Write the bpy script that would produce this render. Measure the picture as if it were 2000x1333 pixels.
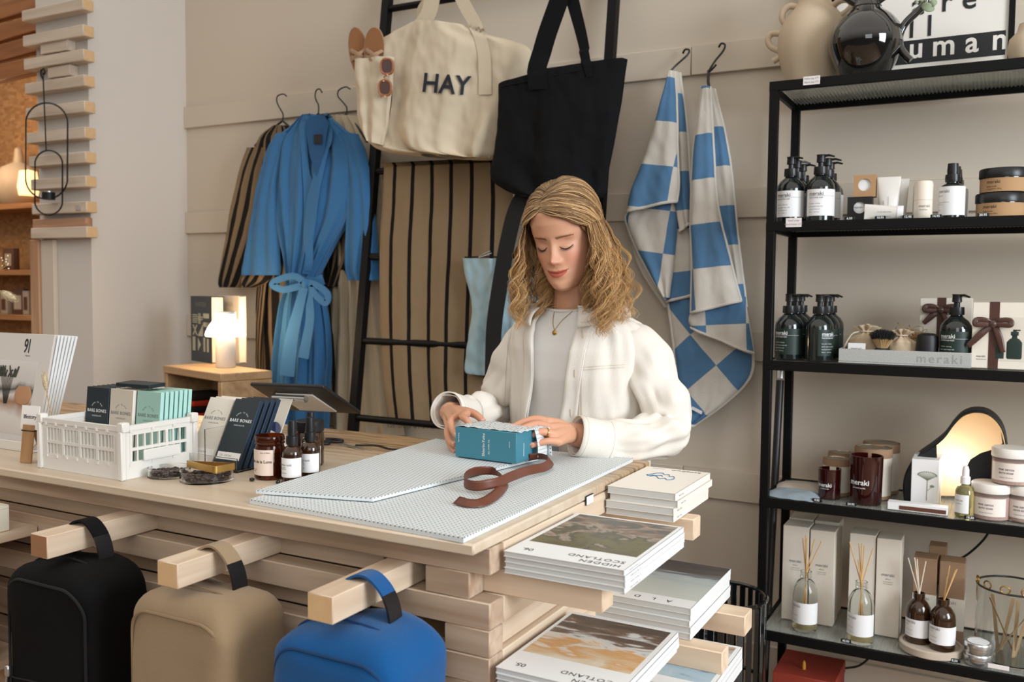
import bpy, bmesh, math, random
import numpy as np
from mathutils import Vector, Matrix, Euler, noise
from mathutils.bvhtree import BVHTree
for o in list(bpy.data.objects): bpy.data.objects.remove(o)
S = bpy.context.scene; COL = S.collection
random.seed(5); PI = math.pi

# ------------------------------------------------ camera
F = 1786.6; PIT, YAW, ROL = map(math.radians, (3.304, 28.245, -0.506)); CZ = 1.37
def _axes():
    fw = np.array([-math.sin(YAW)*math.cos(PIT), math.cos(YAW)*math.cos(PIT), -math.sin(PIT)])
    r = np.array([math.cos(YAW), math.sin(YAW), 0]); d = np.cross(fw, r)
    r2 = r*math.cos(ROL)+d*math.sin(ROL)
    return np.array([r2, np.cross(fw, r2), fw])
AX = _axes(); CAMP = np.array([0, 0, CZ])
cd = bpy.data.cameras.new('camera'); cam = bpy.data.objects.new('camera', cd); COL.objects.link(cam)
m = Matrix.Identity(4)
for i in range(3):
    m[i][0], m[i][1], m[i][2] = AX[0][i], -AX[1][i], -AX[2][i]
m[2][3] = CZ
cam.matrix_world = m
cd.sensor_width = 36; cd.lens = F/2000*36; cd.clip_start = .05; cd.clip_end = 60
cd.dof.use_dof = True; cd.dof.focus_distance = 1.95; cd.dof.aperture_fstop = 5.0
S.camera = cam
# where a ray through a point of the photograph meets a real plane of the room
def ray(x, y): return AX.T @ np.array([(x-1000)/F, (y-666.5)/F, 1.0])
def onZ(x, y, z): d = ray(x, y); return Vector(CAMP+d*(z-CZ)/d[2])
def onY(x, y, Y): d = ray(x, y); return Vector(CAMP+d*Y/d[1])
def onX(x, y, X): d = ray(x, y); return Vector(CAMP+d*X/d[0])

# ------------------------------------------------ light and exposure
S.view_settings.view_transform = 'Standard'; S.view_settings.look = 'None'
S.view_settings.gamma = 1; S.view_settings.exposure = 0.14
w = bpy.data.worlds.new('world'); S.world = w; w.use_nodes = True
bg = w.node_tree.nodes['Background']; bg.inputs[1].default_value = 1.0
# soft light of the room: bright pale ceiling above, dimmer walls and floor around
_n = w.node_tree.nodes; _l = w.node_tree.links; _t = _n.new('ShaderNodeTexCoord'); _s = _n.new('ShaderNodeSeparateXYZ'); _r = _n.new('ShaderNodeValToRGB'); _m = _n.new('ShaderNodeMath')
_m.operation = 'MULTIPLY_ADD'; _m.inputs[1].default_value = .5; _m.inputs[2].default_value = .5
_l.new(_t.outputs['Generated'], _s.inputs[0]); _l.new(_s.outputs['Z'], _m.inputs[0]); _l.new(_m.outputs[0], _r.inputs[0]); _l.new(_r.outputs[0], bg.inputs[0])
_r.color_ramp.elements[0].position = .47; _r.color_ramp.elements[0].color = (.075, .062, .05, 1); _r.color_ramp.elements[1].position = .72; _r.color_ramp.elements[1].color = (1.0, .93, .85, 1)
def area(name, loc, target, sx, sy, power, col):
    l = bpy.data.lights.new(name, 'AREA'); l.shape = 'RECTANGLE'; l.size = sx; l.size_y = sy; l.energy = power; l.color = col
    o = bpy.data.objects.new(name, l); COL.objects.link(o); o.location = loc
    o.rotation_euler = (Vector(target)-Vector(loc)).to_track_quat('-Z', 'Y').to_euler(); return o
def point(name, loc, power, col, r=.03):
    l = bpy.data.lights.new(name, 'POINT'); l.energy = power; l.color = col; l.shadow_soft_size = r
    o = bpy.data.objects.new(name, l); COL.objects.link(o); o.location = loc; return o
area('window_daylight', (3.0, .75, 2.0), (-1.0, 2.0, 1.0), 1.5, 1.9, 150, (.86, .93, 1.0))
area('window_daylight_front', (.9, -1.6, 2.2), (-1.2, 2.4, 1.2), 1.6, 1.3, 18, (.90, .95, 1.0))  # added fill light from behind the camera, softly brightens the front faces
point('back_room_lamp', (-5.0, 2.9, 2.2), 11, (1.0, .68, .42), .15)

# ------------------------------------------------ materials
def lin(c):
    return tuple(((v/255)/12.92 if v/255 <= .04045 else ((v/255+.055)/1.055)**2.4) for v in c)+(1,)
MATS = {}
def mat(name, rgb, rough=.6, metal=0, bump=0, bscale=200, var=0, vscale=8, sheen=0, trans=0, ior=1.45, coat=0, emit=None, estr=0, alpha=1, sub=0):
    if name in MATS: return MATS[name]
    m = bpy.data.materials.new(name); m.use_nodes = True; nt = m.node_tree; N = nt.nodes; L = nt.links
    b = N['Principled BSDF']; b.inputs['Base Color'].default_value = lin(rgb)
    b.inputs['Roughness'].default_value = rough; b.inputs['Metallic'].default_value = metal
    b.inputs['IOR'].default_value = ior; b.inputs['Transmission Weight'].default_value = trans
    b.inputs['Sheen Weight'].default_value = sheen; b.inputs['Coat Weight'].default_value = coat
    b.inputs['Alpha'].default_value = alpha
    if sub: b.inputs['Subsurface Weight'].default_value = sub; b.inputs['Subsurface Radius'].default_value = (.012, .004, .002); b.inputs['Subsurface Scale'].default_value = 1
    if emit: b.inputs['Emission Color'].default_value = lin(emit); b.inputs['Emission Strength'].default_value = estr
    tc = N.new('ShaderNodeTexCoord')
    if bump >= .3: b.inputs['Specular IOR Level'].default_value = .2
    if bump:
        n = N.new('ShaderNodeTexNoise'); n.inputs['Scale'].default_value = bscale; n.inputs['Detail'].default_value = 3
        L.new(tc.outputs['Object'], n.inputs['Vector']); bp = N.new('ShaderNodeBump'); bp.inputs['Strength'].default_value = bump; bp.inputs['Distance'].default_value = .002
        L.new(n.outputs[0], bp.inputs['Height']); L.new(bp.outputs[0], b.inputs['Normal'])
    if var:
        n = N.new('ShaderNodeTexNoise'); n.inputs['Scale'].default_value = vscale; n.inputs['Detail'].default_value = 4
        L.new(tc.outputs['Object'], n.inputs['Vector']); mx = N.new('ShaderNodeMixRGB')
        c = lin(rgb); mx.inputs[1].default_value = tuple(v*(1-var) for v in c[:3])+(1,); mx.inputs[2].default_value = tuple(min(1, v*(1+var)) for v in c[:3])+(1,)
        L.new(n.outputs[0], mx.inputs[0]); L.new(mx.outputs[0], b.inputs['Base Color'])
    MATS[name] = m; return m
def wood(name, rgb, rgb2, axis=0, rough=.55, scale=1, knots=0):
    if name in MATS: return MATS[name]
    m = mat(name, rgb, rough); nt = m.node_tree; N = nt.nodes; L = nt.links; b = N['Principled BSDF']
    tc = N.new('ShaderNodeTexCoord'); mp = N.new('ShaderNodeMapping')
    sc = [26*scale]*3; sc[axis] = 1.6*scale; mp.inputs['Scale'].default_value = sc
    oi = N.new('ShaderNodeObjectInfo'); ad = N.new('ShaderNodeVectorMath'); ad.operation = 'ADD'
    L.new(tc.outputs['Object'], mp.inputs['Vector']); L.new(mp.outputs[0], ad.inputs[0]); 
    ml = N.new('ShaderNodeMath'); ml.operation = 'MULTIPLY'; ml.inputs[1].default_value = 40; L.new(oi.outputs['Random'], ml.inputs[0]); L.new(ml.outputs[0], ad.inputs[1])
    n = N.new('ShaderNodeTexNoise'); n.inputs['Scale'].default_value = 1.0; n.inputs['Detail'].default_value = 6; n.inputs['Distortion'].default_value = .6
    L.new(ad.outputs[0], n.inputs['Vector']); cr = N.new('ShaderNodeValToRGB')
    cr.color_ramp.elements[0].position = .32; cr.color_ramp.elements[0].color = lin(rgb2); cr.color_ramp.elements[1].position = .62; cr.color_ramp.elements[1].color = lin(rgb)
    L.new(n.outputs[0], cr.inputs[0]); L.new(cr.outputs[0], b.inputs['Base Color'])
    bp = N.new('ShaderNodeBump'); bp.inputs['Strength'].default_value = .12; bp.inputs['Distance'].default_value = .001
    L.new(n.outputs[0], bp.inputs['Height']); L.new(bp.outputs[0], b.inputs['Normal'])
    return m
def node_color(m, build):          # build(nt, nodes, links) returns the socket for Base Color
    nt = m.node_tree; s = build(nt, nt.nodes, nt.links); nt.links.new(s, nt.nodes['Principled BSDF'].inputs['Base Color']); return m
def mth(nt, op, a, b=None, c=None):
    n = nt.nodes.new('ShaderNodeMath'); n.operation = op
    for i, v in enumerate((a, b, c)):
        if v is None: continue
        if isinstance(v, (int, float)): n.inputs[i].default_value = v
        else: nt.links.new(v, n.inputs[i])
    return n.outputs[0]
def mixc(nt, f, c1, c2):
    n = nt.nodes.new('ShaderNodeMixRGB'); nt.links.new(f, n.inputs[0])
    for i, c in ((1, c1), (2, c2)):
        if isinstance(c, tuple): n.inputs[i].default_value = c
        else: nt.links.new(c, n.inputs[i])
    return n.outputs[0]

# ------------------------------------------------ mesh builder
class MB:
    def __init__(s): s.v = []; s.f = []; s.m = []; s.uv = {}; s.sm = []
    def add(s, vs, fs, mi=0, smooth=True, M=None, uv=None):
        o = len(s.v)
        for i, p in enumerate(vs):
            p = Vector(p)
            if M is not None: p = M @ p
            s.v.append(p)
            if uv: s.uv[o+i] = uv[i]
        for f in fs: s.f.append([o+i for i in f]); s.m.append(mi); s.sm.append(smooth)
        return s
    def box(s, x0, x1, y0, y1, z0, z1, mi=0, M=None):
        vs = [(x, y, z) for x in (x0, x1) for y in (y0, y1) for z in (z0, z1)]
        return s.add(vs, [(0, 1, 3, 2), (4, 6, 7, 5), (0, 4, 5, 1), (2, 3, 7, 6), (0, 2, 6, 4), (1, 5, 7, 3)], mi, False, M)
    def rbox(s, x0, x1, y0, y1, z0, z1, r=.002, seg=2, mi=0, M=None, smooth=True):
        bm = bmesh.new(); bmesh.ops.create_cube(bm, size=1)
        for v in bm.verts: v.co = Vector(((x0+x1)/2+v.co.x*(x1-x0), (y0+y1)/2+v.co.y*(y1-y0), (z0+z1)/2+v.co.z*(z1-z0)))
        bmesh.ops.bevel(bm, geom=bm.edges[:], offset=r, segments=seg, profile=.5, affect='EDGES')
        bm.verts.index_update(); s.add([v.co.copy() for v in bm.verts], [[v.index for v in f.verts] for f in bm.faces], mi, smooth, M); bm.free(); return s
    def lathe(s, prof, n=24, c=(0, 0, 0), mi=0, M=None, a0=0, a1=2*PI, ecc=1, smooth=True):
        full = abs(a1-a0-2*PI) < 1e-6; k = n if full else n+1; vs = []; fs = []
        for r, z in prof:
            for j in range(k):
                a = a0+(a1-a0)*j/n; vs.append((c[0]+r*math.cos(a), c[1]+r*math.sin(a)*ecc, c[2]+z))
        for i in range(len(prof)-1):
            for j in range(n):
                j2 = (j+1) % k; fs.append((i*k+j, i*k+j2, (i+1)*k+j2, (i+1)*k+j))
        if full:
            if prof[0][0] > 1e-6: fs.append(tuple(range(k))[::-1])
            if prof[-1][0] > 1e-6: fs.append(tuple((len(prof)-1)*k+j for j in range(k)))
        return s.add(vs, fs, mi, smooth, M)
    def tube(s, pts, r, n=8, closed=False, mi=0, M=None, flat=1, up=None, caps=True):
        pts = [Vector(p) for p in pts]; m = len(pts); rs = r if isinstance(r, (list, tuple)) else [r]*m
        T = []
        for i in range(m):
            a = pts[(i-1) % m] if (closed or i > 0) else pts[i]; b = pts[(i+1) % m] if (closed or i < m-1) else pts[i]
            t = (b-a); T.append(t.normalized() if t.length > 1e-9 else Vector((0, 0, 1)))
        if up is None:
            up = Vector((0, 0, 1)) if abs(T[0].z) < .9 else Vector((1, 0, 0))
        else: up = Vector(up)
        fixed = flat != 1; nrm = (up-T[0]*up.dot(T[0])).normalized(); vs = []; fs = []
        for i in range(m):
            base = up if fixed else nrm
            q = base-T[i]*base.dot(T[i])
            nrm = q.normalized() if q.length > 1e-6 else nrm
            bn = T[i].cross(nrm)
            for j in range(n):
                a = 2*PI*(j+.5)/n; vs.append(pts[i]+nrm*(math.cos(a)*rs[i]*flat)+bn*(math.sin(a)*rs[i]))
        mm = m if closed else m-1
        for i in range(mm):
            i2 = (i+1) % m
            for j in range(n):
                j2 = (j+1) % n; fs.append((i*n+j, i*n+j2, i2*n+j2, i2*n+j))
        if caps and not closed: fs.append(tuple(range(n))[::-1]); fs.append(tuple((m-1)*n+j for j in range(n)))
        return s.add(vs, fs, mi, True, M)
    def grid(s, fn, nu, nv, closeu=False, mi=0, M=None, uv=None):
        vs = []; uvs = []; k = nu if closeu else nu+1
        for j in range(nv+1):
            for i in range(k):
                vs.append(fn(i/nu, j/nv)); uvs.append(uv(i/nu, j/nv) if uv else None)
        fs = [(j*k+i, j*k+(i+1) % k, (j+1)*k+(i+1) % k, (j+1)*k+i) for j in range(nv) for i in range(nu)]
        return s.add(vs, fs, mi, True, M, uvs if uv else None)
    def prism(s, poly, h0, h1, fr=None, mi=0, smooth=False):   # poly in (a,b); fr(a,b,h) -> point
        fr = fr or (lambda a, b, h: (a, b, h)); n = len(poly)
        vs = [fr(a, b, h0) for a, b in poly]+[fr(a, b, h1) for a, b in poly]
        fs = [tuple(range(n))[::-1], tuple(range(n, 2*n))]+[(i, (i+1) % n, n+(i+1) % n, n+i) for i in range(n)]
        return s.add(vs, fs, mi, smooth)
    def ell(s, c, r, n=14, k=9, M=None, mi=0):
        vs = []; fs = []
        for i in range(k+1):
            t = PI*i/k
            for j in range(n):
                a = 2*PI*j/n; vs.append((c[0]+r[0]*math.sin(t)*math.cos(a), c[1]+r[1]*math.sin(t)*math.sin(a), c[2]+r[2]*math.cos(t)))
        for i in range(k):
            for j in range(n): fs.append((i*n+j, (i+1)*n+j, (i+1)*n+(j+1) % n, i*n+(j+1) % n))
        return s.add(vs, fs, mi, True, M)
    def mapped(s, geo, fn, mi=0):
        vs, fs = geo; return s.add([fn(x, y) for x, y in vs], fs, mi, False)
    def mesh(s, name, mats):
        me = bpy.data.meshes.new(name); me.from_pydata(s.v, [], s.f)
        for m in mats: me.materials.append(m)
        me.polygons.foreach_set('material_index', s.m); me.polygons.foreach_set('use_smooth', s.sm)
        if s.uv:
            u = me.uv_layers.new(name='UVMap')
            for l in me.loops:
                if l.vertex_index in s.uv: u.data[l.index].uv = s.uv[l.vertex_index]
        me.update()
        return me
def obj(name, mb, mats, parent=None, loc=None, rot=None, sharp=40, fix=True):
    if not isinstance(mats, (list, tuple)): mats = [mats]
    me = mb.mesh(name, mats) if isinstance(mb, MB) else mb
    if fix and isinstance(mb, MB):
        bm = bmesh.new(); bm.from_mesh(me); bmesh.ops.remove_doubles(bm, verts=bm.verts, dist=1e-6)
        bmesh.ops.recalc_face_normals(bm, faces=bm.faces[:]); bm.to_mesh(me); bm.free()
    if sharp: me.set_sharp_from_angle(angle=math.radians(sharp))
    o = bpy.data.objects.new(name, me); COL.objects.link(o)
    if parent: o.parent = parent
    if loc is not None: o.location = loc
    if rot is not None: o.rotation_euler = rot
    return o
def tag(o, label=None, cat=None, group=None, kind=None):
    for k, v in (('label', label), ('category', cat), ('group', group), ('kind', kind)):
        if v: o[k] = v
    return o
def thing(name, label, cat, loc=(0, 0, 0), rz=0, group=None, rot=None):
    o = bpy.data.objects.new(name, None); COL.objects.link(o); o.location = loc; o.rotation_euler = rot or (0, 0, rz); o.empty_display_size = .05
    return tag(o, label, cat, group)
def dup(root, loc=None, rz=None, label=None, group=None, rot=None):
    kids = {}
    for x in bpy.data.objects:
        if x.parent: kids.setdefault(x.parent, []).append(x)
    def cp(o, par):
        c = o.copy(); COL.objects.link(c); c.parent = par
        for k in kids.get(o, []): cp(k, c)
        return c
    r = cp(root, root.parent)
    if loc is not None: r.location = loc
    if rz is not None: r.rotation_euler = (0, 0, rz)
    if rot is not None: r.rotation_euler = rot
    if label: r['label'] = label
    if group: r['group'] = group
    return r
def struct(name, mb, m, **k): return tag(obj(name, mb, m, **k), kind='structure')
_tc = {}
def tgeo(s, size=.01, align='LEFT', sp=1.0, res=3, bold=0, sx=1.0, shear=0):
    key = (s, size, align, sp, res, bold, sx, shear)
    if key in _tc: return _tc[key]
    c = bpy.data.curves.new('txt', 'FONT'); c.body = s; c.size = size; c.align_x = align; c.space_character = sp; c.resolution_u = res; c.offset = bold*size; c.shear = shear
    o = bpy.data.objects.new('txt', c); COL.objects.link(o); bpy.context.view_layer.update()
    me = bpy.data.meshes.new_from_object(o.evaluated_get(bpy.context.evaluated_depsgraph_get()))
    g = ([(v.co.x*sx, v.co.y) for v in me.vertices], [tuple(p.vertices) for p in me.polygons])
    bpy.data.objects.remove(o); bpy.data.curves.remove(c); bpy.data.meshes.remove(me); _tc[key] = g; return g
def spline(pts, n):                    # Catmull-Rom through tuples
    P = [np.array(p, float) for p in pts]; P = [2*P[0]-P[1]]+P+[2*P[-1]-P[-2]]; out = []
    m = len(P)-3
    for k in range(n+1):
        t = k/n*m; i = min(int(t), m-1); u = t-i; a, b, c, d = P[i:i+4]
        out.append(.5*((2*b)+(c-a)*u+(2*a-5*b+4*c-d)*u*u+(3*b-a-3*c+d)*u**3))
    return out
def ss(a, b, x): t = min(1, max(0, (x-a)/(b-a))); return t*t*(3-2*t)
def nz(x, y=0, z=0): return noise.noise(Vector((x, y, z)))
# hanging cloth between two outlines, traced where it hangs (plane Y) and given its own bulge, folds and back side
def drape(mb, rows, Y, thick=.03, folds=(), nu=48, nv=48, seed=0, wr=.004, mi=0, yrow=None, back=.3, uvm=True, edge=.35):
    rows = [(r[1], r[0], r[2], r[0]) if len(r) == 3 else r for r in rows]      # (xl, yl, xr, yr)
    P = spline(rows, nv)
    pts = []
    for k, (xl, yl, xr, yr) in enumerate(P):
        yy = Y if yrow is None else yrow(k/nv)
        pts.append((onY(xl, yl, yy), onY(xr, yr, yy)))
    def f(u, v, side):
        a, b = pts[int(round(v*nv))]; p = a.lerp(b, u); wd = (b-a).length
        e = max(0, 1-(2*u-1)**2)**edge
        d = thick*e
        if side > 0:
            for fr, am, ph, v0, v1 in folds:
                k = v0+(v1-v0)*v; d += am*k*math.sin(fr*u*2*PI+ph+1.3*nz(v*2+seed, fr))*min(1, e*1.4)
            d += wr*nz(p.x*14+seed, p.z*9, seed)+wr*.5*nz(p.x*40, p.z*25, seed)
            return (p.x, p.y-d, p.z)
        return (p.x, p.y+thick*back*e, p.z)
    uvf = (lambda u, v: (u, v))
    mb.grid(lambda u, v: f(u, v, 1), nu, nv, mi=mi, uv=uvf)
    mb.grid(lambda u, v: f(1-u, v, -1), nu, nv, mi=mi, uv=lambda u, v: (1-u, v))
    return mb
def bvh_of(mb): return BVHTree.FromPolygons([tuple(v) for v in mb.v], mb.f)
def onto(bvh, px, py, lift=.001, far=3.4):   # first hit of the line of sight on a surface
    d = Vector(ray(px, py)); d.normalize(); h = bvh.ray_cast(Vector(CAMP), d)
    if h[0] is None: return None
    return h[0]-d*lift
# ================================================ SETTING
WY = 3.12                                  # back wall plane
white_wall = mat('wall_paint', (200, 188, 171), .85, bump=.15, bscale=60)
side_paint = mat('side_wall_paint', (205, 198, 190), .85, bump=.1, bscale=60)
XL = -3.432; PY = 2.596                    # inner corner of the wall and front edge of the pier
b = MB().box(XL, 3.2, WY, WY+.1, 0, 4.0)
struct('wall_back', b, white_wall)
b = MB().box(XL-.34, XL, PY, WY+.1, 0, 4.0)
struct('wall_pier', b, side_paint)
b = MB().box(-7, 3.5, -2.5, 5, -.06, 0)
struct('floor', b, wood('floor_boards', (150, 120, 92), (112, 86, 62), 0, .45, .3))
k = 0
for z0, z1 in ((2.108, 2.208), (1.615, 1.715), (1.13, 1.23), (.645, .748), (0.0, .16)):
    k += 1
    for i, (a, c) in enumerate(((XL, -.98), (-.977, 1.2), (1.203, 3.2))):
        struct('trim_%d' % k if i == 0 else 'trim_%d%d' % (k, i), MB().rbox(a, c, WY-.016, WY, z0, z1, .002, 1), white_wall)
# the back room beyond the pier: chipboard wall with shelves
osb = mat('chipboard', (176, 122, 72), .8, bump=.3, bscale=40)
def _osb(nt, N, L):
    tc = N.new('ShaderNodeTexCoord'); v = N.new('ShaderNodeTexVoronoi'); v.inputs['Scale'].default_value = 28
    mp = N.new('ShaderNodeMapping'); mp.inputs['Scale'].default_value = (1, 1, 2.2); L.new(tc.outputs['Object'], mp.inputs[0]); L.new(mp.outputs[0], v.inputs['Vector'])
    return mixc(nt, v.outputs['Color'], lin((180, 140, 98)), lin((142, 102, 66)))
node_color(osb, _osb)
struct('wall_back_room', MB().box(-7, XL-.34, 3.5, 3.6, 0, 4.0), osb)
struct('wall_left', MB().box(-7.1, -7, 1, 3.6, 0, 4.0), osb)
dark_wood = wood('shelf_pine', (176, 128, 84), (140, 96, 58), 0)
tag(obj('wall_shelf', MB().rbox(-6.2, -4.5, 3.3, 3.5, 1.80, 1.83, .002, 1), dark_wood), 'upper pine shelf on the chipboard wall carrying the pale lamp', 'shelf')
tag(obj('wall_shelf', MB().rbox(-6.2, -4.42, 3.3, 3.5, 1.42, 1.45, .002, 1), dark_wood), 'middle pine shelf on the chipboard wall in the back room', 'shelf')
tag(obj('wall_shelf', MB().rbox(-6.2, -4.42, 3.3, 3.5, 1.16, 1.19, .002, 1), dark_wood), 'lowest pine shelf on the chipboard wall, dark packets on it', 'shelf')
# small goods on those shelves
packet = mat('dark_packet', (92, 62, 44), .6); pale_packet = mat('pale_packet', (176, 160, 140), .7)
for i, (px, py, z, wd, ht, mm, lab, rz) in enumerate((
        (22, 500, 1.45, .10, .13, packet, 'dark framed packet standing on the middle back-room shelf', 0),
        (40, 600, 1.19, .09, .15, packet, 'dark brown packet leaning on the lowest back-room shelf', .2),
        (14, 610, 1.19, .08, .12, pale_packet, 'grey packet left of the brown one on the lowest back-room shelf', -.1),
        (56, 605, 1.19, .05, .14, pale_packet, 'pale blue-white card at the right end of the lowest back-room shelf', .1))):
    p = onY(px, py, 3.38)
    t = thing('gift_packet', lab, 'packet', (p.x, 3.38, z), rz)
    obj('packet_body', MB().rbox(-wd/2, wd/2, -.02, .02, 0, ht, .004), mm, t)
    obj('front_label', MB().rbox(-wd*.3, wd*.3, -.0215, -.0205, ht*.2, ht*.75, .0004, 1), pale_packet if mm is packet else packet, t)
p = onY(36, 300, 3.4)
t = thing('shelf_lamp', 'pale rounded lamp glowing warm on the upper back-room shelf', 'lamp', (p.x, 3.4, 1.83))
obj('lamp_body', MB().lathe([(.09, 0), (.12, .03), (.14, .10), (.13, .17), (.09, .22), (.03, .25), (.02, .33), (.0, .34)], 28), mat('lamp_ceramic', (188, 168, 142), .5), t)
obj('lamp_shade', MB().lathe([(.05, 0), (.06, .05), (.045, .14), (.0, .15)], 20, c=(.13, -.03, .05)), mat('warm_shade', (255, 226, 180), .6, emit=(255, 205, 140), estr=1.6), t)
# timber post and plank beside the pier, slats on the pier
pine = wood('pine', (202, 172, 142), (174, 142, 112), 0)
pine_z = wood('pine_upright', (190, 150, 116), (160, 120, 88), 2)
q = onY(62, 500, PY-.02); q2 = onY(79, 500, PY-.02)
tag(obj('timber_post', MB().rbox(q.x, q2.x, PY-.03, PY+.05, 0, onY(70, 470, PY).z, .002, 1), pine_z), 'brown upright timber post at the left edge of the white pier', 'post')
q3 = onY(100, 500, PY-.03)
tag(obj('white_board', MB().rbox(q2.x+.001, q3.x, PY-.02, PY, 0, onY(70, 470, PY).z, .002, 1), white_wall), 'narrow white painted board between brown post and grey pier', 'board')
pine_end = wood('slat_pine', (206, 190, 172), (184, 166, 146), 0)
end_grain = mat('end_grain', (206, 172, 128), .7, var=.12, vscale=60); end_dark = mat('end_grain_dark', (150, 108, 76), .7, var=.12, vscale=60)
def ends(o, ax, sg, m):
    o.data.materials.append(m)
    for p in o.data.polygons:
        if p.normal[ax]*sg > .9: p.material_index = len(o.data.materials)-1
    return o
ordn = ['first', 'second', 'third', 'fourth', 'fifth', 'sixth', 'seventh', 'eighth', 'ninth', 'tenth', 'eleventh']
ys = [(3, 62, 22), (44, 118, 76), (46, 168, 126), (48, 220, 172), (52, 264, 225), (54, 312, 272), (58, 358, 322), (58, 407, 373), (60, 457, 422)][0:0]
clad = thing('slat_cladding', 'stack of pale timber slats fixed across the white pier', 'wall cladding', (XL-.1, PY, 0))
sl = [(42, 22, 2), (44, 74, 50), (46, 122, 100), (48, 172, 151), (50, 223, 203), (52, 274, 253), (56, 322, 301), (60, 369, 350), (62, 419, 399), (60, 468, 449)]
SY = PY-.055
for i, (px, yb, yt) in enumerate(sl):
    a = onY(px, yb+8, SY); e = onY(158, yb-4, SY); zt = onY(158, yt-2, SY).z-.0
    z0 = e.z; hgt = .046
    r = MB().rbox(a.x, XL+.045, SY, PY-.001, z0, z0+hgt, .003, 1)
    r.v = [v-clad.location for v in r.v]; ends(obj('timber_slat', r, pine_end, clad), 0, 1, end_grain)
for i, (pa, pb_, y) in enumerate(((78, 130, 96), (92, 135, 143))):
    a = onY(pa, y, SY+.01); c = onY(pb_, y, SY+.01)
    r = MB().rbox(a.x, c.x, SY+.012, PY-.001, a.z-.022, a.z+.024, .002, 1); r.v = [v-clad.location for v in r.v]; obj('spacer_block', r, pine_end, clad)
a = onY(60, 438, SY+.012); c = onY(164, 438, SY+.012)
r = MB().rbox(a.x, c.x, SY+.02, PY-.001, a.z-.022, a.z+.02, .002, 1); r.v = [v-clad.location for v in r.v]; obj('spacer_block', r, wood('stained_pine', (178, 138, 108), (150, 104, 74), 0), clad)
# longer boards at the upper left in the back room
for i, ((xa, ya), (xb, yb), h) in enumerate((((-40, 24), (78, -10), 30), ((-40, 66), (72, 34), 34), ((-40, 106), (70, 75), 34), ((-40, 143), (72, 116), 34))):
    B = onY(xb, yb, 2.72); A = onZ(xa, ya, B.z); d = (B-A); d.z = 0; L_ = d.length; ang = math.atan2(d.y, d.x)
    hh = .075
    o = obj('timber_board', MB().rbox(0, L_, 0, .045, 0, hh, .003, 1), wood('warm_pine', (170, 112, 66), (134, 84, 46), 0), None, (A.x, A.y, B.z-hh/2-.02), (0, 0, ang))
    tag(o, '%s long brown board from the top in the back room opening' % ordn[i], 'timber board', 'long boards in the back room')
# hanging oval tealight holder
hk = onY(84, 140, SY-.03)
t = thing('tealight_hanger', 'black wire hanger of two ovals holding a small cup, on the pier', 'candle holder', hk)
blk = mat('black_metal', (22, 21, 21), .5, metal=.3)
def W(px, py): p = onY(px, py, SY-.03)-hk; return (p.x, 0, p.z)
def oval(cx, cy, rx, ry, n=40):     # a stadium outline
    out = []
    for j in range(n):
        a = 2*PI*j/n; x = rx*math.cos(a); y = rx*math.sin(a)+(ry-rx)*(1 if math.sin(a) > 0 else -1)
        out.append(W(cx+x, cy+y))
    return out
obj('outer_oval', MB().tube(oval(91, 295, 41, 94), .0035, 6, True), blk, t)
obj('inner_oval', MB().tube(oval(95, 357, 27, 63), .0035, 6, True), blk, t)
obj('rod', MB().tube([W(84, 142), W(90, 294)], .003, 6), blk, t)
obj('hook', MB().tube([W(84, 155), W(80, 148), W(80, 138), W(85, 134), W(88, 140), W(86, 146)], .004, 6), blk, t)
c = W(95, 390); obj('cup', MB().lathe([(.0, 0), (.026, 0), (.026, .03), (.024, .03), (.024, .026), (0, .026)], 24, c=c), blk, t)
obj('tealight', MB().lathe([(0, 0), (.02, 0), (.02, .012), (0, .012)], 20, c=(c[0], c[1], c[2]+.022)), mat('tea_foil', (180, 180, 178), .3, metal=.9), t)
p = onY(152, 406, SY-.002)
tag(obj('small_sign', MB().rbox(p.x-.014, p.x+.014, SY-.004, SY-.0005, p.z-.012, p.z+.012, .002, 1), mat('sign_paper', (170, 160, 152), .7)), 'tiny square sign pinned near the right end of the ninth slat', 'sign')

# ================================================ COUNTER
top_w = wood('worktop_oak', (204, 188, 166), (188, 168, 144), 0, .38, .7)
lightw = wood('pale_beam_x', (192, 170, 148), (160, 134, 110), 0, .6)
lightw_y = wood('pale_beam_y', (212, 192, 168), (188, 162, 136), 1, .6)
CX1 = -.697; CX0 = -3.25; FY = 1.18; BY = 1.965; H = .98; BF = 1.232; TH = .0445
ctr = thing('shop_counter', 'long wooden shop counter built of stacked pale beams under a broad worktop', 'counter', (-1.9, 1.6, 0))
def CO(x0, x1, y0, y1, z0, z1, nm, m, bev=.002): 
    return obj(nm, MB().rbox(x0+1.9, x1+1.9, y0-1.6, y1-1.6, z0, z1, bev, 1), m, ctr)
wt = CO(CX0, CX1, FY, BY, H-.018, H, 'worktop', top_w, .003)
LZ = [H-.019-TH*i for i in range(22)]          # beam tops
for i in range(0, 21):
    zt = LZ[i]; zb = zt-TH+.0006
    if i % 2 == 0:
        CO(CX0, CX1, BF, BF+.045, zb, zt, 'front_beam', lightw)
        CO(CX1-.045, CX1, BF+.046, BY-.01, zb, zt, 'side_beam', lightw_y)
    else:
        CO(CX0, CX1-.24 if i == 1 else CX1-.3, BF+.046, BF+.09, zb, zt, 'inner_beam', lightw)
        a = onY(830 if i == 1 else 868, 1130, BF).x
        CO(a, CX1-.038 if i == 1 else CX1, BF, BF+.045, zb, zt, 'beam_block', lightw)
        if i > 1: CO(CX1-.045, CX1-.012, BF+.046, BY-.05, zb, zt, 'side_beam', lightw_y)
        else: CO(CX1-.06, CX1-.018, BF+.1, BY-.02, zb, zt, 'side_beam', lightw_y)
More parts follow.
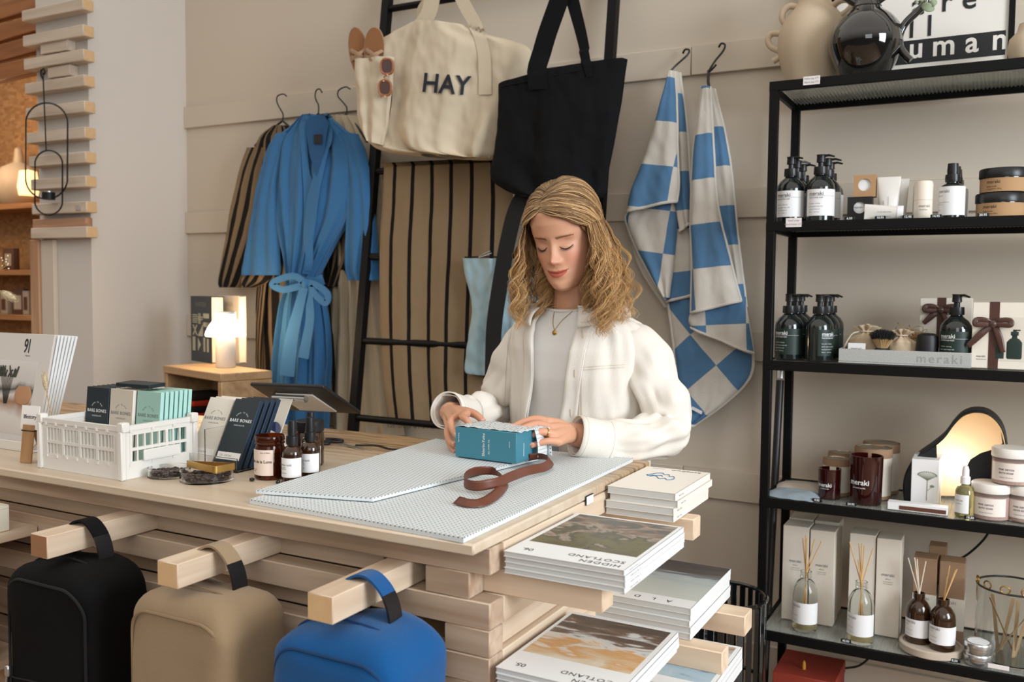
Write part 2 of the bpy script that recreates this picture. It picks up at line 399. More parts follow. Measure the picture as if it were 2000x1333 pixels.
CO(CX0, CX1-.07, BF+.1, BF+.13, .02, LZ[0], 'back_panel', wood('shade_pine', (170, 136, 106), (140, 108, 80), 0))
# pegs towards the shop and arms to the right carrying magazines
pegX = []
for (px, py) in ((270, 1015), (515, 1065), (800, 1125)):
    x = onY(px, py, BF).x; pegX.append(x)
    ends(CO(x-.048, x, 1.035, BF+.09, LZ[1]-TH+.002, LZ[1]-.0005, 'peg', lightw_y, .0015), 1, -1, end_dark if len(pegX) == 1 else end_grain)
pl = wood('arm_pine', (222, 200, 174), (206, 180, 152), 0, .6)
CO(-.80, -.525, 1.2785, 1.322, LZ[1]-TH+.001, LZ[1]-.0005, 'arm', pl)
CO(-.80, -.525, 1.745, 1.79, LZ[1]-TH+.001, LZ[1]-.0005, 'arm', pl)
CO(-.82, -.45, 1.87, 1.93, LZ[6]-TH+.001, LZ[6]-.0005, 'arm', pl)
CO(-.82, -.44, 1.66, 1.705, LZ[6]-TH+.001, LZ[6]-.0005, 'arm', pl)
CO(-.82, -.46, 1.33, 1.375, LZ[5]-TH+.001, LZ[5]-.0005, 'arm', pl)
CO(-.82, -.46, 1.60, 1.645, LZ[8]-TH+.001, LZ[8]-.0005, 'arm', pl)
# weathered patch at the back left of the worktop : darker cracked grain
def _wt(nt, N, L):
    src = [l for l in nt.links if l.to_socket == N['Principled BSDF'].inputs['Base Color']][0].from_socket
    tc = N.new('ShaderNodeTexCoord'); sp = N.new('ShaderNodeSeparateXYZ'); L.new(tc.outputs['Object'], sp.inputs[0])
    mp = N.new('ShaderNodeMapping'); mp.inputs['Scale'].default_value = (3.0, 60, 1); L.new(tc.outputs['Object'], mp.inputs[0])
    n = N.new('ShaderNodeTexNoise'); n.inputs['Scale'].default_value = 1.5; n.inputs['Detail'].default_value = 8; n.inputs['Distortion'].default_value = 1.2; L.new(mp.outputs[0], n.inputs['Vector'])
    cr = N.new('ShaderNodeValToRGB'); cr.color_ramp.elements[0].position = .40; cr.color_ramp.elements[1].position = .52
    L.new(n.outputs[0], cr.inputs[0])
    fy = mth(nt, 'MULTIPLY', mth(nt, 'SUBTRACT', sp.outputs['Y'], -.02), 4.0); fc = nt.nodes.new('ShaderNodeClamp'); L.new(fy, fc.inputs[0])
    dark = mth(nt, 'MULTIPLY', mth(nt, 'SUBTRACT', 1.0, cr.outputs[0]), fc.outputs[0])
    base = mixc(nt, fc.outputs[0], src, lin((184, 152, 112)))
    return mixc(nt, mth(nt, 'MULTIPLY', dark, .75), base, lin((84, 66, 48)))
node_color(top_w, _wt)
# price card pinned to the worktop's right edge
p = onX(1149, 977, CX1)
t = thing('price_card', 'small white price card in a dark sleeve on the right edge of the counter', 'card', (CX1+.002, p.y, p.z))
obj('sleeve', MB().rbox(0, .0012, -.018, .018, -.008, .011, .0005, 1), blk, t)
obj('card', MB().rbox(.0013, .0022, -.016, .016, -.007, .009, .0003, 1), mat('card_white', (236, 234, 230), .6), t)

# low shelf board at far left carrying boxes
pb = onY(70, 1028, 1.225)
t = thing('jutting_shelf', 'short wooden shelf board jutting out of the counter front at far left', 'shelf', (pb.x, 1.2, pb.z))
obj('board', MB().rbox(-.36, 0, -.34, .03, -.02, 0, .002, 1), lightw_y, t)
boxm = mat('cream_carton', (206, 198, 178), .7)
for i, (y0, y1) in enumerate(((-.185, -.105), (-.104, -.024))):
    bx = thing('carton', ['cream carton with brown letters at the front of the jutting shelf', 'cream carton behind the lettered one on the jutting shelf'][i], 'carton', (pb.x-.012, 1.2+y0, pb.z+.0003), group='cartons on the jutting shelf')
    obj('carton_body', MB().rbox(-.11, 0, 0, y1-y0-.001, 0, .056, .002, 1), boxm, bx)
    obj('lid_seam', MB().box(-.1102, .0002, -.0002, y1-y0-.0008, .048, .0485), mat('seam_grey', (150, 142, 124), .8), bx)
    if i == 0:
        g = tgeo('cook', .036, 'RIGHT', bold=.005)
        obj('lettering', MB().mapped(g, lambda x, y: (x-.008, -.0006, y+.014)), mat('brown_ink', (120, 92, 66), .7), bx)
# cushion and lower shelf at far left edge
pz = onY(10, 1262, 1.0)
tag(obj('low_shelf_board', MB().rbox(pb.x-.4, pb.x-.03, .98, 1.23, pb.z-.30, pb.z-.28, .002, 1), lightw_y), 'lower wooden shelf board at the far left, half out of view', 'shelf')
cu = MB().grid(lambda u, v: (pb.x-.12+.115*math.cos(2*PI*u)*max(.0, math.sin(PI*v))**.35, 1.10+.09*math.sin(2*PI*u)*max(0, math.sin(PI*v))**.35, pb.z-.279+.10+.0995*-math.cos(PI*v)+.0), 28, 18, closeu=True)
tag(obj('felt_basket', cu, mat('oatmeal_felt', (150, 130, 102), .95, bump=.5, bscale=300)), 'rounded oatmeal felt bundle on the lower shelf at the far left', 'cushion')
# ================================================ MAGAZINES ON THE RIGHT ARMS
cover_w = mat('cover_white', (226, 228, 228), .45); page_g = mat('page_edge', (196, 198, 196), .8)
ink = mat('black_ink', (28, 28, 30), .6); ink_g = mat('grey_ink', (110, 112, 114), .6)
def _pages(nt, N, L):
    tc = N.new('ShaderNodeTexCoord'); mp = N.new('ShaderNodeMapping'); mp.inputs['Scale'].default_value = (4, 4, 1400); L.new(tc.outputs['Object'], mp.inputs[0])
    n = N.new('ShaderNodeTexNoise'); n.inputs['Scale'].default_value = 1; L.new(mp.outputs[0], n.inputs['Vector'])
    return mixc(nt, n.outputs[0], lin((164, 166, 164)), lin((216, 216, 212)))
node_color(page_g, _pages)
def art(name, stops, scale=(3, 3, 3), axis='Y', mixn=.5, dist=1.0, span=(0, 1)):
    m = mat(name, (128, 128, 128), .35)
    def bld(nt, N, L):
        tc = N.new('ShaderNodeTexCoord'); sp = N.new('ShaderNodeSeparateXYZ'); L.new(tc.outputs['Generated'], sp.inputs[0])
        mp = N.new('ShaderNodeMapping'); mp.inputs['Scale'].default_value = scale; L.new(tc.outputs['Generated'], mp.inputs[0])
        n = N.new('ShaderNodeTexNoise'); n.inputs['Scale'].default_value = 1; n.inputs['Detail'].default_value = 7; n.inputs['Distortion'].default_value = dist; L.new(mp.outputs[0], n.inputs['Vector'])
        v = mth(nt, 'ADD', mth(nt, 'MULTIPLY', sp.outputs[axis], 1-mixn), mth(nt, 'MULTIPLY', mth(nt, 'SUBTRACT', mth(nt, 'MULTIPLY', n.outputs[0], 2.0), .5), mixn))
        cr = N.new('ShaderNodeValToRGB'); el = cr.color_ramp.elements
        while len(el) > 1: el.remove(el[-1])
        el[0].position = stops[0][0]; el[0].color = lin(stops[0][1])
        for p_, c_ in stops[1:]:
            e = el.new(p_); e.color = lin(c_)
        L.new(v, cr.inputs[0]); return cr.outputs[0]
    return node_color(m, bld)
def magazine(nm, label, group, X1, Y0, z, w_, d_, th, covm, texts, artm=None, artr=None, spine=None, pages=page_g, rz=0):
    t = thing(nm, label, 'magazine', (X1, Y0, z), rz, group)
    obj('pages', MB().box(-w_+.0012, -.0015, .001, d_-.001, .0006, th-.0006), pages, t)
    c = MB().box(-w_, 0, 0, d_, 0, .0006).box(-w_, 0, 0, d_, th-.0006, th).rbox(-.0018, 0, 0, d_, 0, th, .0005, 1)
    obj('cover', c, covm, t)
    if spine:
        g = tgeo(spine, th*.40, 'LEFT', sp=1.2)
        obj('spine_lettering', MB().mapped(g, lambda x, y: (.0002, .02+x, th*.3+y)), ink_g, t)
    if artm:
        obj('cover_photo', MB().box(artr[0], artr[1], artr[2], artr[3], th, th+.0002), artm, t)
    if texts:
        b = MB()
        for s_, size, x, y, al, sp in texts:       # x,y in world offset from the near right corner; read from the far side
            b.mapped(tgeo(s_, size, al, sp), lambda a, c_, x=x, y=y: (x-a, y-c_, th+.0004))
        obj('cover_lettering', b, ink, t)
    return t
hs_txt = [('HIDDEN', .0165, -.012, .020, 'LEFT', 1.15), ('SCOTLAND', .0165, -.012, .040, 'LEFT', 1.15)]
moss = art('moss_photo', [(0, (58, 54, 38)), (.35, (96, 92, 58)), (.48, (60, 60, 50)), (.55, (150, 140, 124)), (.62, (124, 100, 84)), (.75, (70, 72, 68)), (1, (88, 90, 84))], (3, 5, 1), 'Y', .6)
lochs = art('loch_photo', [(0, (226, 222, 214)), (.18, (204, 186, 158)), (.38, (200, 150, 92)), (.46, (214, 206, 194)), (.54, (196, 200, 200)), (.60, (110, 88, 74)), (.72, (74, 64, 58)), (1, (56, 50, 48))], (2, 7, 1), 'Y', .42)
snow = art('ice_photo', [(0, (180, 196, 204)), (.35, (150, 178, 196)), (.5, (60, 66, 76)), (.6, (188, 200, 204)), (.8, (150, 120, 92)), (1, (120, 90, 66))], (2.4, 8, 1), 'Y', .4)
sea = art('sea_photo', [(0, (196, 200, 192)), (.42, (186, 192, 186)), (.56, (168, 178, 180)), (.6, (120, 122, 124)), (.68, (88, 80, 74)), (.85, (70, 62, 58)), (1, (92, 84, 80))], (2, 10, 1), 'Y', .22)
ord2 = ['bottom one', 'second from bottom', 'third from bottom', 'fourth from bottom', 'fifth from bottom']
def stack(nm, n, lab, group, X1, Y0, zt, w_, d_, tot, covm, texts, artm, artr, spine, rz=0, jit=.002):
    th = tot/n
    for i in range(n):
        top = i == n-1
        a = magazine(nm, (lab+', topmost') if top else lab+', '+ord2[i], group,
            X1+(0 if top else random.uniform(-jit, jit)), Y0+(0 if top else random.uniform(-jit, jit)), zt-tot+i*th+.0002, w_, d_, th-.0003, covm, texts if top else None, artm if top else None, artr, spine, rz=rz)
S1z = LZ[1]+.0365; a = onZ(1220, 1115, S1z)
stack('magazine', 4, 'white magazine in the mossy-cover pile by the worktop corner', 'magazines in the mossy-cover pile', a.x, a.y, S1z, .205, .285, .036, cover_w,
      hs_txt+[('06.', .017, -.165, .032, 'LEFT', 1.0)], moss, (-.196, -.008, .072, .278), 'HIDDEN SCOTLAND   06')
S3z = LZ[5]+.0365; a3 = onZ(1325, 1235, S3z)
stack('magazine', 4, 'white magazine in the amber-cover pile at lower front', 'magazines in the loch-cover pile', a3.x, a3.y-.285, S3z, .205, .285, .036, cover_w,
      hs_txt+[('05.', .017, -.165, .032, 'LEFT', 1.0)], lochs, (-.198, -.010, .078, .275), 'HIDDEN SCOTLAND   05')
S2z = LZ[6]+.0625; a2 = onZ(1350, 1190, S2z)
stack('magazine', 5, 'large magazine in the pale sea-cover pile at right', 'magazines in the sea-cover pile', a2.x, a2.y, S2z, .23, .29, .062, cover_w,
      [('A', .018, -.045, .026, 'LEFT', 1), ('L', .018, -.078, .026, 'LEFT', 1), ('D', .018, -.110, .026, 'LEFT', 1), ('E', .018, -.142, .026, 'LEFT', 1), ('R', .018, -.172, .026, 'LEFT', 1)], sea, (-.229, -.001, .045, .289), None)
S4z = LZ[8]+.046; a4 = onZ(1450, 1265, S4z)
stack('magazine', 4, 'white magazine in the icy-blue pile lowest at right', 'magazines in the icy-cover pile', a4.x, a4.y-.285, S4z, .205, .285, .0455, cover_w, hs_txt, snow, (-.198, -.010, .078, .275), 'HIDDEN SCOTLAND   04')
S0z = LZ[1]+.0585; a0 = onZ(1320, 965, S0z)
cream_pg = mat('cream_pages', (212, 206, 196), .8); cream_cv = mat('cream_cover', (232, 226, 216), .55)
stack('paperback', 4, 'cream paperback piled at the right end of the counter', 'cream books in the pile on the right arm', a0.x, a0.y, S0z, .143, .235, .058, cream_cv,
      [('hellofrom', .014, -.012, .218, 'LEFT', 1.1)][0:0], None, None, 'Hello from', jit=.004)
hb = [o for o in bpy.data.objects if o.name.startswith('paperback') and 'topmost' in o.get('label', '')][0]
thp = .058/4-.0003
b = MB()
dr = [(0, 0), (.008, .004), (.02, .0), (.03, -.008), (.04, -.004), (.05, -.01), (.058, -.002), (.05, .008), (.042, .006), (.036, .014), (.026, .012), (.02, .018), (.008, .016), (0, .008), (-.006, .004), (0, 0)]
b.tube([(-.105+x*1.0, .135+y*2.2, thp+.0006) for x, y in spline(dr, 60)], .0008, 5)
b.tube([(-.088+.012*math.cos(q/6), .140+.010*math.sin(q/4), thp+.0006) for q in range(24)], .0007, 5)
obj('cover_drawing', b, mat('blue_ink', (36, 110, 150), .6), hb)
obj('cover_lettering', MB().mapped(tgeo('hellofrom', .015, 'LEFT', 1.15, bold=.01), lambda x, y: (-.016-x*.95, .222-y, thp+.0006)).box(-.125, -.098, .2195, .2203, thp+.0004, thp+.0006), ink, hb)

# ================================================ THINGS ON THE COUNTER
# stacked wrapping paper
dots = mat('dotted_paper', (208, 214, 215), .6)
def dotted(rgb, dot, sp, r, name='dotted'):
    def bld(nt, N, L):
        tc = N.new('ShaderNodeTexCoord'); s_ = N.new('ShaderNodeSeparateXYZ'); L.new(tc.outputs['UV'], s_.inputs[0])
        x = mth(nt, 'DIVIDE', s_.outputs['X'], sp); y = mth(nt, 'DIVIDE', s_.outputs['Y'], sp)
        a = mth(nt, 'SUBTRACT', mth(nt, 'FRACT', x), .5); c = mth(nt, 'SUBTRACT', mth(nt, 'FRACT', y), .5)
        d = mth(nt, 'SQRT', mth(nt, 'ADD', mth(nt, 'MULTIPLY', a, a), mth(nt, 'MULTIPLY', c, c)))
        return mixc(nt, mth(nt, 'LESS_THAN', d, r/sp), lin(rgb), lin(dot))
    return bld
node_color(dots, dotted((208, 214, 215), (84, 90, 94), .0088, .0016))
def sheet(poly, z, th, nm_lab, rip=0, par=None, seed=0, edge_line=True):
    # a thin pad with a slightly wavy top; UV in metres so the print keeps its scale
    b = MB(); P = [Vector((p.x, p.y, 0)) for p in poly]
    def f(u, v): 
        q = (P[0].lerp(P[1], u)).lerp(P[3].lerp(P[2], u), v); return Vector((q.x, q.y, z+th+rip*nz(q.x*9+seed, q.y*7)))
    ux = (P[1]-P[0]).normalized(); 
    uv = lambda u, v: ((f(u, v)-P[0]).dot(ux), (f(u, v)-P[0]).dot(Vector((-ux.y, ux.x, 0))))
    b.grid(f, 30, 40, uv=uv)
    n = 30
    for (s0, s1) in ((0, 1), (1, 2), (2, 3), (3, 0)):
        g = {(0, 1): lambda t: f(t, 0), (1, 2): lambda t: f(1, t), (2, 3): lambda t: f(1-t, 1), (3, 0): lambda t: f(0, 1-t)}[(s0, s1)]
        L_ = (P[s1]-P[s0]).length; n = 30 if s0 in (0, 2) else 40
        b.grid(lambda u, v: (g(u).x, g(u).y, g(u).z*(1-v)+z*v), n, 1, uv=lambda u, v: (u*L_, (v)*.0088*.9+.004))
    b.sm = [False]*len(b.sm); return b
pc = [onZ(488, 985, H), onZ(905, 1062, H), onZ(1236, 903, H), onZ(852, 868, H)]
tag(obj('wrapping_paper_pad', sheet(pc, H+.0003, .0085, '', .0002), dots), 'thick pad of white dotted wrapping paper on the right half of the worktop', 'wrapping paper')
zp = H+.0095
pf = [onZ(500, 966, zp), onZ(728, 982, zp), onZ(1052, 900, zp), onZ(852, 863, zp)]
tag(obj('folded_sheet', sheet(pf, zp+.0012, .0065, '', .0004, seed=4), dots), 'folded white dotted sheet lying over the left side of the paper pad', 'wrapping paper')
zf = zp+.0092
# ribbon
satin = mat('copper_satin', (100, 54, 38), .42)
rp = [(884, 985), (912, 992), (948, 990), (976, 974), (993, 952), (985, 940), (962, 934), (930, 938), (909, 948), (908, 960), (935, 966), (975, 962), (1005, 950), (1035, 936), (1066, 926), (1080, 918), (1078, 912), (1055, 907), (1032, 907)]
def path_plan(pp, z, n): 
    q = spline([tuple(onZ(x, y, z))[:2] for x, y in pp], n); return q
q = path_plan(rp, zp+.001, 110); b = MB()
def rib(u, v):
    i = min(int(u*110), 109); fr = u*110-i; x = q[i][0]*(1-fr)+q[i+1][0]*fr; y = q[i][1]*(1-fr)+q[i+1][1]*fr
    t_ = Vector((q[i+1][0]-q[i][0], q[i+1][1]-q[i][1])).normalized(); tl = .35*math.sin(u*9)+.35
    if u < .2: tl = 1.0
    k = (v-.0)*.019*(1-(.5 if u < .02 else 0)*0)
    return (x-t_.y*k*math.sin(tl), y+t_.x*k*math.sin(tl), zp+.0022+k*math.cos(tl)+.006*ss(.25, .5, u)*math.sin(u*12)**2+(.004 if u > .3 else 0))
b.grid(rib, 110, 4); ro = obj('ribbon', b, satin); tag(ro, 'loose curl of copper brown satin ribbon on the dotted paper', 'ribbon')
md = ro.modifiers.new('thickness', 'SOLIDIFY'); md.thickness = .0006
# the box being wrapped
teal = mat('teal_card', (62, 124, 142), .6, bump=.15, bscale=500); white_ink = mat('white_ink', (228, 232, 232), .6)
A = onZ(889, 893, zf); B = onZ(1008, 908, zf); bx = thing('gift_box', 'teal cardboard box with white lettering held in both hands', 'box', (B.x, B.y, zf+.0012), math.atan2(B.y-A.y, B.x-A.x))
bw = (B-A).length; bh = onY(889, 835, A.y).z-zf; bd = .088
obj('box_body', MB().rbox(-bw, 0, 0, bd, 0, bh, .0012, 1), teal, bx)
b = MB()
b.mapped(tgeo('Shinrin-Yoku', .0095, 'CENTER', 1.0, bold=.01), lambda x, y: (-bw*.50-y-.001, -.0006, bh*.5+x))
b.mapped(tgeo('ALL OVER OIL', .0052, 'CENTER', 1.0), lambda x, y: (-bw*.42-y-.001, -.0006, bh*.45+x))
b.mapped(tgeo('Bath & Body', .004, 'CENTER', 1.0), lambda x, y: (-bw*.93-y, -.0006, bh*.66+x))
b.mapped(tgeo('essential', .004, 'CENTER', 1.0), lambda x, y: (-bw*.10-y, -.0006, bh*.6+x))
obj('lettering', b, white_ink, bx)
obj('side_line', MB().box(.0002, .0006, .03, .0312, .012, .040), white_ink, bx)
wr = thing('tissue_wrap', 'dotted tissue sheet folded over the teal box and hanging at its end', 'wrapping paper', bx.location, bx.rotation_euler.z)
b = MB()
b.grid(lambda u, v: (-bw+.004+(bw+.006)*u, .004+(bd+.01)*v, bh+.0015+.004*abs(nz(u*6, v*4))), 24, 16, uv=lambda u, v: (bw*u, bd*v))
b.grid(lambda u, v: (.008+.010*math.sin(v*2), .062+.040*u, bh+.0015-(bh-.004)*v), 16, 12, uv=lambda u, v: (bd*u, bh*v))
b.grid(lambda u, v: (-bw+.004+(bw+.02)*u, bd+.014+.012*v, (bh+.0015)*(1-v)+.002*v), 20, 8, uv=lambda u, v: (bw*u, bh*v))
o = obj('tissue', b, dots, wr); md = o.modifiers.new('thickness', 'SOLIDIFY'); md.thickness = .0008

# white folding crate with chocolate bars
cr_w = mat('crate_plastic', (222, 219, 212), .45)
A = onZ(81, 914, H); B = onZ(239, 940, H); Cc = onZ(359, 908, H)
cw = (B-A).length; cdp = (Cc-B).length; ang = math.atan2(B.y-A.y, B.x-A.x); chh = .108
cr = thing('storage_crate', 'white plastic folding crate with slotted sides full of chocolate bars', 'crate', (B.x, B.y, H+.0003), ang)
def crate_panel(nm, L_, fr, slots, rz=None):
    b = MB()
    def bx_(a0, a1, h0, h1, t0=0, t1=.006):
        vs = [fr(a, t, h) for a in (a0, a1) for t in (t0, t1) for h in (h0, h1)]
        b.add(vs, [(0, 1, 3, 2), (4, 6, 7, 5), (0, 4, 5, 1), (2, 3, 7, 6), (0, 2, 6, 4), (1, 5, 7, 3)], 0, False)
    bx_(0, L_, 0, .028); bx_(0, L_, chh-.010, chh, -.002, .007); bx_(0, .020, .028, chh-.01); bx_(L_-.020, L_, .028, chh-.01)
    n = slots; y0, y1, y2, y3 = .034, .056, .062, .088
    bx_(.02, L_-.02, .028, y0); bx_(.02, L_-.02, y1, y2, -.001, .006); bx_(.02, L_-.02, y3, chh-.01)
    st = (L_-.04)/n
    for i in range(n+1):
        x = .02+st*i; wd = .0034 if i % 5 else .007
        bx_(max(.018, x-wd/2), min(L_-.018, x+wd/2), y0, y3, .0005 if i % 5 else -.0015, .0055)
    for i in range(0, n+1, 3):
        x = .02+st*i; bx_(x-.003, x+.003, .026, .032, -.002, .002); bx_(x-.003, x+.003, chh-.014, chh-.008, -.0035, .002)
    return obj(nm, b, cr_w, cr)
crate_panel('long_panel', cw, lambda a, t, h: (-cw+a, t, h), 20)
crate_panel('long_panel', cw, lambda a, t, h: (-cw+a, cdp-t, h), 20)
crate_panel('short_panel', cdp, lambda a, t, h: (-t, a, h), 8)
crate_panel('short_panel', cdp, lambda a, t, h: (-cw+t, a, h), 8)
obj('crate_floor', MB().box(-cw+.006, -.006, .006, cdp-.006, .001, .004), cr_w, cr)
for sx in (-cw, 0):
    for sy in (0, cdp): obj('corner_clip', MB().rbox(sx-.009, sx+.009, sy-.009+(.004 if sy == 0 else -.004), sy+.009+(.004 if sy == 0 else -.004), chh-.012, chh+.008, .002, 1).rbox(sx-.006, sx+.006, sy-.006, sy+.006, 0, chh-.010, .002, 1), cr_w, cr)
obj('grip_plate', MB().rbox(.0062, .0085, cdp*.25, cdp*.75, .034, .056, .002, 1), cr_w, cr)
def bar_text(b, w_, h_, yb):
    for s_, sz, yy, bo in (('BARE BONES', .0098, .66, .012), ('CHOCOLATE', .0045, .60, 0)):
        b.mapped(tgeo(s_, sz, 'CENTER', 1.15, bold=bo), lambda x, y: (w_/2+x, yb, h_*yy+y))
    g0 = 'BORN TO BAR'
    for i, ch in enumerate(g0):
        a_ = math.radians(150-120*i/(len(g0)-1)); cx_, cy_ = w_/2+.017*math.cos(a_), h_*.70+.014*math.sin(a_)
        if ch != ' ': b.mapped(tgeo(ch, .0042, 'CENTER'), lambda x, y: (cx_+x*math.sin(a_)+y*math.cos(a_), yb, cy_+y*math.sin(a_)-x*math.cos(a_)))
    return b
navy = mat('navy_wrapper', (24, 36, 42), .5); navy_s = mat('navy_side', (34, 52, 72), .5); stone = mat('stone_wrapper', (198, 188, 174), .6); mint = mat('mint_wrapper', (152, 190, 178), .6)
creamw = mat('cream_wrapper', (222, 214, 202), .6); mint_s = mat('mint_side', (168, 214, 206), .6)
def choc(label, group, loc, rot, m, ink_, side=None, w_=.066, h_=.145, th=.010, txt=True, tab=None):
    t = thing('chocolate_bar', label, 'chocolate bar', loc, group=group, rot=rot)
    b = MB().rbox(0, w_, 0, th, 0, h_, .001, 1); 
    o = obj('wrapper', b, [m, side or m], t)
    for p in o.data.polygons:
        if p.normal.x > .7: p.material_index = 1
    if txt: obj('lettering', bar_text(MB(), w_, h_, -.0003), ink_, t)
    if tab: obj('flavour_sticker', MB().box(.004, w_-.004, -.0006, -.0001, .018, .034), tab, t); obj('sticker_print', MB().mapped(tgeo('72%  CACAO', .006, 'LEFT'), lambda x, y: (.010+x, -.0008, .0245+y)), ink_g, t)
    return t
R0 = Matrix.Rotation(ang, 3, 'Z'); O = Vector((B.x, B.y, H))
def cl(x, y, z): return tuple(O+R0 @ Vector((x, y, z)))
nums = ['first', 'second', 'third', 'fourth', 'fifth', 'sixth', 'seventh', 'eighth', 'ninth']
wbar = (cw-.022)/3
for c_, (nm_, m_, mi_, n_, x0) in enumerate((('dark navy', navy, white_ink, 8, -cw+.010), ('stone grey', stone, ink_g, 8, -cw+.010+wbar), ('mint green', mint, ink_g, 7, -cw+.010+2*wbar))):
    wb = wbar-.004; y_ = cdp*.50+(0 if c_ < 2 else .006)
    for i in range(n_):
        y = y_+i*(.0122)
        if y > cdp-.012: break
        if c_ == 0 and i == 1: y += .0
        choc('%s chocolate bar in the white crate, %s from the row front' % (nm_, nums[i]), '%s bars in the crate' % nm_, cl(x0, y, .006), (math.radians(-5), 0, ang), m_, mi_,
             side={0: navy_s, 1: creamw, 2: mint_s}[c_], w_=wb, h_=.160, th=.0088, txt=(i == 0))
choc('navy chocolate bar lying flat on top of the bars at the back of the crate', None, cl(-cw+.10, cdp-.03, .172), (math.radians(92), 0, ang+.05), navy, white_ink, txt=False, w_=.10, h_=.045, th=.008)

# acrylic stand with leaning bars
acr = mat('clear_acrylic', (255, 255, 255), .03, trans=1, ior=1.3)
P0 = onZ(362, 908, H); P1 = onZ(418, 912, H); P2 = onZ(470, 925, H)
lean = math.radians(-27)
th_ = .011
for i in range(3):
    choc('cream chocolate bar leaning in the acrylic stand, %s from front' % nums[i], 'cream bars in the acrylic stand', (P0.x+.002*i, P0.y+.0045+i*(th_+.002)/math.cos(lean), H+.006), (lean, 0, 0), creamw, ink_g, w_=.073, h_=.152, th=th_, txt=(i == 0), tab=(mat('sticker', (232, 228, 222), .6) if i == 0 else None))
for i in range(4):
    choc('black chocolate bar leaning in the acrylic stand, %s from front' % nums[i], 'black bars in the acrylic stand', (P0.x+.084+.002*i, P0.y-.004+i*(th_+.003)/math.cos(lean), H+.006), (lean, 0, 0), navy, white_ink, side=navy_s, w_=.073, h_=.155, th=th_, txt=(i == 0), tab=(mat('sticker', (232, 228, 222), .6) if i == 0 else None))
t = thing('acrylic_stand', 'clear acrylic display stand holding cream and black chocolate bars', 'display stand', (P0.x-.006, P0.y-.014, H+.0004))
obj('base_sheet', MB().rbox(0, .172, 0, .10, 0, .003, .0008, 1), acr, t)
obj('front_lip', MB().rbox(0, .172, 0, .003, .003, .03, .0008, 1), acr, t)
obj('divider', MB().prism([(0, .003), (.07, .003), (.09, .085), (.0, .085)], .0795, .082, lambda a, b_, h: (h, a, b_)), acr, t)
obj('side_sheet', MB().prism([(0, .003), (.09, .003), (.10, .085), (.0, .085)], -.001, .001, lambda a, b_, h: (h, a, b_)), acr, t)

# magazines numbered 91 in a holder at far left
mw = mat('mag_cover_grey', (206, 200, 194), .5)
R91 = onZ(70, 884, H)
art91 = art('kitchen_photo', [(0, (196, 186, 176)), (.3, (210, 204, 198)), (.42, (150, 112, 84)), (.5, (206, 200, 194)), (.58, (70, 70, 62)), (.66, (196, 190, 184)), (1, (214, 210, 204))], (2, 2, 2), 'Z', .14, .3)
for i in range(7):
    ln = math.radians(-12-.8*i); y = R91.y+i*.0059
    t = thing('magazine', 'grey magazine with large 91 on its cover, facing out at the far left' if i == 0 else 'magazine fanned out behind the 91 cover, %s from the front' % nums[i], 'magazine', (R91.x-.222, y, H+.004), group='magazines in the holder at far left', rot=(ln, 0, math.radians(2)))
    obj('cover', MB().rbox(0, .21, 0, .0058, 0, .272, .0006, 1), mw if i == 0 else cover_w, t)
    if i == 0:
        b = MB().mapped(tgeo('91', .048, 'CENTER', .8, bold=.012, sx=.62), lambda x, y: (.122+x, -.0006, .226+y))
        b.mapped(tgeo('Magazine', .005, 'CENTER'), lambda x, y: (.128+x, -.0006, .217+y)); obj('cover_lettering', b, ink, t)
        obj('cover_photo', MB().box(.0, .168, -.0004, -.0001, .03, .205), art91, t)
        b = MB()
        for k_ in range(26):
            a_ = random.uniform(-.4, .5); x0_ = random.uniform(.035, .10); b.tube([(x0_, -.0012, .165), (x0_+.01*math.sin(a_), -.0014, .172), (x0_+.022*math.sin(a_*1.5), -.0012, .186+random.uniform(-.008, .006))], .0016, 4)
        for k_ in range(12): x0_ = .045+.004*k_; b.tube([(x0_, -.0012, .168), (.07+.001*k_, -.0012, .10)], .0005, 3)
        obj('printed_herbs', b, mat('herb_print', (62, 62, 52), .7), t)
        obj('printed_basket', MB().lathe([(0, 0), (.022, .004), (.03, .018), (.028, .035), (.02, .045), (0, .045)], 20, ecc=.05, c=(.135, -.0012, .10)), mat('basket_print', (176, 132, 98), .7), t)
t = thing('magazine_holder', 'low clear holder under the fanned magazines at far left', 'holder', (R91.x-.215, R91.y-.012, H+.0004))
obj('holder_tray', MB().rbox(0, .22, 0, .11, 0, .003, .0008, 1).rbox(0, .22, 0, .003, .003, .022, .0008, 1), cr_w, t)
# lifestory card clipped by wooden sticks
LS = onZ(52, 905, H); lsw = wood('stick_wood', (178, 138, 96), (156, 116, 76), 2)
t = thing('card_clip', 'small printed card held by a wooden clip standing before the magazines', 'card holder', (LS.x, LS.y, H+.0004), math.radians(6))
obj('front_stick', MB().rbox(-.017, .017, -.004, 0, 0, .083, .001, 1, M=Matrix.Rotation(math.radians(-7), 4, 'X')), lsw, t)
obj('rear_stick', MB().rbox(-.017, .017, .0, .004, 0, .083, .001, 1, M=Matrix.Translation((.016, .040, 0)) @ Matrix.Rotation(math.radians(20), 4, 'X')), lsw, t)
obj('elastic', MB().tube([(-.018, .004, .070), (.018, .004, .070), (.02, .014, .069), (-.018, .016, .070)], .0012, 5, True), blk, t)
cm = Matrix.Translation((0, .0085, .072)) @ Matrix.Rotation(math.radians(-7), 4, 'X')
obj('card', MB().rbox(-.027, .027, -.0006, .0006, 0, .052, .0003, 1, M=cm), mat('card_white', (236, 234, 230), .6), t)
obj('lettering', MB().mapped(tgeo('lifestory', .0125, 'CENTER', .95, bold=.01), lambda x, y: cm @ Vector((x, -.0011, .024+y))), ink, t)
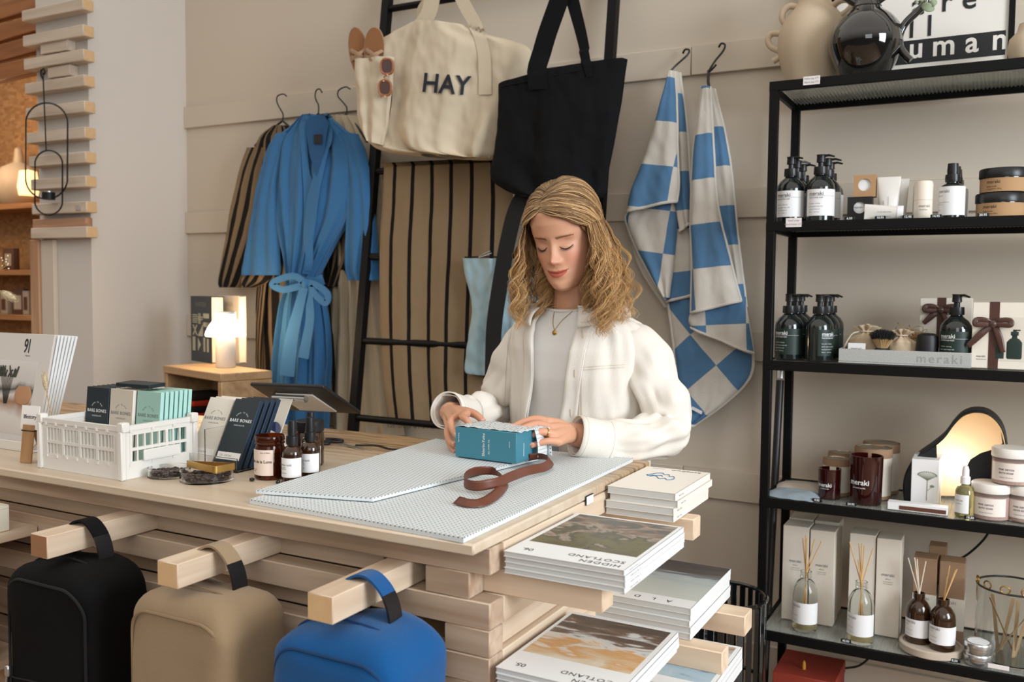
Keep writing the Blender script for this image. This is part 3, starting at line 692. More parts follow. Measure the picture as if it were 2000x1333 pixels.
# dried grasses
fluff = mat('bunny_tail', (206, 188, 158), .95, bump=1, bscale=300); straw = mat('straw', (188, 150, 96), .8)
def grass(lab, base, pts, r, hl):
    t = thing('dried_grass', lab, 'dried grass', base)
    P = [Vector(p)-Vector(base) for p in pts]
    obj('stem', MB().tube(spline([tuple(p) for p in P], 16), .0011, 5), straw, t)
    d = (P[-1]-P[-2]).normalized(); b = MB(); q_ = d.to_track_quat('Z', 'Y').to_matrix().to_4x4(); q_.translation = P[-1]
    b.lathe([(0, 0), (r*.7, hl*.15), (r, hl*.4), (r*.8, hl*.75), (0, hl)], 14, M=q_)
    for k_ in range(240):
        h_ = random.random(); a_ = random.uniform(0, 2*PI); rr = r*math.sin(PI*(h_*.85+.08))**.6
        p0 = q_ @ Vector((rr*math.cos(a_), rr*math.sin(a_), h_*hl)); p1 = q_ @ Vector((rr*1.32*math.cos(a_), rr*1.32*math.sin(a_), h_*hl+.006)); b.tube([p0, p1], [.0004, .0001], 3, caps=False)
    obj('seed_head', b, fluff, t, fix=False)
g0 = onZ(97, 878, H)
grass('thin dried bunny tail standing behind the wooden clip and crate', (g0.x+.014, R91.y-.022, H+.0004), [(g0.x+.014, R91.y-.022, H+.0004), onY(99, 830, R91.y-.022), onY(95, 790, R91.y-.022), onY(91, 764, R91.y-.022)], .0055, .045)
bt = onY(-90, 870, 1.30)
grass('pale dried bunny tail leaning in from the left edge of view', (bt.x, 1.30, H), [(bt.x, 1.30, H), onY(-70, 720, 1.25), onY(-56, 600, 1.22), onY(-24, 556, 1.2), onY(2, 570, 1.2)], .0078, .055)
t = thing('dried_twig', 'fine dried twig with tiny pale buds at the left edge', 'dried flower', (bt.x+.012, 1.32, H))
e_ = onY(-2, 530, 1.25); s0 = Vector((bt.x+.012, 1.32, H)); b = MB(); bb = MB()
b.tube([(0, 0, 0), onY(-50, 640, 1.26)-s0, e_-s0], .0009, 4)
for k_ in range(12):
    x_, y_ = random.uniform(-4, 18), random.uniform(498, 532); p_ = onY(x_, y_, 1.25)-s0; b.tube([e_-s0, p_], .0005, 3); bb.ell(p_, (.002, .002, .002), 6, 4)
obj('stem', b, straw, t); obj('buds', bb, mat('buds', (214, 196, 170), .8), t)

# round clear trays and the brass triangle
gravel = mat('dark_stones', (58, 42, 40), .5)
def tray(lab, cpx, r, hh):
    c_ = onZ(cpx[0], cpx[1], H); t = thing('acrylic_tray', lab, 'tray', (c_.x, c_.y, H+.0004), group='round clear trays')
    obj('tray_wall', MB().lathe([(0, 0), (r, 0), (r, hh), (r-.003, hh), (r-.003, .003), (0, .003)], 48), acr, t)
    b = MB()
    for k_ in range(int(170*(r/.05)**2)):
        a_ = random.uniform(0, 2*PI); q_ = (r-.008)*math.sqrt(random.random()); b.ell((q_*math.cos(a_), q_*math.sin(a_), .005+random.random()*hh*.38), (.0035+random.random()*.002,)*2+(.0028,), 6, 4)
    g_ = obj('stones', b, gravel, t); g_['kind'] = 'stuff'; return t
tray('smaller round clear tray of dark stones beside the white crate', (330, 930), .042, .018)
tray('larger round clear tray of dark stones under the brass triangle', (404, 938), .052, .021)
c_ = onZ(404, 938, H)
tp = []
tri = [(-.056, -.004), (.044, -.022), (.052, .030)]
for i in range(3):
    a_, b_, c2 = [Vector(tri[(i+k_) % 3]) for k_ in (-1, 0, 1)]
    p0 = b_+(a_-b_).normalized()*.008; p1 = b_+(c2-b_).normalized()*.008
    for k_ in range(5): u = k_/4; tp.append((p0*(1-u)*(1-u)+b_*2*u*(1-u)+p1*u*u))
t = thing('brass_triangle', 'brushed brass triangular dish loop resting on the larger clear tray', 'ornament', (c_.x, c_.y, H+.0218))
brass = mat('brass', (196, 158, 92), .3, metal=.9)
b = MB(); n_ = len(tp)
def ring(off):
    out = []
    for i in range(n_):
        d = (tp[(i+1) % n_]-tp[i-1]); d = Vector((d.y, -d.x)).normalized(); out.append(tp[i]+d*off)
    return out
o_, i_ = ring(0), ring(-.003); vs = [(p.x, p.y, z) for ringp in (o_, i_) for z in (0, .013) for p in ringp]
fs = []
for i in range(n_):
    j = (i+1) % n_; fs += [(i, j, n_+j, n_+i), (2*n_+i, 3*n_+i, 3*n_+j, 2*n_+j), (n_+i, n_+j, 3*n_+j, 3*n_+i), (i, 2*n_+i, 2*n_+j, j)]
b.add(vs, fs, 0, True); obj('band', b, brass, t, sharp=50)
obj('plate', MB().prism([(p.x, p.y) for p in ring(-.0025)], .001, .003), brass, t)

# amber jar and bottles
amber = mat('amber_glass', (120, 52, 14), .06, trans=.85, ior=1.35); ambd = mat('amber_dark', (48, 27, 11), .12, coat=.5)
blackp = mat('black_plastic', (24, 24, 26), .35); label_w = mat('label_white', (228, 228, 228), .6); label_p = mat('label_pink', (226, 206, 192), .6)
def wrap_label(b, r, z0, z1, a0, a1, n=24):
    b.grid(lambda u, v: (r*math.cos(a0+(a1-a0)*u), r*math.sin(a0+(a1-a0)*u), z0+(z1-z0)*v), n, 1); return b
def wrap_text(b, s_, size, r, z, a, align='LEFT', sp=1, bold=0, ecc=1):     # text around a cylinder, starting at angle a
    return b.mapped(tgeo(s_, size, align, sp, bold=bold), lambda x, y: (r*math.cos(a+x/r), r*math.sin(a+x/r), z+y))
def jar(lab, c_, r, h_):
    t = thing('candle_jar', lab, 'jar', (c_.x, c_.y, H+.0004))
    obj('glass', MB().lathe([(0, .001), (r-.004, 0), (r, .004), (r, h_*.70), (r-.002, h_*.76), (r-.002, h_*.80), (r, h_*.82), (r-.002, h_*.86), (r, h_*.90), (r-.001, h_*.97), (r-.002, h_), (r-.004, h_), (r-.005, h_*.9), (r-.004, h_*.7), (r-.004, .006), (0, .006)], 40), amber, t)
    obj('wax', MB().lathe([(0, .0065), (r-.0045, .0065), (r-.0045, h_*.62), (0, h_*.62)], 32), mat('amber_wax', (112, 54, 26), .5), t)
    obj('label', wrap_label(MB(), r+.0004, .010, h_*.70, -PI*.88, -PI*.19), label_p, t)
    b = MB(); wrap_text(b, 'Jardin de la Lune', .0085, r+.0008, h_*.40, -PI*.80, bold=.012); wrap_text(b, 'Sun of Elder', .0042, r+.0008, h_*.62, -PI*.46); wrap_text(b, 'parfum naturel', .003, r+.0008, h_*.24, -PI*.74); wrap_text(b, 'bougie 180g', .003, r+.0008, h_*.20, -PI*.74)
    obj('label_print', b, ink, t); return t
c_ = onZ(527, 934, H); jar('amber glass candle jar with blush label beside the dropper bottles', c_, .0305, .088)
def bottle(nm, lab, c_, r, hb, hc, group=None, z=H+.0004, gm=None, cap=None, rz=0, labm=None, txt=(('Bonne nuit', .007, .6), ('pillow mist', .004, .48), ('lavande 50 ml', .0035, .40), ('made by hand', .0035, .2)), nozzle=True, lr=(.14, .62), la=(-.80, .05)):
    t = thing(nm, lab, 'bottle', (c_[0], c_[1], z), rz, group)
    obj('glass', MB().lathe([(0, 0), (r-.003, 0), (r, .003), (r, hb*.68), (r*.97, hb*.76), (r*.8, hb*.84), (r*.45, hb*.90), (r*.42, hb)], 32), gm or ambd, t)
    obj('cap', MB().lathe([(r*.55, hb*.93), (r*.58, hb+.0), (r*.56, hb+hc*.28), (r*.42, hb+hc*.30), (r*.44, hb+hc*.55), (r*.40, hb+hc), (0, hb+hc)], 24), cap or blackp, t)
    obj('label', wrap_label(MB(), r+.0004, hb*lr[0], hb*lr[1], PI*la[0], PI*la[1]), labm or label_w, t)
    b = MB()
    for s_, sz, f in txt: wrap_text(b, s_, sz, r+.0008, hb*(lr[0]+(lr[1]-lr[0])*f), PI*(la[0]+.05))
    obj('label_print', b, ink_g, t); return t
c_ = onZ(571, 941, H); bt_ = bottle('dropper_bottle', 'front amber spray bottle with white label at the edge of the paper', c_, .0205, .080, .042, 'amber spray bottles on the counter')
c2_ = onZ(606, 931, H); dup(bt_, (c2_.x, c2_.y, H+.0004), 0, 'right amber spray bottle with white label, just behind the front one')
c3_ = onZ(580, 920, H); dup(bt_, (c3_.x+.012, c3_.y+.03, H+.0004), .4, 'amber spray bottle half hidden behind the two front bottles')
t = thing('candle_jar', 'dark lidded jar half hidden behind the blush labelled jar', 'jar', (c3_.x-.02, c3_.y+.065, H+.0004))
obj('glass', MB().lathe([(0, 0), (.028, 0), (.03, .004), (.03, .07), (.026, .075)], 32), ambd, t); obj('lid', MB().lathe([(.0, .075), (.030, .075), (.031, .079), (.031, .096), (.029, .098), (0, .098)], 32), blackp, t)
for i, (x_, y_) in enumerate(((492, 941), (543, 946), (553, 948))):
    c_ = onZ(x_, y_, H)
    o = obj('letter_bead', MB().rbox(-.004, .004, -.004, .004, 0, .007, .002, 2), mat('black_gloss', (14, 14, 16), .1, coat=1), None, (c_.x, c_.y, H+.0004), (0, 0, .4*i))
    tag(o, ['tiny glossy black bead by the foot of the blush labelled jar', 'tiny glossy black bead left of the pair near the paper', 'tiny glossy black bead nearest the front spray bottle'][i], 'bead')
# till tablet on its stand
al = mat('aluminium', (196, 196, 196), .25, metal=.9); stw = mat('stand_white', (214, 208, 198), .5); tabm = mat('tablet_black', (26, 24, 24), .45)
Y1, Y2 = 1.70, 1.84
T1 = onY(489, 746, Y1); T2 = onY(633, 751, Y1); T3 = onY(672, 801, Y2); T4 = T1+(T3-T2)
base = onZ(535, 868, H); 
t = thing('till_tablet', 'black point-of-sale tablet on a white and silver stand, seen from behind', 'tablet', (T1.x*.5+T2.x*.5, Y1+.07, H+.0004))
O_ = t.location
ux = (T2-T1); LX = ux.length; ux.normalize(); uy = (T4-T1); uy = (uy-ux*uy.dot(ux)); LY = uy.length; uy.normalize(); un = ux.cross(uy)
fm = Matrix(((ux.x, uy.x, un.x, T1.x-O_.x), (ux.y, uy.y, un.y, T1.y-O_.y), (ux.z, uy.z, un.z, T1.z-O_.z), (0, 0, 0, 1)))
obj('tablet_case', MB().rbox(0, LX, 0, LY, -.010, 0, .004, 3, M=fm), tabm, t)
obj('screen', MB().rbox(.008, LX-.008, .008, LY-.008, 0, .0008, .0003, 1, M=fm), mat('screen_off', (18, 20, 24), .1, coat=1), t)
hc = fm @ Vector((LX*.42, LY*.30, -.020))
obj('hinge', MB().tube([hc-ux*.052, hc+ux*.052], .0095, 20), al, t)
obj('hinge_bracket', MB().rbox(LX*.42-.045, LX*.42+.075, LY*.25, LY*.9, -.014, -.0101, .001, 1, M=fm), stw, t)
bz = Vector((hc.x-.035, hc.y+.01, 0))
arm = MB(); 
arm.prism([(-.030, 0), (.030, 0), (.028, .02), (.020, hc.z), (-.020, hc.z), (-.028, .02)], -.002, .002, lambda a, b_, h: (bz.x+(hc.x-bz.x)*b_/hc.z+a, hc.y-.013+h+.035*(1-b_/hc.z)**2*-1, b_))
obj('stand_arm', arm, stw, t)
obj('stand_base', MB().rbox(bz.x-.06, bz.x+.06, hc.y-.07, hc.y+.07, 0, .004, .001, 1), stw, t)
sc = Vector((bz.x+.022, hc.y-.036, .040))
sb = MB().lathe([(0, 0), (.016, 0), (.016, .0012), (0, .0012)], 32, M=Matrix.Translation(sc) @ Matrix.Rotation(PI/2, 4, 'X'))
so = obj('round_sticker', sb, [mat('navy_sticker', (24, 44, 92), .5), mat('slate_sticker', (84, 96, 128), .5)], t)
for p in so.data.polygons:
    if p.center.x > sc.x: p.material_index = 1
# scissors
c_ = onZ(672, 868, H); t = thing('scissors', 'dark handled scissors lying on the worn back of the worktop', 'scissors', (c_.x, c_.y-.02, H+.0004), math.radians(-14))
obj('blades', MB().prism([(0, 0), (.12, .006), (.0, .012)], 0, .002).prism([(0, .004), (.115, -.012), (.0, .014)], .002, .0035), al, t)
for s_ in (-1, 1): obj('handle', MB().tube([(-.045+.028*math.cos(a_*PI/10), s_*.02+.016*math.sin(a_*PI/10), .004) for a_ in range(20)], .0035, 6, True), blackp, t)
c_ = onZ(720, 875, H)
b = MB(); b.tube([tuple(v) for v in spline([(0, 0, .0025), (.05, .02, .0025), (.11, .0, .0025), (.16, .03, .0025), (.24, .02, .0025)], 30)], .0022, 6)
tag(obj('charging_cable', b, blackp, None, (c_.x-.04, c_.y+.0, H+.0004)), 'thin black cord lying across the worn back part of the worktop', 'cord')

# ================================================ BACKPACKS ON THE PEGS
def backpack(px, py0, label, rgb, piping, sh, wid=.27, hgt=.40, dep=.15, top=None, dx=0, dark=None, side=None):
    fab = mat('pack_'+label.split()[0], rgb, .85, bump=.5, bscale=700, sheen=.0 if rgb[0] < 20 and rgb[1] < 20 else .15); pip = mat('piping_'+label.split()[0], piping, .8)
    t = thing('backpack', label, 'backpack', px)
    def sect(u, v, g=0):
        # rounded box, u around in plan, v up
        a_ = 2*PI*u; e = .32; c0, s0 = math.cos(a_), math.sin(a_)
        cx_ = math.copysign(abs(c0)**e, c0); sy = math.copysign(abs(s0)**.45, s0)
        z = -hgt+hgt*v
        return cx_, sy, z
    b = MB()
    nv = 40
    def f(u, v):
        # v 0..1 from the bottom centre over the wall to the top centre
        if v < .08: k = (v/.08)**.5; zz = -hgt
        elif v > .80:
            th_ = (v-.80)/.20*PI/2; k = max(0, math.cos(th_))**.42; zz = -.05+.05*math.sin(th_)**1.2
        else: k = 1; zz = -hgt+(hgt-.05)*(v-.08)/.72
        cx_, sy, _ = sect(u, v)
        x = cx_*wid/2*(k if v < .08 else k if v > .80 else 1); y = sy*dep/2*(k if v < .08 else (k if v > .8 else 1))
        d = .012*nz(x*9+sh, y*9, zz*9+sh)+.003*nz(x*22, y*22+sh, zz*22)
        if v > .8 and k < .02: x = cx_*.001; y = sy*.001 
        return (x*(1+d*2)+dx*0, y+d+dep/2*0, zz+ (d if v > .1 else 0)-.0)
    b.grid(f, 72, nv, closeu=True); obj('pack_body', b, fab, t)
    # front panel outlined with piping
    pp = []; wf = wid/2*.88; ht = -.030; hb = -hgt+.02; r_ = .052
    for k_ in range(13): a_ = PI-PI/2*k_/12; pp.append((-wf+r_+r_*math.cos(a_), ht-r_+r_*math.sin(a_)))
    for k_ in range(13): a_ = PI/2-PI/2*k_/12; pp.append((wf-r_+r_*math.cos(a_), ht-r_+r_*math.sin(a_)))
    pp += [(wf, hb+.03), (wf-.03, hb), (-wf+.03, hb), (-wf, hb+.03)]
    yf = lambda x: -dep/2*(1-min(1, abs(x)/(wid/2))**6.25)**.225-.0015
    obj('front_piping', MB().tube([(x, yf(x), z) for x, z in pp], .0028, 6, True), pip, t)
    q_ = [(-wf+(2*wf)*k_/12, yf(-wf+2*wf*k_/12)+.001, -.215-.010*abs(k_/6-1)**2) for k_ in range(13)]
    obj('pocket_seam', MB().tube(q_, .0016, 5), pip, t)
    zp_ = MB().tube([(-wf-.003, yf(wf)-.001, -.205), (-wf-.003, yf(wf)-.001, -hgt+.03)], .003, 5); obj('zip', zp_, blackp, t)
    obj('zip_pull', MB().rbox(-wf-.008, -wf+.004, yf(wf)-.008, yf(wf)-.002, -.225, -.203, .002, 1).tube([(-wf-.002, yf(wf)-.006, -.224), (-wf-.004, yf(wf)-.007, -.245)], .002, 5), (al if 'black' in label else blackp), t)
    # carrying loop over the peg
    tz = .062; hp = [(-.055, .02, -.012), (-.050, .02, .02), (-.036, .02, tz-.012), (-.012, .02, tz+.004), (.012, .02, tz+.004), (.036, .02, tz-.014), (.050, .02, .022), (.056, .02, -.012)]
    hpts = spline(hp, 36)
    L1 = MB().tube(hpts[2:28], .017, 10, flat=.22, up=(0, 0, 1)); 
    def strap(pts, m_, nm): 
        bb = MB(); n_ = len(pts); vs = []; fs = []
        for i in range(n_):
            a_ = Vector(pts[max(0, i-1)]); c_ = Vector(pts[min(n_-1, i+1)]); tt = (c_-a_).normalized(); nn = Vector((tt.z, 0, -tt.x)); p_ = Vector(pts[i])
            for (yy, tn) in ((-.016, -.002), (.016, -.002), (.016, .002), (-.016, .002)): vs.append(p_+Vector((0, yy, 0))+nn*tn)
        for i in range(n_-1):
            for k_ in range(4): fs.append((i*4+k_, i*4+(k_+1) % 4, i*4+4+(k_+1) % 4, i*4+4+k_))
        fs += [(3, 2, 1, 0), tuple((n_-1)*4+k_ for k_ in range(4))]
        bb.add(vs, fs, 0, True); return obj(nm, bb, m_, t, sharp=60)
    strap(hpts[0:28], fab, 'handle'); strap(hpts[27:37], dark or blackp, 'handle_tab')
    # shoulder straps behind
    for s_ in (-1, 1):
        obj('shoulder_strap', MB().tube(spline([(s_*.05, dep/2-.01, -.03), (s_*.07, dep/2+.004, -.10), (s_*.08, dep/2+.006, -.25), (s_*.10, dep/2, -hgt+.04)], 16), .022, 8, flat=.25, up=(0, 1, 0)), fab, t)
    # gusset zip running over the top
    gz = [(wid/2*.9*math.cos(PI*k_/24)*1.0, -.02, -.055+.058*math.sin(PI*k_/24)**.6) for k_ in range(25)]
    obj('top_seam', MB().tube([(x, y, z+.002) for x, y, z in gz], .0018, 5), pip, t)
    return t
# bag tops sit just under their pegs; the loops pass over them
zp0 = LZ[1]-.045
for i, (nm_, rgb, pip_, x_, dz) in enumerate((('black backpack hanging from the left counter peg, small silver zip pull', (9, 9, 10), (14, 14, 15), pegX[0]-.012, 0), ('tan backpack with black zip hanging from the middle counter peg', (148, 126, 98), (136, 114, 86), pegX[1]-.006, 0), ('bright blue backpack hanging from the right counter peg', (6, 76, 132), (5, 56, 100), pegX[2]-.006, 0))):
    backpack((x_, 1.105, zp0-.0135+dz), 0, nm_, rgb, pip_, i*3.1, wid=.245)
# ================================================ SIDE TABLE WITH BOOKS AND LAMP
tw = wood('table_oak', (196, 162, 122), (170, 134, 96), 0)
TZ = 1.05
A = onZ(318, 714, TZ); B = onZ(431, 731, TZ); Cc = onZ(497, 722, TZ)
ta = math.atan2(B.y-A.y, B.x-A.x); tw_ = (B-A).length; td = .21
t = thing('side_table', 'small open-fronted wooden side table under the glowing lamp and books', 'side table', (B.x, B.y, 0), ta)
obj('table_top', MB().rbox(-tw_, 0, 0, td, TZ-.03, TZ, .003, 1), tw, t)
for x0 in (-tw_, -.03): obj('side_panel', MB().rbox(x0, x0+.03, .003, td, .05, TZ-.0305, .003, 1), tw, t)
for z0 in (TZ-.25, TZ-.60): obj('shelf_board', MB().rbox(-tw_+.0305, -.0305, .01, td, z0, z0+.022, .002, 1), tw, t)
obj('back_panel', MB().box(-tw_+.031, -.031, td-.012, td-.004, .05, TZ-.0305), tw, t)
obj('plinth', MB().rbox(-tw_, 0, .02, td, 0, .0495, .002, 1), tw, t)
Rt = Matrix.Rotation(ta, 3, 'Z'); OT = Vector((B.x, B.y, 0))
def tl(x, y, z): return OT+Rt @ Vector((x, y, z))
for i, (c_, z_, w_) in enumerate((('dark grey', .0, .17), ('red', .026, .165), ('black', .050, .16), ('red', .074, .155), ('dark grey', .098, .15))):
    m_ = mat('fold_'+c_.replace(' ', '_'), {'dark grey': (40, 36, 36), 'red': (172, 52, 34), 'black': (26, 24, 26)}[c_], .9, bump=.4, bscale=400)
    o = obj('folded_cloth', MB().rbox(-tw_+.04, -tw_+.04+w_, .03, .19, 0, .024, .009, 3), m_, None, tl(0, 0, TZ-.2275+z_), (0, 0, ta))
    tag(o, ['dark grey folded cloth at the bottom of the pile in the side table', 'red folded cloth second from bottom in the side table', 'black folded cloth in the middle of the pile in the side table', 'red folded cloth second from top in the side table', 'dark grey folded cloth on top of the pile in the side table'][i], 'folded cloth', 'folded cloths in the side table')
# books
kin = mat('slate_cover', (52, 58, 66), .5); kin_i = mat('kin_print', (170, 168, 148), .6)
ba = onZ(337, 705, TZ); bb_ = onZ(415, 711, TZ)
bw_ = .20; bh_ = .275; bdp = .055
t = thing('book', 'large slate-grey book with pale geometric cover standing on the side table', 'book', (bb_.x-.004, bb_.y, TZ+.0004), ta-.04)
obj('cover', MB().rbox(-bw_, 0, 0, .003, 0, bh_, .001, 1).rbox(-bw_, 0, bdp-.003, bdp, 0, bh_, .001, 1).rbox(-bw_, -bw_+.003, 0, bdp, 0, bh_, .001, 1), kin, t)
obj('pages', MB().box(-bw_+.003, -.003, .0031, bdp-.0031, .004, bh_-.004), mat('book_pages', (224, 212, 190), .8), t)
b = MB().mapped(tgeo('KINFOLK', .026, 'CENTER', 1.2, sx=.85), lambda x, y: (-bw_*.5+x, -.0004, bh_*.845+y)); obj('title', b, mat('kin_title', (126, 124, 116), .5), t)
b = MB(); u_ = .0185; ox, oz = -bw_+.018, .045
def R_(x0, x1, z0, z1): b.box(ox+x0*u_, ox+x1*u_, -.0006, -.0001, oz+z0*u_, oz+z1*u_)
def T_(pts): b.prism([(ox+x*u_, oz+z*u_) for x, z in pts], -.0006, -.0001, lambda a, c, h: (a, h, c))
for k_ in range(5): R_(0, 2.6, 6.4+k_*.42, 6.62+k_*.42)
R_(3.1, 3.35, 6.2, 8.6); R_(3.6, 3.85, 6.2, 8.6); R_(2.7, 5.4, 7.1, 7.35); R_(2.7, 5.4, 7.6, 7.85); R_(4.1, 4.35, 6.2, 8.6)
R_(5.7, 8.6, 7.5, 8.6); R_(5.7, 8.6, 5.6, 6.6); R_(7.3, 8.6, 3.3, 6.6)
T_([(0, 5.9), (.6, 5.9), (2.6, 3.6), (2.0, 3.6)]); T_([(2.0, 5.9), (2.6, 5.9), (.6, 3.6), (0, 3.6)])
T_([(2.7, 3.4), (5.5, 3.4), (5.5, 6.2)]); R_(0, 1.4, 0, 3.2); T_([(2.8, 0), (2.8, 3.0), (4.4, 1.5)]); R_(5.7, 6.6, 0, 3.2); R_(7.5, 8.4, 0, 3.0)
obj('cover_pattern', b, kin_i, t)
t = thing('book', 'pale book standing behind the slate one, its title partly hidden', 'book', (onY(467, 700, bb_.y+.062).x, bb_.y+.062, TZ+.0004), ta-.06)
obj('cover', MB().rbox(-.20, 0, 0, .003, 0, .278, .001, 1).rbox(-.20, 0, .03, .033, 0, .278, .001, 1).rbox(-.20, -.197, 0, .033, 0, .278, .001, 1), mat('pale_cover', (206, 192, 172), .6), t)
obj('pages', MB().box(-.197, -.003, .0031, .0299, .004, .274), mat('book_pages', (224, 212, 190), .8), t)
obj('title', MB().mapped(tgeo('KINFOLK', .024, 'CENTER', 1.2, sx=.85), lambda x, y: (-.10+x, -.0004, .235+y)), mat('kin_title', (126, 124, 116), .5), t)
# portable lamp
lp = onZ(441, 718, TZ)
t = thing('table_lamp', 'small white portable lamp with glowing domed shade on the side table', 'lamp', (lp.x, lp.y, TZ+.0004))
obj('lamp_base', MB().lathe([(0, 0), (.036, 0), (.0385, .003), (.0385, .105), (.036, .12), (0, .12)], 40), mat('lamp_grey', (206, 204, 200), .4), t)
obj('lamp_shade', MB().lathe([(.034, .122), (.074, .122), (.077, .127), (.074, .140), (.062, .164), (.048, .182), (.040, .192), (.040, .208), (0, .208)], 40), mat('lamp_glow', (255, 244, 226), .5, emit=(255, 236, 205), estr=5), t)
obj('lamp_cap', MB().lathe([(.040, .2085), (.0405, .217), (.037, .219), (0, .219)], 40), mat('lamp_grey', (206, 204, 200), .4), t)
point('table_lamp_light', (lp.x, lp.y-.10, TZ+.17), 2.0, (1.0, .66, .34), .05)
point('table_lamp_light_back', (lp.x+.02, lp.y+.11, TZ+.17), 2.0, (1.0, .66, .34), .05)

# ================================================ ROBES ON HANGERS
def stripes_u(m, cols, n, ph=0, w_=.5, swap=False, warp=0):
    def bld(nt, N, L):
        tc = N.new('ShaderNodeTexCoord'); s_ = N.new('ShaderNodeSeparateXYZ'); L.new(tc.outputs['UV'], s_.inputs[0])
        x = s_.outputs['Y' if swap else 'X']
        if warp: x = mth(nt, 'ADD', x, mth(nt, 'MULTIPLY', s_.outputs['X' if swap else 'Y'], warp))
        f = mth(nt, 'FRACT', mth(nt, 'ADD', mth(nt, 'MULTIPLY', x, n), ph))
        return mixc(nt, mth(nt, 'LESS_THAN', f, w_), lin(cols[0]), lin(cols[1]))
    return node_color(m, bld)
rs = stripes_u(mat('robe_stripe', (128, 110, 88), .9, bump=.4, bscale=500), ((128, 110, 88), (34, 31, 29)), 6, .1, .5)
rs2 = stripes_u(mat('robe_stripe_sleeve', (128, 110, 88), .9, bump=.4, bscale=500), ((134, 114, 90), (34, 31, 29)), 3, .1, .5, warp=.25)
rb = mat('robe_blue', (58, 108, 154), .9, bump=.5, bscale=600, sheen=.1); rbd = mat('robe_blue_inside', (48, 98, 146), .9, bump=.5, bscale=600)
rc = mat('robe_cream', (186, 172, 148), .9, bump=.4, bscale=500, var=.06, vscale=12)
hang = mat('hanger_black', (26, 26, 27), .4)
def hanger(lab, hk, neck, span, Y):
    p0 = onY(neck[0], neck[1], Y); t = thing('coat_hanger', lab, 'hanger', p0)
    def L_(x, y): p = onY(x, y, Y)-p0; return (p.x, 0, p.z)
    obj('hook', MB().tube([L_(x, y) for x, y in spline(hk, 30)], .003, 8), hang, t)
    (xa, ya), (xb, yb) = span
    obj('arms', MB().tube([L_(xa, ya), L_((xa+neck[0])/2, (ya+neck[1])/2-3), L_(*neck), L_((xb+neck[0])/2, (yb+neck[1])/2-3), L_(xb, yb)], .005, 8), hang, t)
    obj('bar', MB().tube([L_(xa, ya), L_(xb, yb)], .004, 8), hang, t)
YR = 2.98
hanger('left black wire hanger holding the striped robe', [(560, 188), (553, 184), (542, 188), (541, 200), (548, 214), (553, 224), (552, 236)], (552, 236), ((498, 285), (606, 290)), 3.02)
hanger('middle black wire hanger holding the blue robe', [(629, 181), (624, 174), (617, 178), (616, 192), (622, 206), (622, 222)], (622, 222), ((560, 290), (680, 290)), 2.955)
hanger('right black wire hanger holding the cream robe', [(684, 174), (675, 170), (662, 176), (660, 188), (670, 200), (677, 210), (677, 222)], (677, 222), ((630, 275), (720, 280)), 3.05)
t = thing('striped_robe', 'tan and black striped robe hanging behind the blue robe', 'robe', (0, 0, 0))
obj('robe_body', drape(MB(), [(248, 540, 575), (275, 508, 600), (330, 492, 640), (420, 495, 655), (520, 520, 640), (560, 508, 640), (640, 505, 650), (740, 510, 655), (830, 515, 660)], 3.05, .05, [(4, .012, 0, .4, 1.3), (7, .005, 2, .3, 1)], 48, 70, 1), rs, t)
obj('sleeve', drape(MB(), [(290, 488, 530), (340, 470, 520), (420, 452, 512), (500, 440, 490), (548, 431, 476), (562, 434, 470)], 3.035, .035, [(3, .006, 0, .5, 1)], 30, 40, 2), rs2, t)
obj('sleeve', drape(MB(), [(300, 620, 660), (400, 640, 690), (500, 645, 690), (560, 640, 672)], 3.06, .03, [(3, .006, 0, .5, 1)], 24, 30, 3), rs2, t)
obj('belt_bow', drape(MB(), [(520, 510, 525), (535, 480, 528), (552, 473, 522), (562, 480, 500)], 2.96, .02, [(3, .004, 0, 1, 1)], 20, 16, 4), rs2, t)
obj('belt_tail', drape(MB(), [(548, 508, 522), (620, 500, 516), (700, 500, 512), (800, 502, 514)], 2.97, .008, (), 8, 24, 5), rs2, t)
t = thing('cream_robe', 'cream crinkled robe hanging between the blue robe and the ladder', 'robe', (0, 0, 0))
obj('robe_body', drape(MB(), [(228, 650, 700), (260, 640, 722), (330, 640, 745), (430, 640, 760), (520, 655, 755), (640, 650, 765), (760, 640, 780), (850, 636, 790)], 3.085, .05, [(5, .010, 0, .5, 1.5), (11, .004, 1, .5, 1)], 60, 60, 7), rc, t)
obj('sleeve', drape(MB(), [(280, 700, 740), (360, 706, 750), (450, 712, 752), (480, 716, 748)], 3.06, .02, [(3, .004, 0, 1, 1)], 20, 26, 8), rc, t)
t = thing('blue_robe', 'cornflower blue robe tied with a bow, hanging on the middle hanger', 'robe', (0, 0, 0))
bl = MB()
drape(bl, [(228, 600, 645), (250, 572, 672), (275, 545, 698), (310, 532, 712), (360, 530, 706), (420, 540, 690), (480, 556, 656), (530, 567, 630), (545, 570, 624), (560, 570, 628), (600, 555, 640), (680, 542, 648), (760, 535, 646), (850, 532, 642)], 2.97, .06, [(5, .011, 0, .6, 1.2), (9, .006, 2, .6, 1.2), (3, .008, 1, .2, 1)], 80, 110, 9)
bl.v = [v for v in bl.v]; obj('robe_body', bl, rb, t)
obj('sleeve', drape(MB(), [(262, 545, 575), (300, 525, 560), (360, 508, 548), (430, 494, 546), (500, 482, 548), (522, 477, 549), (538, 476, 547)], 2.945, .035, [(2.5, .007, 0, .3, 1.3)], 30, 50, 10), rb, t)
obj('sleeve', drape(MB(), [(262, 660, 700), (300, 676, 716), (360, 682, 726), (430, 680, 734), (500, 678, 740), (530, 679, 741), (548, 684, 744)], 2.965, .035, [(2.5, .007, 1, .3, 1.3)], 30, 50, 11), rb, t)
bv = bvh_of(bl)
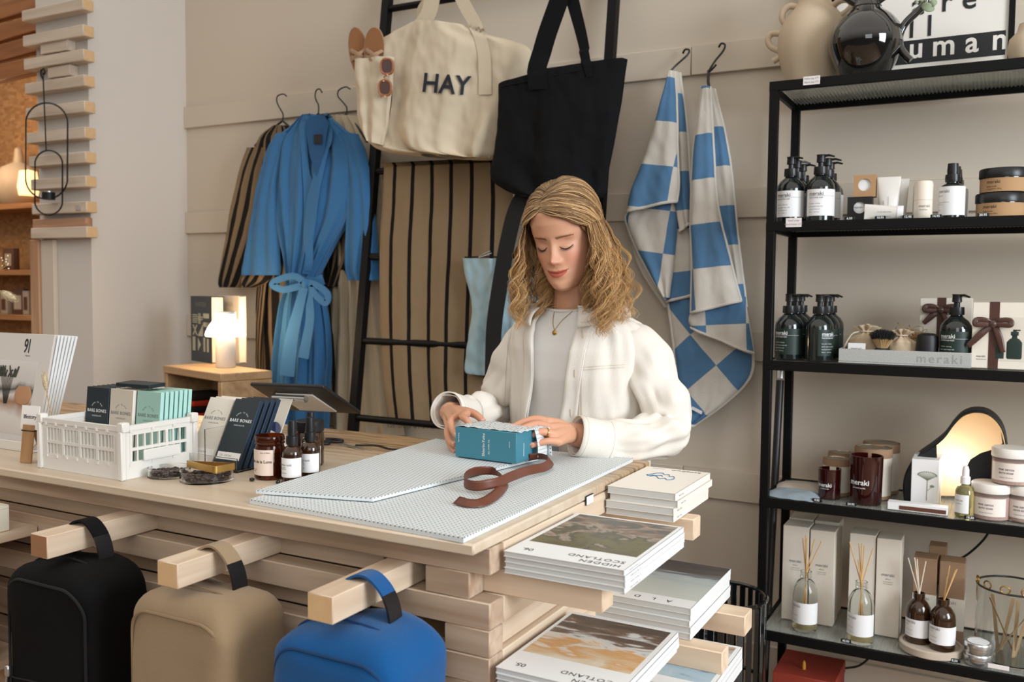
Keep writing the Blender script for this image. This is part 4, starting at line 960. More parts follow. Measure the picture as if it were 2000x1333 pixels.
def band(path, w_, lift, nm, m_, par, bvh=None, Yf=2.9, n=40, th=.0015):
    q = spline(path, n); b = MB(); rows_ = []
    for i, (x, y) in enumerate(q):
        a_ = q[max(0, i-1)]; c_ = q[min(n, i+1)]; dx, dy = c_[0]-a_[0], c_[1]-a_[1]; l_ = math.hypot(dx, dy) or 1
        ww = w_(i/n) if callable(w_) else w_; r_ = []
        for s_ in np.linspace(-1, 1, 5):
            xx, yy = x-dy/l_*s_*ww/2, y+dx/l_*s_*ww/2
            h = onto(bvh, xx, yy, lift) if bvh else None
            h = h if h is not None else onY(xx, yy, Yf); r_.append(h)
        rows_.append(r_)
    # keep the strip smooth: average depth along it
    ys_ = [sum(p.y for p in r_)/5 for r_ in rows_]
    k_ = 4; sm = [min(ys_[max(0, i-k_):i+k_+1]) for i in range(len(ys_))]
    pts_ = [[p+Vector((0, (sm[i]-p.y)*.6, 0)) for p in r_] for i, r_ in enumerate(rows_)]
    b.grid(lambda u, v: pts_[int(round(v*n))][int(round(u*4))]-Vector((0, th if True else 0, 0)), 4, n)
    b.grid(lambda u, v: pts_[int(round(v*n))][4-int(round(u*4))]+Vector((0, th, 0)), 4, n)
    return obj(nm, b, m_, par)
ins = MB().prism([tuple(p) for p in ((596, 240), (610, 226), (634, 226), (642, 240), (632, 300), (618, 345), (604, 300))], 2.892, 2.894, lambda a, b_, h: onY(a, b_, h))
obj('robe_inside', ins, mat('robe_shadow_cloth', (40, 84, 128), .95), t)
band([(608, 226), (596, 240), (594, 275), (598, 330), (604, 400), (604, 470), (600, 536)], lambda u: 15+4*u, .010, 'collar_band', rb, t, bv, 2.885)
band([(628, 226), (640, 238), (640, 270), (628, 320), (614, 380), (606, 450), (604, 530)], lambda u: 19, .014, 'collar_band', rb, t, bv, 2.88)
obj('neck_label', MB().prism([(613, 263), (628, 262), (628, 281), (613, 281)], 2.886, 2.890, lambda a, b_, h: onY(a, b_, h)), blackp, t)
band([(596, 552), (575, 540), (548, 545), (532, 556), (552, 566), (575, 562), (594, 556)], 13, .004, 'belt_bow', rb, t, None, 2.85)
band([(598, 552), (620, 558), (640, 575), (636, 592), (620, 580), (604, 560)], 13, .004, 'belt_bow', rb, t, None, 2.848)
band([(566, 548), (590, 552), (612, 552), (632, 546)], 20, .006, 'belt', rb, t, None, 2.865)
obj('belt_knot', MB().ell(onY(597, 555, 2.85), (.018, .012, .02)), rb, t)
band([(594, 562), (582, 610), (570, 660), (560, 735)], lambda u: 16+14*u, .004, 'belt_tail', rb, t, None, 2.845)
band([(602, 562), (606, 620), (598, 670), (592, 700)], lambda u: 14+8*u, .004, 'belt_tail', rb, t, None, 2.85)

# ================================================ LADDER AND WHAT HANGS ON IT
lad_m = mat('ladder_black', (11, 11, 12), .5)
XLl = onY(757, 0, 3.07).x; pt = Vector(onY(757, 0, 3.07)); pb_ = Vector(onX(690, 838, XLl)); dirl = (pb_-pt).normalized()
XRr = onY(1203, 0, 3.07).x
ft = pt+dirl*((pt.z)/-dirl.z); tp_ = pt-dirl*.22
t = thing('display_ladder', 'black ladder leaning on the wall, carrying bags and a striped towel', 'ladder', (XLl, ft.y, 0))
for x in (XLl, XRr):
    off = Vector((x-XLl, 0, 0)); 
    obj('rail', MB().tube([Vector((0, 0, .0))+off, tp_-Vector((XLl, ft.y, 0))+off], .0235, 4, up=(0, 1, 0)), lad_m, t)
def lad_at(z): k = (pt.z-z)/-dirl.z; return pt+dirl*k
rungz = [onX(757-2, 18, XLl).z, onX(738, 337, XLl).z, onX(722, 500, XLl).z]
zs = [onX(757, 18, XLl).z]; z_r = [lad_at(0) and 0]
# heights of the rungs: seen at y 18, 178, 337, 500, 665 on the left rail
rz_ = []
for (x, y) in ((756, 18), (745, 178), (732, 337), (719, 500), (705, 665)):
    # solve for point of the leaning rail seen there
    best = min(((abs(((AX @ (np.array(lad_at(z))-CAMP))[1]/(AX @ (np.array(lad_at(z))-CAMP))[2]*F+666.5)-y)), z) for z in np.linspace(.2, 2.8, 400)); rz_.append(best[1])
rz_.append(rz_[-1]-.30); rz_.append(rz_[-1]-.30)
for z in rz_:
    p = lad_at(z)-Vector((XLl, ft.y, 0)); obj('rung', MB().tube([p, p+Vector((XRr-XLl, 0, 0))], .0135, 12), lad_m, t)
# striped towel over a rung
st = stripes_u(mat('towel_stripe', (150, 128, 98), .95, bump=.8, bscale=450), ((134, 114, 88), (22, 20, 20)), 6.55, .43, .19)
p_r = lad_at(rz_[2]); 
def ytow(v): return p_r.y-.026-.23*0*v-.02-.05*v
t = thing('striped_towel', 'tan towel with thin black stripes hung over a ladder rung', 'towel', (0, 0, 0))
obj('towel_front', drape(MB(), [(750, 328, 1000, 316), (747, 400, 1002, 390), (742, 480, 1000, 480), (742, 600, 992, 600), (746, 720, 985, 720), (757, 824, 980, 830)], 2.9, .012, [(2, .006, 0, .1, 1), (3.5, .004, 2, .1, 1)], 60, 70, 13, wr=.003, yrow=ytow, back=.2), st, t)
tb = MB(); tb.grid(lambda u, v: (lambda a, c: Vector((a.lerp(c, u).x, p_r.y-.03+.05*math.sin(v*PI/2)+(.0), a.lerp(c, u).z+.012*math.cos(v*PI*.5)-.20*v*v)))(onY(752, 326, p_r.y), onY(998, 315, p_r.y)), 40, 12, uv=lambda u, v: (u, v)); o = obj('towel_back', tb, st, t)
b = MB()
for k_ in range(90):
    u = k_/89; a_ = onY(757+223*u, 824+6*u, ytow(1)-.006); b.tube([a_, a_+Vector((random.uniform(-.004, .004), -.002, -.012)), a_+Vector((random.uniform(-.008, .008), 0, -.024))], .0011, 3)
o = obj('fringe', b, mat('fringe_tan', (146, 124, 96), .95), t)
# canvas bag
canvas = mat('canvas', (208, 194, 170), .9, bump=.5, bscale=700)
YB = 2.86
t = thing('canvas_bag', 'big natural canvas bag with dark letters hanging on the ladder', 'bag', (0, 0, 0))
cb = MB()
drape(cb, [(815, 48, 925, 55), (775, 66, 960, 70), (735, 92, 1035, 95), (700, 135, 1040, 150), (702, 190, 1030, 195), (706, 235, 1005, 245), (722, 272, 985, 285), (752, 296, 975, 305), (830, 306, 960, 312)], YB, .085, [(2.2, .018, .4, .2, 1.2), (4.5, .009, 2, .1, 1), (8, .004, 1, 0, 1)], 90, 90, 21, wr=.007, back=.6, edge=.45)
obj('bag_body', cb, canvas, t)
cbv = bvh_of(cb)
g = tgeo('HAY', 1, 'CENTER', 1.02, bold=.02); b = MB()
def haymap(x, y):
    px, py = 869+x*44*1.05-y*6*-1, 182-y*52+x*3.5
    h = onto(cbv, px, py, .009); return h if h is not None else onY(px, py, YB-.1)
b.mapped(g, haymap); obj('lettering', b, mat('navy_print', (24, 30, 42), .7), t, fix=False)
band([(815, 60), (838, 25), (846, -20), (850, -40)], 30, .004, 'bag_handle', canvas, t, None, YB-.05)
band([(948, 185), (946, 110), (932, 55), (908, 10), (885, -40)], 25, .004, 'bag_handle', canvas, t, cbv, YB-.06)
band([(832, 55), (826, 20), (852, -14), (868, -40)], 22, .004, 'bag_handle', canvas, t, None, YB-.02)
lf = MB(); drape(lf, [(697, 118, 770, 112), (698, 150, 768, 150), (704, 200, 764, 210), (712, 255, 752, 268), (722, 276, 748, 284)], YB-.07, .03, [(2, .01, 0, .3, 1)], 30, 40, 23, wr=.01, back=.3)
obj('side_pocket', lf, canvas, t)
b = MB(); bt_edge = [onto(cbv, x, y, .002) or onY(x, y, YB-.04) for x, y in ((720, 277), (760, 290), (830, 300), (900, 310), (956, 306))]
obj('base_seam', MB().tube([tuple(p) for p in spline([tuple(p) for p in bt_edge], 30)], .003, 6), canvas, t)
# sandals tucked in the pocket
leather = mat('tan_leather', (150, 104, 70), .7, bump=.4, bscale=200); strapm = mat('strap_leather', (164, 134, 106), .7)
def sandal(lab, top, bot, wpx, Y, side):
    t = thing('sandal', lab, 'sandal', (0, 0, 0), group='pair of sandals in the canvas bag')
    n = 28; out = []
    for k_ in range(n):
        a_ = 2*PI*k_/n; yy = math.cos(a_); xx = math.sin(a_)*(.5+.06*yy)
        out.append((xx*wpx*(1.0), yy))
    cx_, cy_ = (top[0]+bot[0])/2, (top[1]+bot[1])/2; L2 = math.hypot(bot[0]-top[0], bot[1]-top[1])/2; dx, dy = (top[0]-bot[0])/(2*L2), (top[1]-bot[1])/(2*L2)
    pp = [(cx_+y*L2*dx-x*dy, cy_+y*L2*dy+x*dx) for x, y in out]
    obj('sole', MB().prism(pp, Y-.012, Y, lambda a, b_, h: onY(a, b_, h), smooth=False), leather, t)
    obj('sole_rim', MB().tube([onY(x, y, Y-.004) for x, y in pp], .004, 6, True), strapm, t)
    for i, (f0, f1) in enumerate(((.15, -.35), (-.30, .12), (-.15, -.45))):
        a_ = (cx_+f0*L2*dx+wpx*.5*dy, cy_+f0*L2*dy-wpx*.5*dx); c_ = (cx_+f1*L2*dx-wpx*.5*dy, cy_+f1*L2*dy+wpx*.5*dx)
        m1 = onY(a_[0]*.5+c_[0]*.5, a_[1]*.5+c_[1]*.5, Y-.034)
        obj('strap', MB().tube(spline([tuple(onY(*a_, Y-.006)), tuple(m1), tuple(onY(*c_, Y-.006))], 14), .0085, 8, flat=.3, up=(0, 1, 0)), strapm, t)
sandal('left tan leather sandal tucked sole-first in the canvas bag pocket', (694, 54), (705, 150), 32, YB-.045, -1)
sandal('right tan leather sandal with crossed straps in the canvas bag pocket', (732, 54), (730, 152), 37, YB-.065, 1)
# sunglasses clipped on the pocket edge
t = thing('sunglasses', 'amber tortoiseshell sunglasses clipped upright on the canvas bag pocket', 'sunglasses', (0, 0, 0))
tort = mat('tortoise_frame', (186, 112, 60), .2, coat=1, trans=.35); lens = mat('brown_lens', (72, 28, 18), .08, coat=1)
YG = YB-.125
for nm_, (cx_, cy_, rx, ry, rot) in (('lens', (756, 130, 12, 15, .1)), ('lens', (752, 172, 12, 15, -.05))):
    pp = [(cx_+rx*math.copysign(abs(math.cos(a))**.75, math.cos(a)), cy_+ry*math.copysign(abs(math.sin(a))**.75, math.sin(a))) for a in [2*PI*k_/28 for k_ in range(28)]]
    obj('lens', MB().prism(pp, YG-.001, YG+.001, lambda a, b_, h: onY(a, b_, h)), lens, t)
    obj('frame_rim', MB().tube([onY(x, y, YG) for x, y in pp], .0045, 8, True), tort, t)
obj('bridge', MB().tube([onY(756, 146, YG), onY(750, 151, YG-.003), onY(753, 156, YG)], .003, 8), tort, t)
for yy in (118, 184): obj('temple', MB().tube([onY(748, yy, YG), onY(745, yy+4, YG+.02), onY(746, yy+10, YG+.05)], .003, 6), tort, t)
# black tote
btm = mat('black_canvas', (15, 16, 18), .9, bump=.5, bscale=600)
t = thing('black_tote', 'large plain black tote bag hanging at the right of the ladder', 'bag', (0, 0, 0))
tb = MB(); drape(tb, [(977, 168, 1226, 116), (978, 215, 1216, 180), (972, 290, 1202, 270), (963, 345, 1188, 340), (990, 372, 1182, 380), (1030, 388, 1160, 392)], 2.80, .07, [(2, .014, .5, .3, 1), (4, .007, 1, .2, 1)], 70, 60, 31, wr=.008, back=.4)
obj('tote_body', tb, btm, t); tbv = bvh_of(tb)
band([(1052, 175), (1050, 140), (1066, 75), (1092, 0), (1104, -40)], 36, .004, 'tote_strap', btm, t, tbv, 2.74)
band([(1152, 150), (1148, 128), (1136, 70), (1118, 0), (1108, -40)], lambda u: 13+16*u, .004, 'tote_strap', btm, t, tbv, 2.75)
band([(1134, 150), (1138, 125), (1140, 95), (1132, 50)], 8, .004, 'tote_strap', btm, t, None, 2.83)
obj('top_hem', MB().tube([tuple(p) for p in spline([tuple(onto(tbv, x, y, .002) or onY(x, y, 2.75)) for x, y in ((980, 169), (1040, 157), (1120, 140), (1222, 119))], 30)], .003, 6), btm, t)
# pale blue cooler tote with black straps
blu = mat('pale_blue_nylon', (150, 178, 188), .55, bump=.2, bscale=100)
t = thing('blue_tote', 'pale blue zipped tote with wide black straps hanging behind the woman', 'bag', (0, 0, 0))
YT = p_r.y-.115
b2 = MB(); drape(b2, [(906, 505, 1090, 508), (912, 540, 1090, 545), (925, 600, 1085, 600), (918, 660, 1080, 660), (912, 722, 1075, 735), (930, 730, 1070, 740)], YT, .05, [(3, .008, .5, .5, 1), (5, .005, 2, .5, 1)], 60, 60, 33, wr=.010, back=.4)
obj('tote_body', b2, blu, t); b2v = bvh_of(b2)
blk2 = mat('webbing_black', (16, 16, 17), .8)
band([(1066, 334), (1050, 350), (1012, 400), (992, 470), (976, 560), (965, 640), (962, 734)], lambda u: 30, .004, 'tote_strap', blk2, t, None, YT-.068)
band([(1062, 334), (1056, 385), (1052, 440), (1050, 510)], 26, .004, 'tote_strap', blk2, t, None, YT-.02)
obj('zip', MB().tube([tuple(p) for p in spline([tuple(onY(x, y, YT-.02)) for x, y in ((908, 503), (960, 502), (1088, 506))], 20)], .003, 6), blk2, t)
obj('zip_pull', MB().tube([onY(935, 502, YT-.05), onY(946, 496, YT-.055), onY(958, 491, YT-.055)], .0018, 6).tube([onY(935, 503, YT-.05), onY(948, 500, YT-.055), onY(960, 495, YT-.055)], .0018, 6), al, t)

# ================================================ CHECKED TOWELS ON HOOKS
def check(nm, ang_, size, ox=0, oz=0):
    m = mat(nm, (84, 130, 172), .95, bump=.9, bscale=420)
    def bld(nt, N, L):
        tc = N.new('ShaderNodeTexCoord'); s_ = N.new('ShaderNodeSeparateXYZ'); L.new(tc.outputs['Object'], s_.inputs[0])
        x = mth(nt, 'ADD', s_.outputs['X'], ox); z = mth(nt, 'ADD', s_.outputs['Z'], oz); c_, s2 = math.cos(ang_), math.sin(ang_)
        a_ = mth(nt, 'ADD', mth(nt, 'MULTIPLY', x, c_/size), mth(nt, 'MULTIPLY', z, s2/size)); b_ = mth(nt, 'SUBTRACT', mth(nt, 'MULTIPLY', z, c_/size), mth(nt, 'MULTIPLY', x, s2/size))
        k_ = mth(nt, 'FRACT', mth(nt, 'MULTIPLY', mth(nt, 'ADD', mth(nt, 'FLOOR', a_), mth(nt, 'FLOOR', b_)), .5))
        return mixc(nt, mth(nt, 'GREATER_THAN', k_, .25), lin((204, 198, 188)), lin((86, 124, 160)))
    return node_color(m, bld)
hem = mat('towel_hem', (206, 200, 190), .95, bump=.6, bscale=400)
def cxz(px, py, Y): p = onY(px, py, Y); return -p.x, -p.z
o1 = cxz(1240, 320, 2.98); o2 = cxz(1352, 430, 2.98); o3 = cxz(1395, 715, 3.0)
ck1 = check('towel_check_tilted', math.radians(-8), .145, *o1); ck2 = check('towel_check_straight', math.radians(6), .145, o2[0], o2[1]+.02); ck3 = check('towel_check_diamond', math.radians(42), .135, *o3)
ck4 = check('towel_check_strip', math.radians(4), .13, o2[0]-.03, o2[1]-.04)
def panel(par, nm, rows, Y, th, m_, seed, hems=((0, 1), (1, 1)), folds=((1.5, .006, 0, .2, 1),), nv=50):
    b = MB(); drape(b, rows, Y, th, folds, 30, nv, seed, wr=.006, back=.25); o = obj(nm, b, m_, par)
    n1 = 31
    for h in hems:
        pts = []
        for k_ in range(0, nv+1, 2): pts.append(b.v[k_*n1+(0 if h == 'L' else 30)])
        if h == 'B': pts = [b.v[nv*n1+i] for i in range(0, n1, 2)]
        obj('hem', MB().tube([tuple(p-Vector((0, .002, 0))) for p in pts], .005, 6), hem, par)
    return o
t = thing('checked_towel', 'blue and cream checked towel on the left wall hook', 'towel', (0, 0, 0), group='checked towels on hooks')
panel(t, 'towel_fold', [(1308, 142, 1318, 140), (1288, 215, 1322, 212), (1262, 300, 1324, 300), (1232, 375, 1326, 360), (1225, 415, 1322, 394)], 2.98, .03, ck1, 41, ('R', 'B'))
panel(t, 'towel_fold', [(1314, 142, 1328, 142), (1314, 250, 1342, 245), (1318, 380, 1348, 360), (1330, 455, 1352, 438)], 3.02, .03, ck4, 42, ('R', 'B'))
panel(t, 'towel_fold', [(1226, 415, 1322, 396), (1224, 435, 1324, 430), (1250, 500, 1316, 520), (1300, 585, 1308, 582)], 3.01, .02, ck1, 43, ('L',))
panel(t, 'towel_fold', [(1290, 430, 1352, 430), (1300, 500, 1362, 500), (1302, 590, 1368, 574)], 3.035, .02, ck2, 44, ('B', 'R'))
panel(t, 'towel_fold', [(1232, 450, 1290, 480), (1250, 520, 1310, 560), (1300, 600, 1312, 602)], 3.055, .01, hem, 45, ('L',))
t = thing('checked_towel', 'blue and cream checked towel on the right wall hook, its corner hanging lowest', 'towel', (0, 0, 0), group='checked towels on hooks')
panel(t, 'towel_fold', [(1372, 172, 1388, 170), (1356, 290, 1394, 290), (1350, 420, 1402, 400), (1352, 520, 1425, 500), (1350, 612, 1448, 588)], 2.97, .03, ck2, 46, ('R', 'B', 'L'))
panel(t, 'towel_fold', [(1386, 170, 1396, 174), (1390, 290, 1424, 300), (1400, 420, 1440, 450), (1430, 560, 1458, 600)], 3.02, .035, ck4, 47, ('R',))
panel(t, 'towel_fold', [(1352, 600, 1456, 580), (1345, 625, 1464, 640), (1350, 640, 1472, 690)], 2.99, .02, ck4, 48, ('B',))
panel(t, 'towel_fold', [(1304, 580, 1456, 600), (1312, 640, 1470, 680), (1322, 730, 1466, 735), (1334, 790, 1420, 785), (1346, 834, 1358, 830)], 3.04, .02, ck3, 49, ('L', 'R', 'B'))
obj('care_label', MB().prism([(1352, 794), (1372, 804), (1370, 810), (1350, 800)], 3.005, 3.007, lambda a, b_, h: onY(a, b_, h)), label_w, t)
for lab, pts in (('left black wall hook carrying a checked towel', [(1334, 104), (1338, 97), (1346, 98), (1342, 108), (1320, 128), (1308, 142), (1306, 152), (1312, 156)]), ('right black wall hook carrying a checked towel', [(1404, 92), (1409, 85), (1416, 88), (1412, 100), (1396, 120), (1384, 140), (1390, 136), (1399, 126)])):
    p0 = onY(*pts[0], 3.09); t = thing('wall_hook', lab, 'hook', p0)
    n_ = len(pts)
    P3 = [tuple(onY(x, y, 3.08-.06*min(1, i/(n_-2)))-p0) for i, (x, y) in enumerate(pts)]
    obj('hook_wire', MB().tube(spline(P3, 40), .0035, 8), hang, t)
    if 'right' in lab: obj('cord_loop', MB().tube([tuple(onY(1384, 138, 3.03)-p0), tuple(onY(1383, 160, 3.01)-p0), tuple(onY(1386, 176, 3.0)-p0)], .005, 8), hang, t)
# ================================================ METAL SHELF UNIT
SX0 = -.617; SX1 = .95; SYF = 2.70; SYB = 3.035; SH = [1.968, 1.567, 1.164, .758, .360]
frame_m = mat('shelf_frame', (9, 9, 9), .5)
frame_m.node_tree.nodes['Principled BSDF'].inputs['Specular IOR Level'].default_value = .2; lad_m.node_tree.nodes['Principled BSDF'].inputs['Specular IOR Level'].default_value = .2
rib_g = mat('ribbed_glass', (210, 214, 208), .12, trans=.75, ior=1.3)
su = thing('shelf_unit', 'tall black metal shelf unit with ribbed glass shelves against the wall', 'shelf unit', (SX0, SYF, 0))
for x in (0, SX1-SX0-.025):
    for y in (0, SYB-SYF-.025): obj('post', MB().rbox(x, x+.025, y, y+.025, 0, SH[0]-.001, .002, 1), frame_m, su)
LW = SX1-SX0
for k_, z in enumerate(SH):
    zr = z-.026
    for nm_, (x0, x1, y0, y1) in (('front_rail', (0, LW, 0, .012)), ('back_rail', (0, LW, SYB-SYF-.014, SYB-SYF)), ('side_rail', (.0, .012, .012, SYB-SYF-.014)), ('side_rail', (LW-.012, LW, .012, SYB-SYF-.014))):
        obj(nm_, MB().rbox(x0-.0004, x1+.0004, y0-.0006, y1+.0006, zr, z+.002, .0015, 1), frame_m, su)
    b = MB(); n = 150; D_ = SYB-SYF-.028; x0 = .013; W_ = LW-.026; vs = []; fs = []
    for i in range(n*4+1):
        x = x0+W_*i/(n*4); zz = .0018*math.sin(2*PI*i/4+.4) if i % 4 else 0
        for y in (.013, .013+D_): vs += [(x, y, z), (x, y, z-.008+.0026*math.cos(2*PI*i/4))]
    for i in range(n*4):
        a = i*4; c_ = a+4
        fs += [(a, a+2, c_+2, c_), (a+1, c_+1, c_+3, a+3)]
    e = n*4*4; fs += [(0, 1, 3, 2), (e, e+2, e+3, e+1)]
    for i in range(n*4): a = i*4; c_ = a+4; fs += [(a, c_, c_+1, a+1), (a+2, a+3, c_+3, c_+2)]
    b.add(vs, fs, 0, True); obj('glass_shelf', b, rib_g, su, sharp=30)
def on(px, py, k_): p = onZ(px, py, SH[k_]); return p
def zat(px, py, Y): return onY(px, py, Y).z
def shz(k_): return SH[k_]+.0022
kraft = mat('kraft_card', (172, 136, 98), .8); wbx = mat('box_ivory', (222, 214, 200), .65); kr2 = mat('kraft_brown', (150, 120, 94), .8)
black_g = mat('black_glossy', (14, 18, 18), .15, coat=.6); green_l = mat('label_green', (26, 44, 38), .5); blk_bottle = mat('bottle_black', (20, 26, 26), .12, coat=.6)
ivory = mat('ivory_plastic', (226, 216, 200), .45)
# ---- top shelf
def vase_handle(pts, r, nm, m_, par, flat=1):
    return obj(nm, MB().tube(spline(pts, 70), r, 14), m_, par)
vb = mat('vase_stone', (196, 178, 152), .7, bump=.2, bscale=120); vk = mat('vase_black', (16, 15, 15), .07, coat=1)
c1 = Vector((onY(1588, 100, 2.90).x, 2.90, shz(0)))
t = thing('stone_vase', 'matte beige vase with wavy handles on the top shelf', 'vase', c1)
pr = [(0, 0), (.055, 0), (.066, .008), (.082, .05), (.098, .10), (.104, .14), (.100, .18), (.082, .22), (.058, .25), (.045, .28), (.046, .32), (.058, .36), (.054, .36), (.040, .32), (.038, .28), (.05, .25), (0, .2)]
obj('vase_body', MB().lathe([tuple(q) for q in spline(pr, 60)], 40), vb, t)
s_ = 2.93/1786
def VL(px, py, Y, base): p = onY(px, py, Y); return tuple(p-base)
vase_handle([VL(x, y, 2.88, c1) for x, y in ((1560, 15), (1543, 12), (1530, 22), (1528, 38), (1538, 52), (1545, 62), (1530, 66), (1508, 66), (1500, 78), (1506, 92), (1522, 100), (1524, 110), (1510, 120))], .0095, 'handle', vb, t)
vase_handle([VL(x, y, 2.88, c1) for x, y in ((1622, 16), (1640, 2), (1656, 0), (1664, 10), (1655, 22), (1640, 34), (1646, 48), (1660, 58))], .0095, 'handle', vb, t)
c2 = Vector((onY(1690, 100, 2.80).x, 2.80, shz(0)))
t = thing('black_vase', 'glossy black round vase with squiggly handles on the top shelf', 'vase', c2)
pr = [(0, 0), (.052, 0), (.060, .006), (.078, .035), (.094, .075), (.100, .105), (.094, .14), (.074, .172), (.05, .192), (.038, .205), (.034, .23), (.036, .27), (.046, .31), (.042, .31), (.030, .27), (.028, .23), (.04, .20), (0, .18)]
obj('vase_body', MB().lathe([tuple(q) for q in spline(pr, 60)], 48), vk, t)
vase_handle([VL(x, y, 2.79, c2) for x, y in ((1708, 8), (1730, -8), (1760, -20), (1790, -22), (1806, -10), (1806, 8), (1790, 24), (1768, 46), (1757, 70), (1758, 92), (1768, 108), (1778, 118))], .0105, 'handle', vk, t)
vase_handle([VL(x, y, 2.79, c2) for x, y in ((1672, 8), (1650, -6), (1632, -16), (1620, -30))], .0105, 'handle', vk, t)
leafm = mat('eucalyptus', (136, 150, 122), .6)
lp_ = onY(1700, -30, 2.80); t = thing('eucalyptus_sprig', 'grey-green eucalyptus sprig drooping from the black vase', 'plant sprig', (c2.x, c2.y, shz(0)+.29))
b0 = t.location; b = MB().tube(spline([(0, 0, -.05), VL(1740, -60, 2.74, b0), VL(1795, -20, 2.72, b0), VL(1808, 6, 2.72, b0)], 24), .002, 6); obj('stem', b, mat('sprig_stem', (110, 110, 84), .7), t)
def leaf(cx_, cy_, rx, ry, a_):
    bb = MB(); c_, s2 = math.cos(a_), math.sin(a_)
    def f(u, v):
        th_ = 2*PI*u; r_ = v; x = r_*rx*math.cos(th_); y = r_*ry*math.sin(th_)
        p = onY(cx_+x*c_-y*s2, cy_+x*s2+y*c_, 2.715+.008*(x/rx)**2); return p-b0
    bb.grid(f, 16, 4, closeu=True); return bb
for q_ in ((1812, 14, 14, 9, .3), (1822, 6, 9, 7, -.5), (1800, -6, 12, 8, .9), (1790, 4, 5, 4, 0)):
    o = obj('leaf', leaf(*q_), leafm, t); md = o.modifiers.new('th', 'SOLIDIFY'); md.thickness = .0008
PYY = 2.985
fr0 = onY(1728, 130, PYY); fr1 = onY(1980, 107, PYY); zb = shz(0); FW = fr1.x-(-.50)
t = thing('framed_poster', 'black framed typographic poster standing behind the black vase', 'poster', (fr1.x, PYY, zb))
Wd = .50; Ht = .62
for (x0, x1, z0, z1) in ((-Wd, 0, 0, .016), (-Wd, 0, Ht-.016, Ht), (-Wd, -Wd+.016, 0, Ht), (-.016, 0, 0, Ht)): obj('frame_bar', MB().rbox(x0, x1, 0, .02, z0, z1, .001, 1), frame_m, t)
obj('poster_sheet', MB().box(-Wd+.015, -.015, .008, .012, .015, Ht-.015), mat('poster_white', (226, 222, 214), .5), t)
zl = [onY(1968, 105, PYY).z-zb, onY(1968, 57, PYY).z-zb]
obj('black_band', MB().box(-Wd+.04, -.022, .0070, .0078, zl[0], zl[1]), mat('band_black', (24, 26, 28), .5), t)
xpos = lambda px: onY(px, 90, PYY).x-fr1.x
b = MB()
for ch, px in (('h', 1700), ('u', 1789), ('m', 1843), ('a', 1898), ('n', 1952)):
    b.mapped(tgeo(ch, .086, 'CENTER', bold=.018), lambda x, y: (xpos(px)+x*.95, .0062, zl[0]+.017+y))
obj('band_lettering', b, mat('poster_white', (226, 222, 214), .5), t)
b = MB()
zb2 = onY(1800, 70, PYY).z-zb
for s2, xs, zz in (('all', (1735, 1779, 1814), zb2), ('are', (1790, 1846, 1890), onY(1850, 20, PYY).z-zb), ('we', (1846, 1900), onY(1850, 20, PYY).z-zb+.12)):
    for ch, px in zip(s2, xs): b.mapped(tgeo(ch, .086, 'CENTER', bold=.012), lambda x, y: (xpos(px)+x*.95, .0062, zz+y))
obj('poster_lettering', b, mat('band_black', (24, 26, 28), .5), t)
p = Vector((onY(2010, 90, 2.85).x, 2.85, shz(0)))
t = thing('round_vase', 'rounded pinkish vase cut off by the right edge of view on the top shelf', 'vase', p)
obj('vase_body', MB().lathe([(0, 0), (.03, 0), (.045, .02), (.052, .05), (.048, .08), (.03, .10), (.026, .12), (.022, .12), (.026, .1), (0, .09)], 28), vb, t)
def tagcard(lab, px, py, w_, h_, k_, txt=()):
    p = onY(px, py, SYF-.0045); t = thing('shelf_price_tag', lab, 'price tag', p)
    obj('tag_card', MB().rbox(-w_/2, w_/2, 0, .0014, -h_/2, h_/2, .0005, 1), mat('tag_white', (222, 216, 214), .6), t)
    b = MB()
    for i, s2 in enumerate(txt): b.mapped(tgeo(s2, h_*.3, 'CENTER'), lambda x, y: (x, -.0003, h_*.14-i*h_*.42+y))
    if txt: obj('lettering', b, mat('lilac_ink', (130, 120, 140), .6), t)
tagcard('white price tag clipped to the top shelf rail under the beige vase', 1585, 157, .046, .024, 0, ('Hello Jug £75', 'Black Jug £75'))
tagcard('white price tag clipped to the rail under the white-labelled bottles', 1550, 435, .044, .026, 1, ('hand soap', 'hand lotion £17'))
tagcard('small white price tag on the lowest rail by the glass jar', 1950, 1304, .05, .012, 4, ())
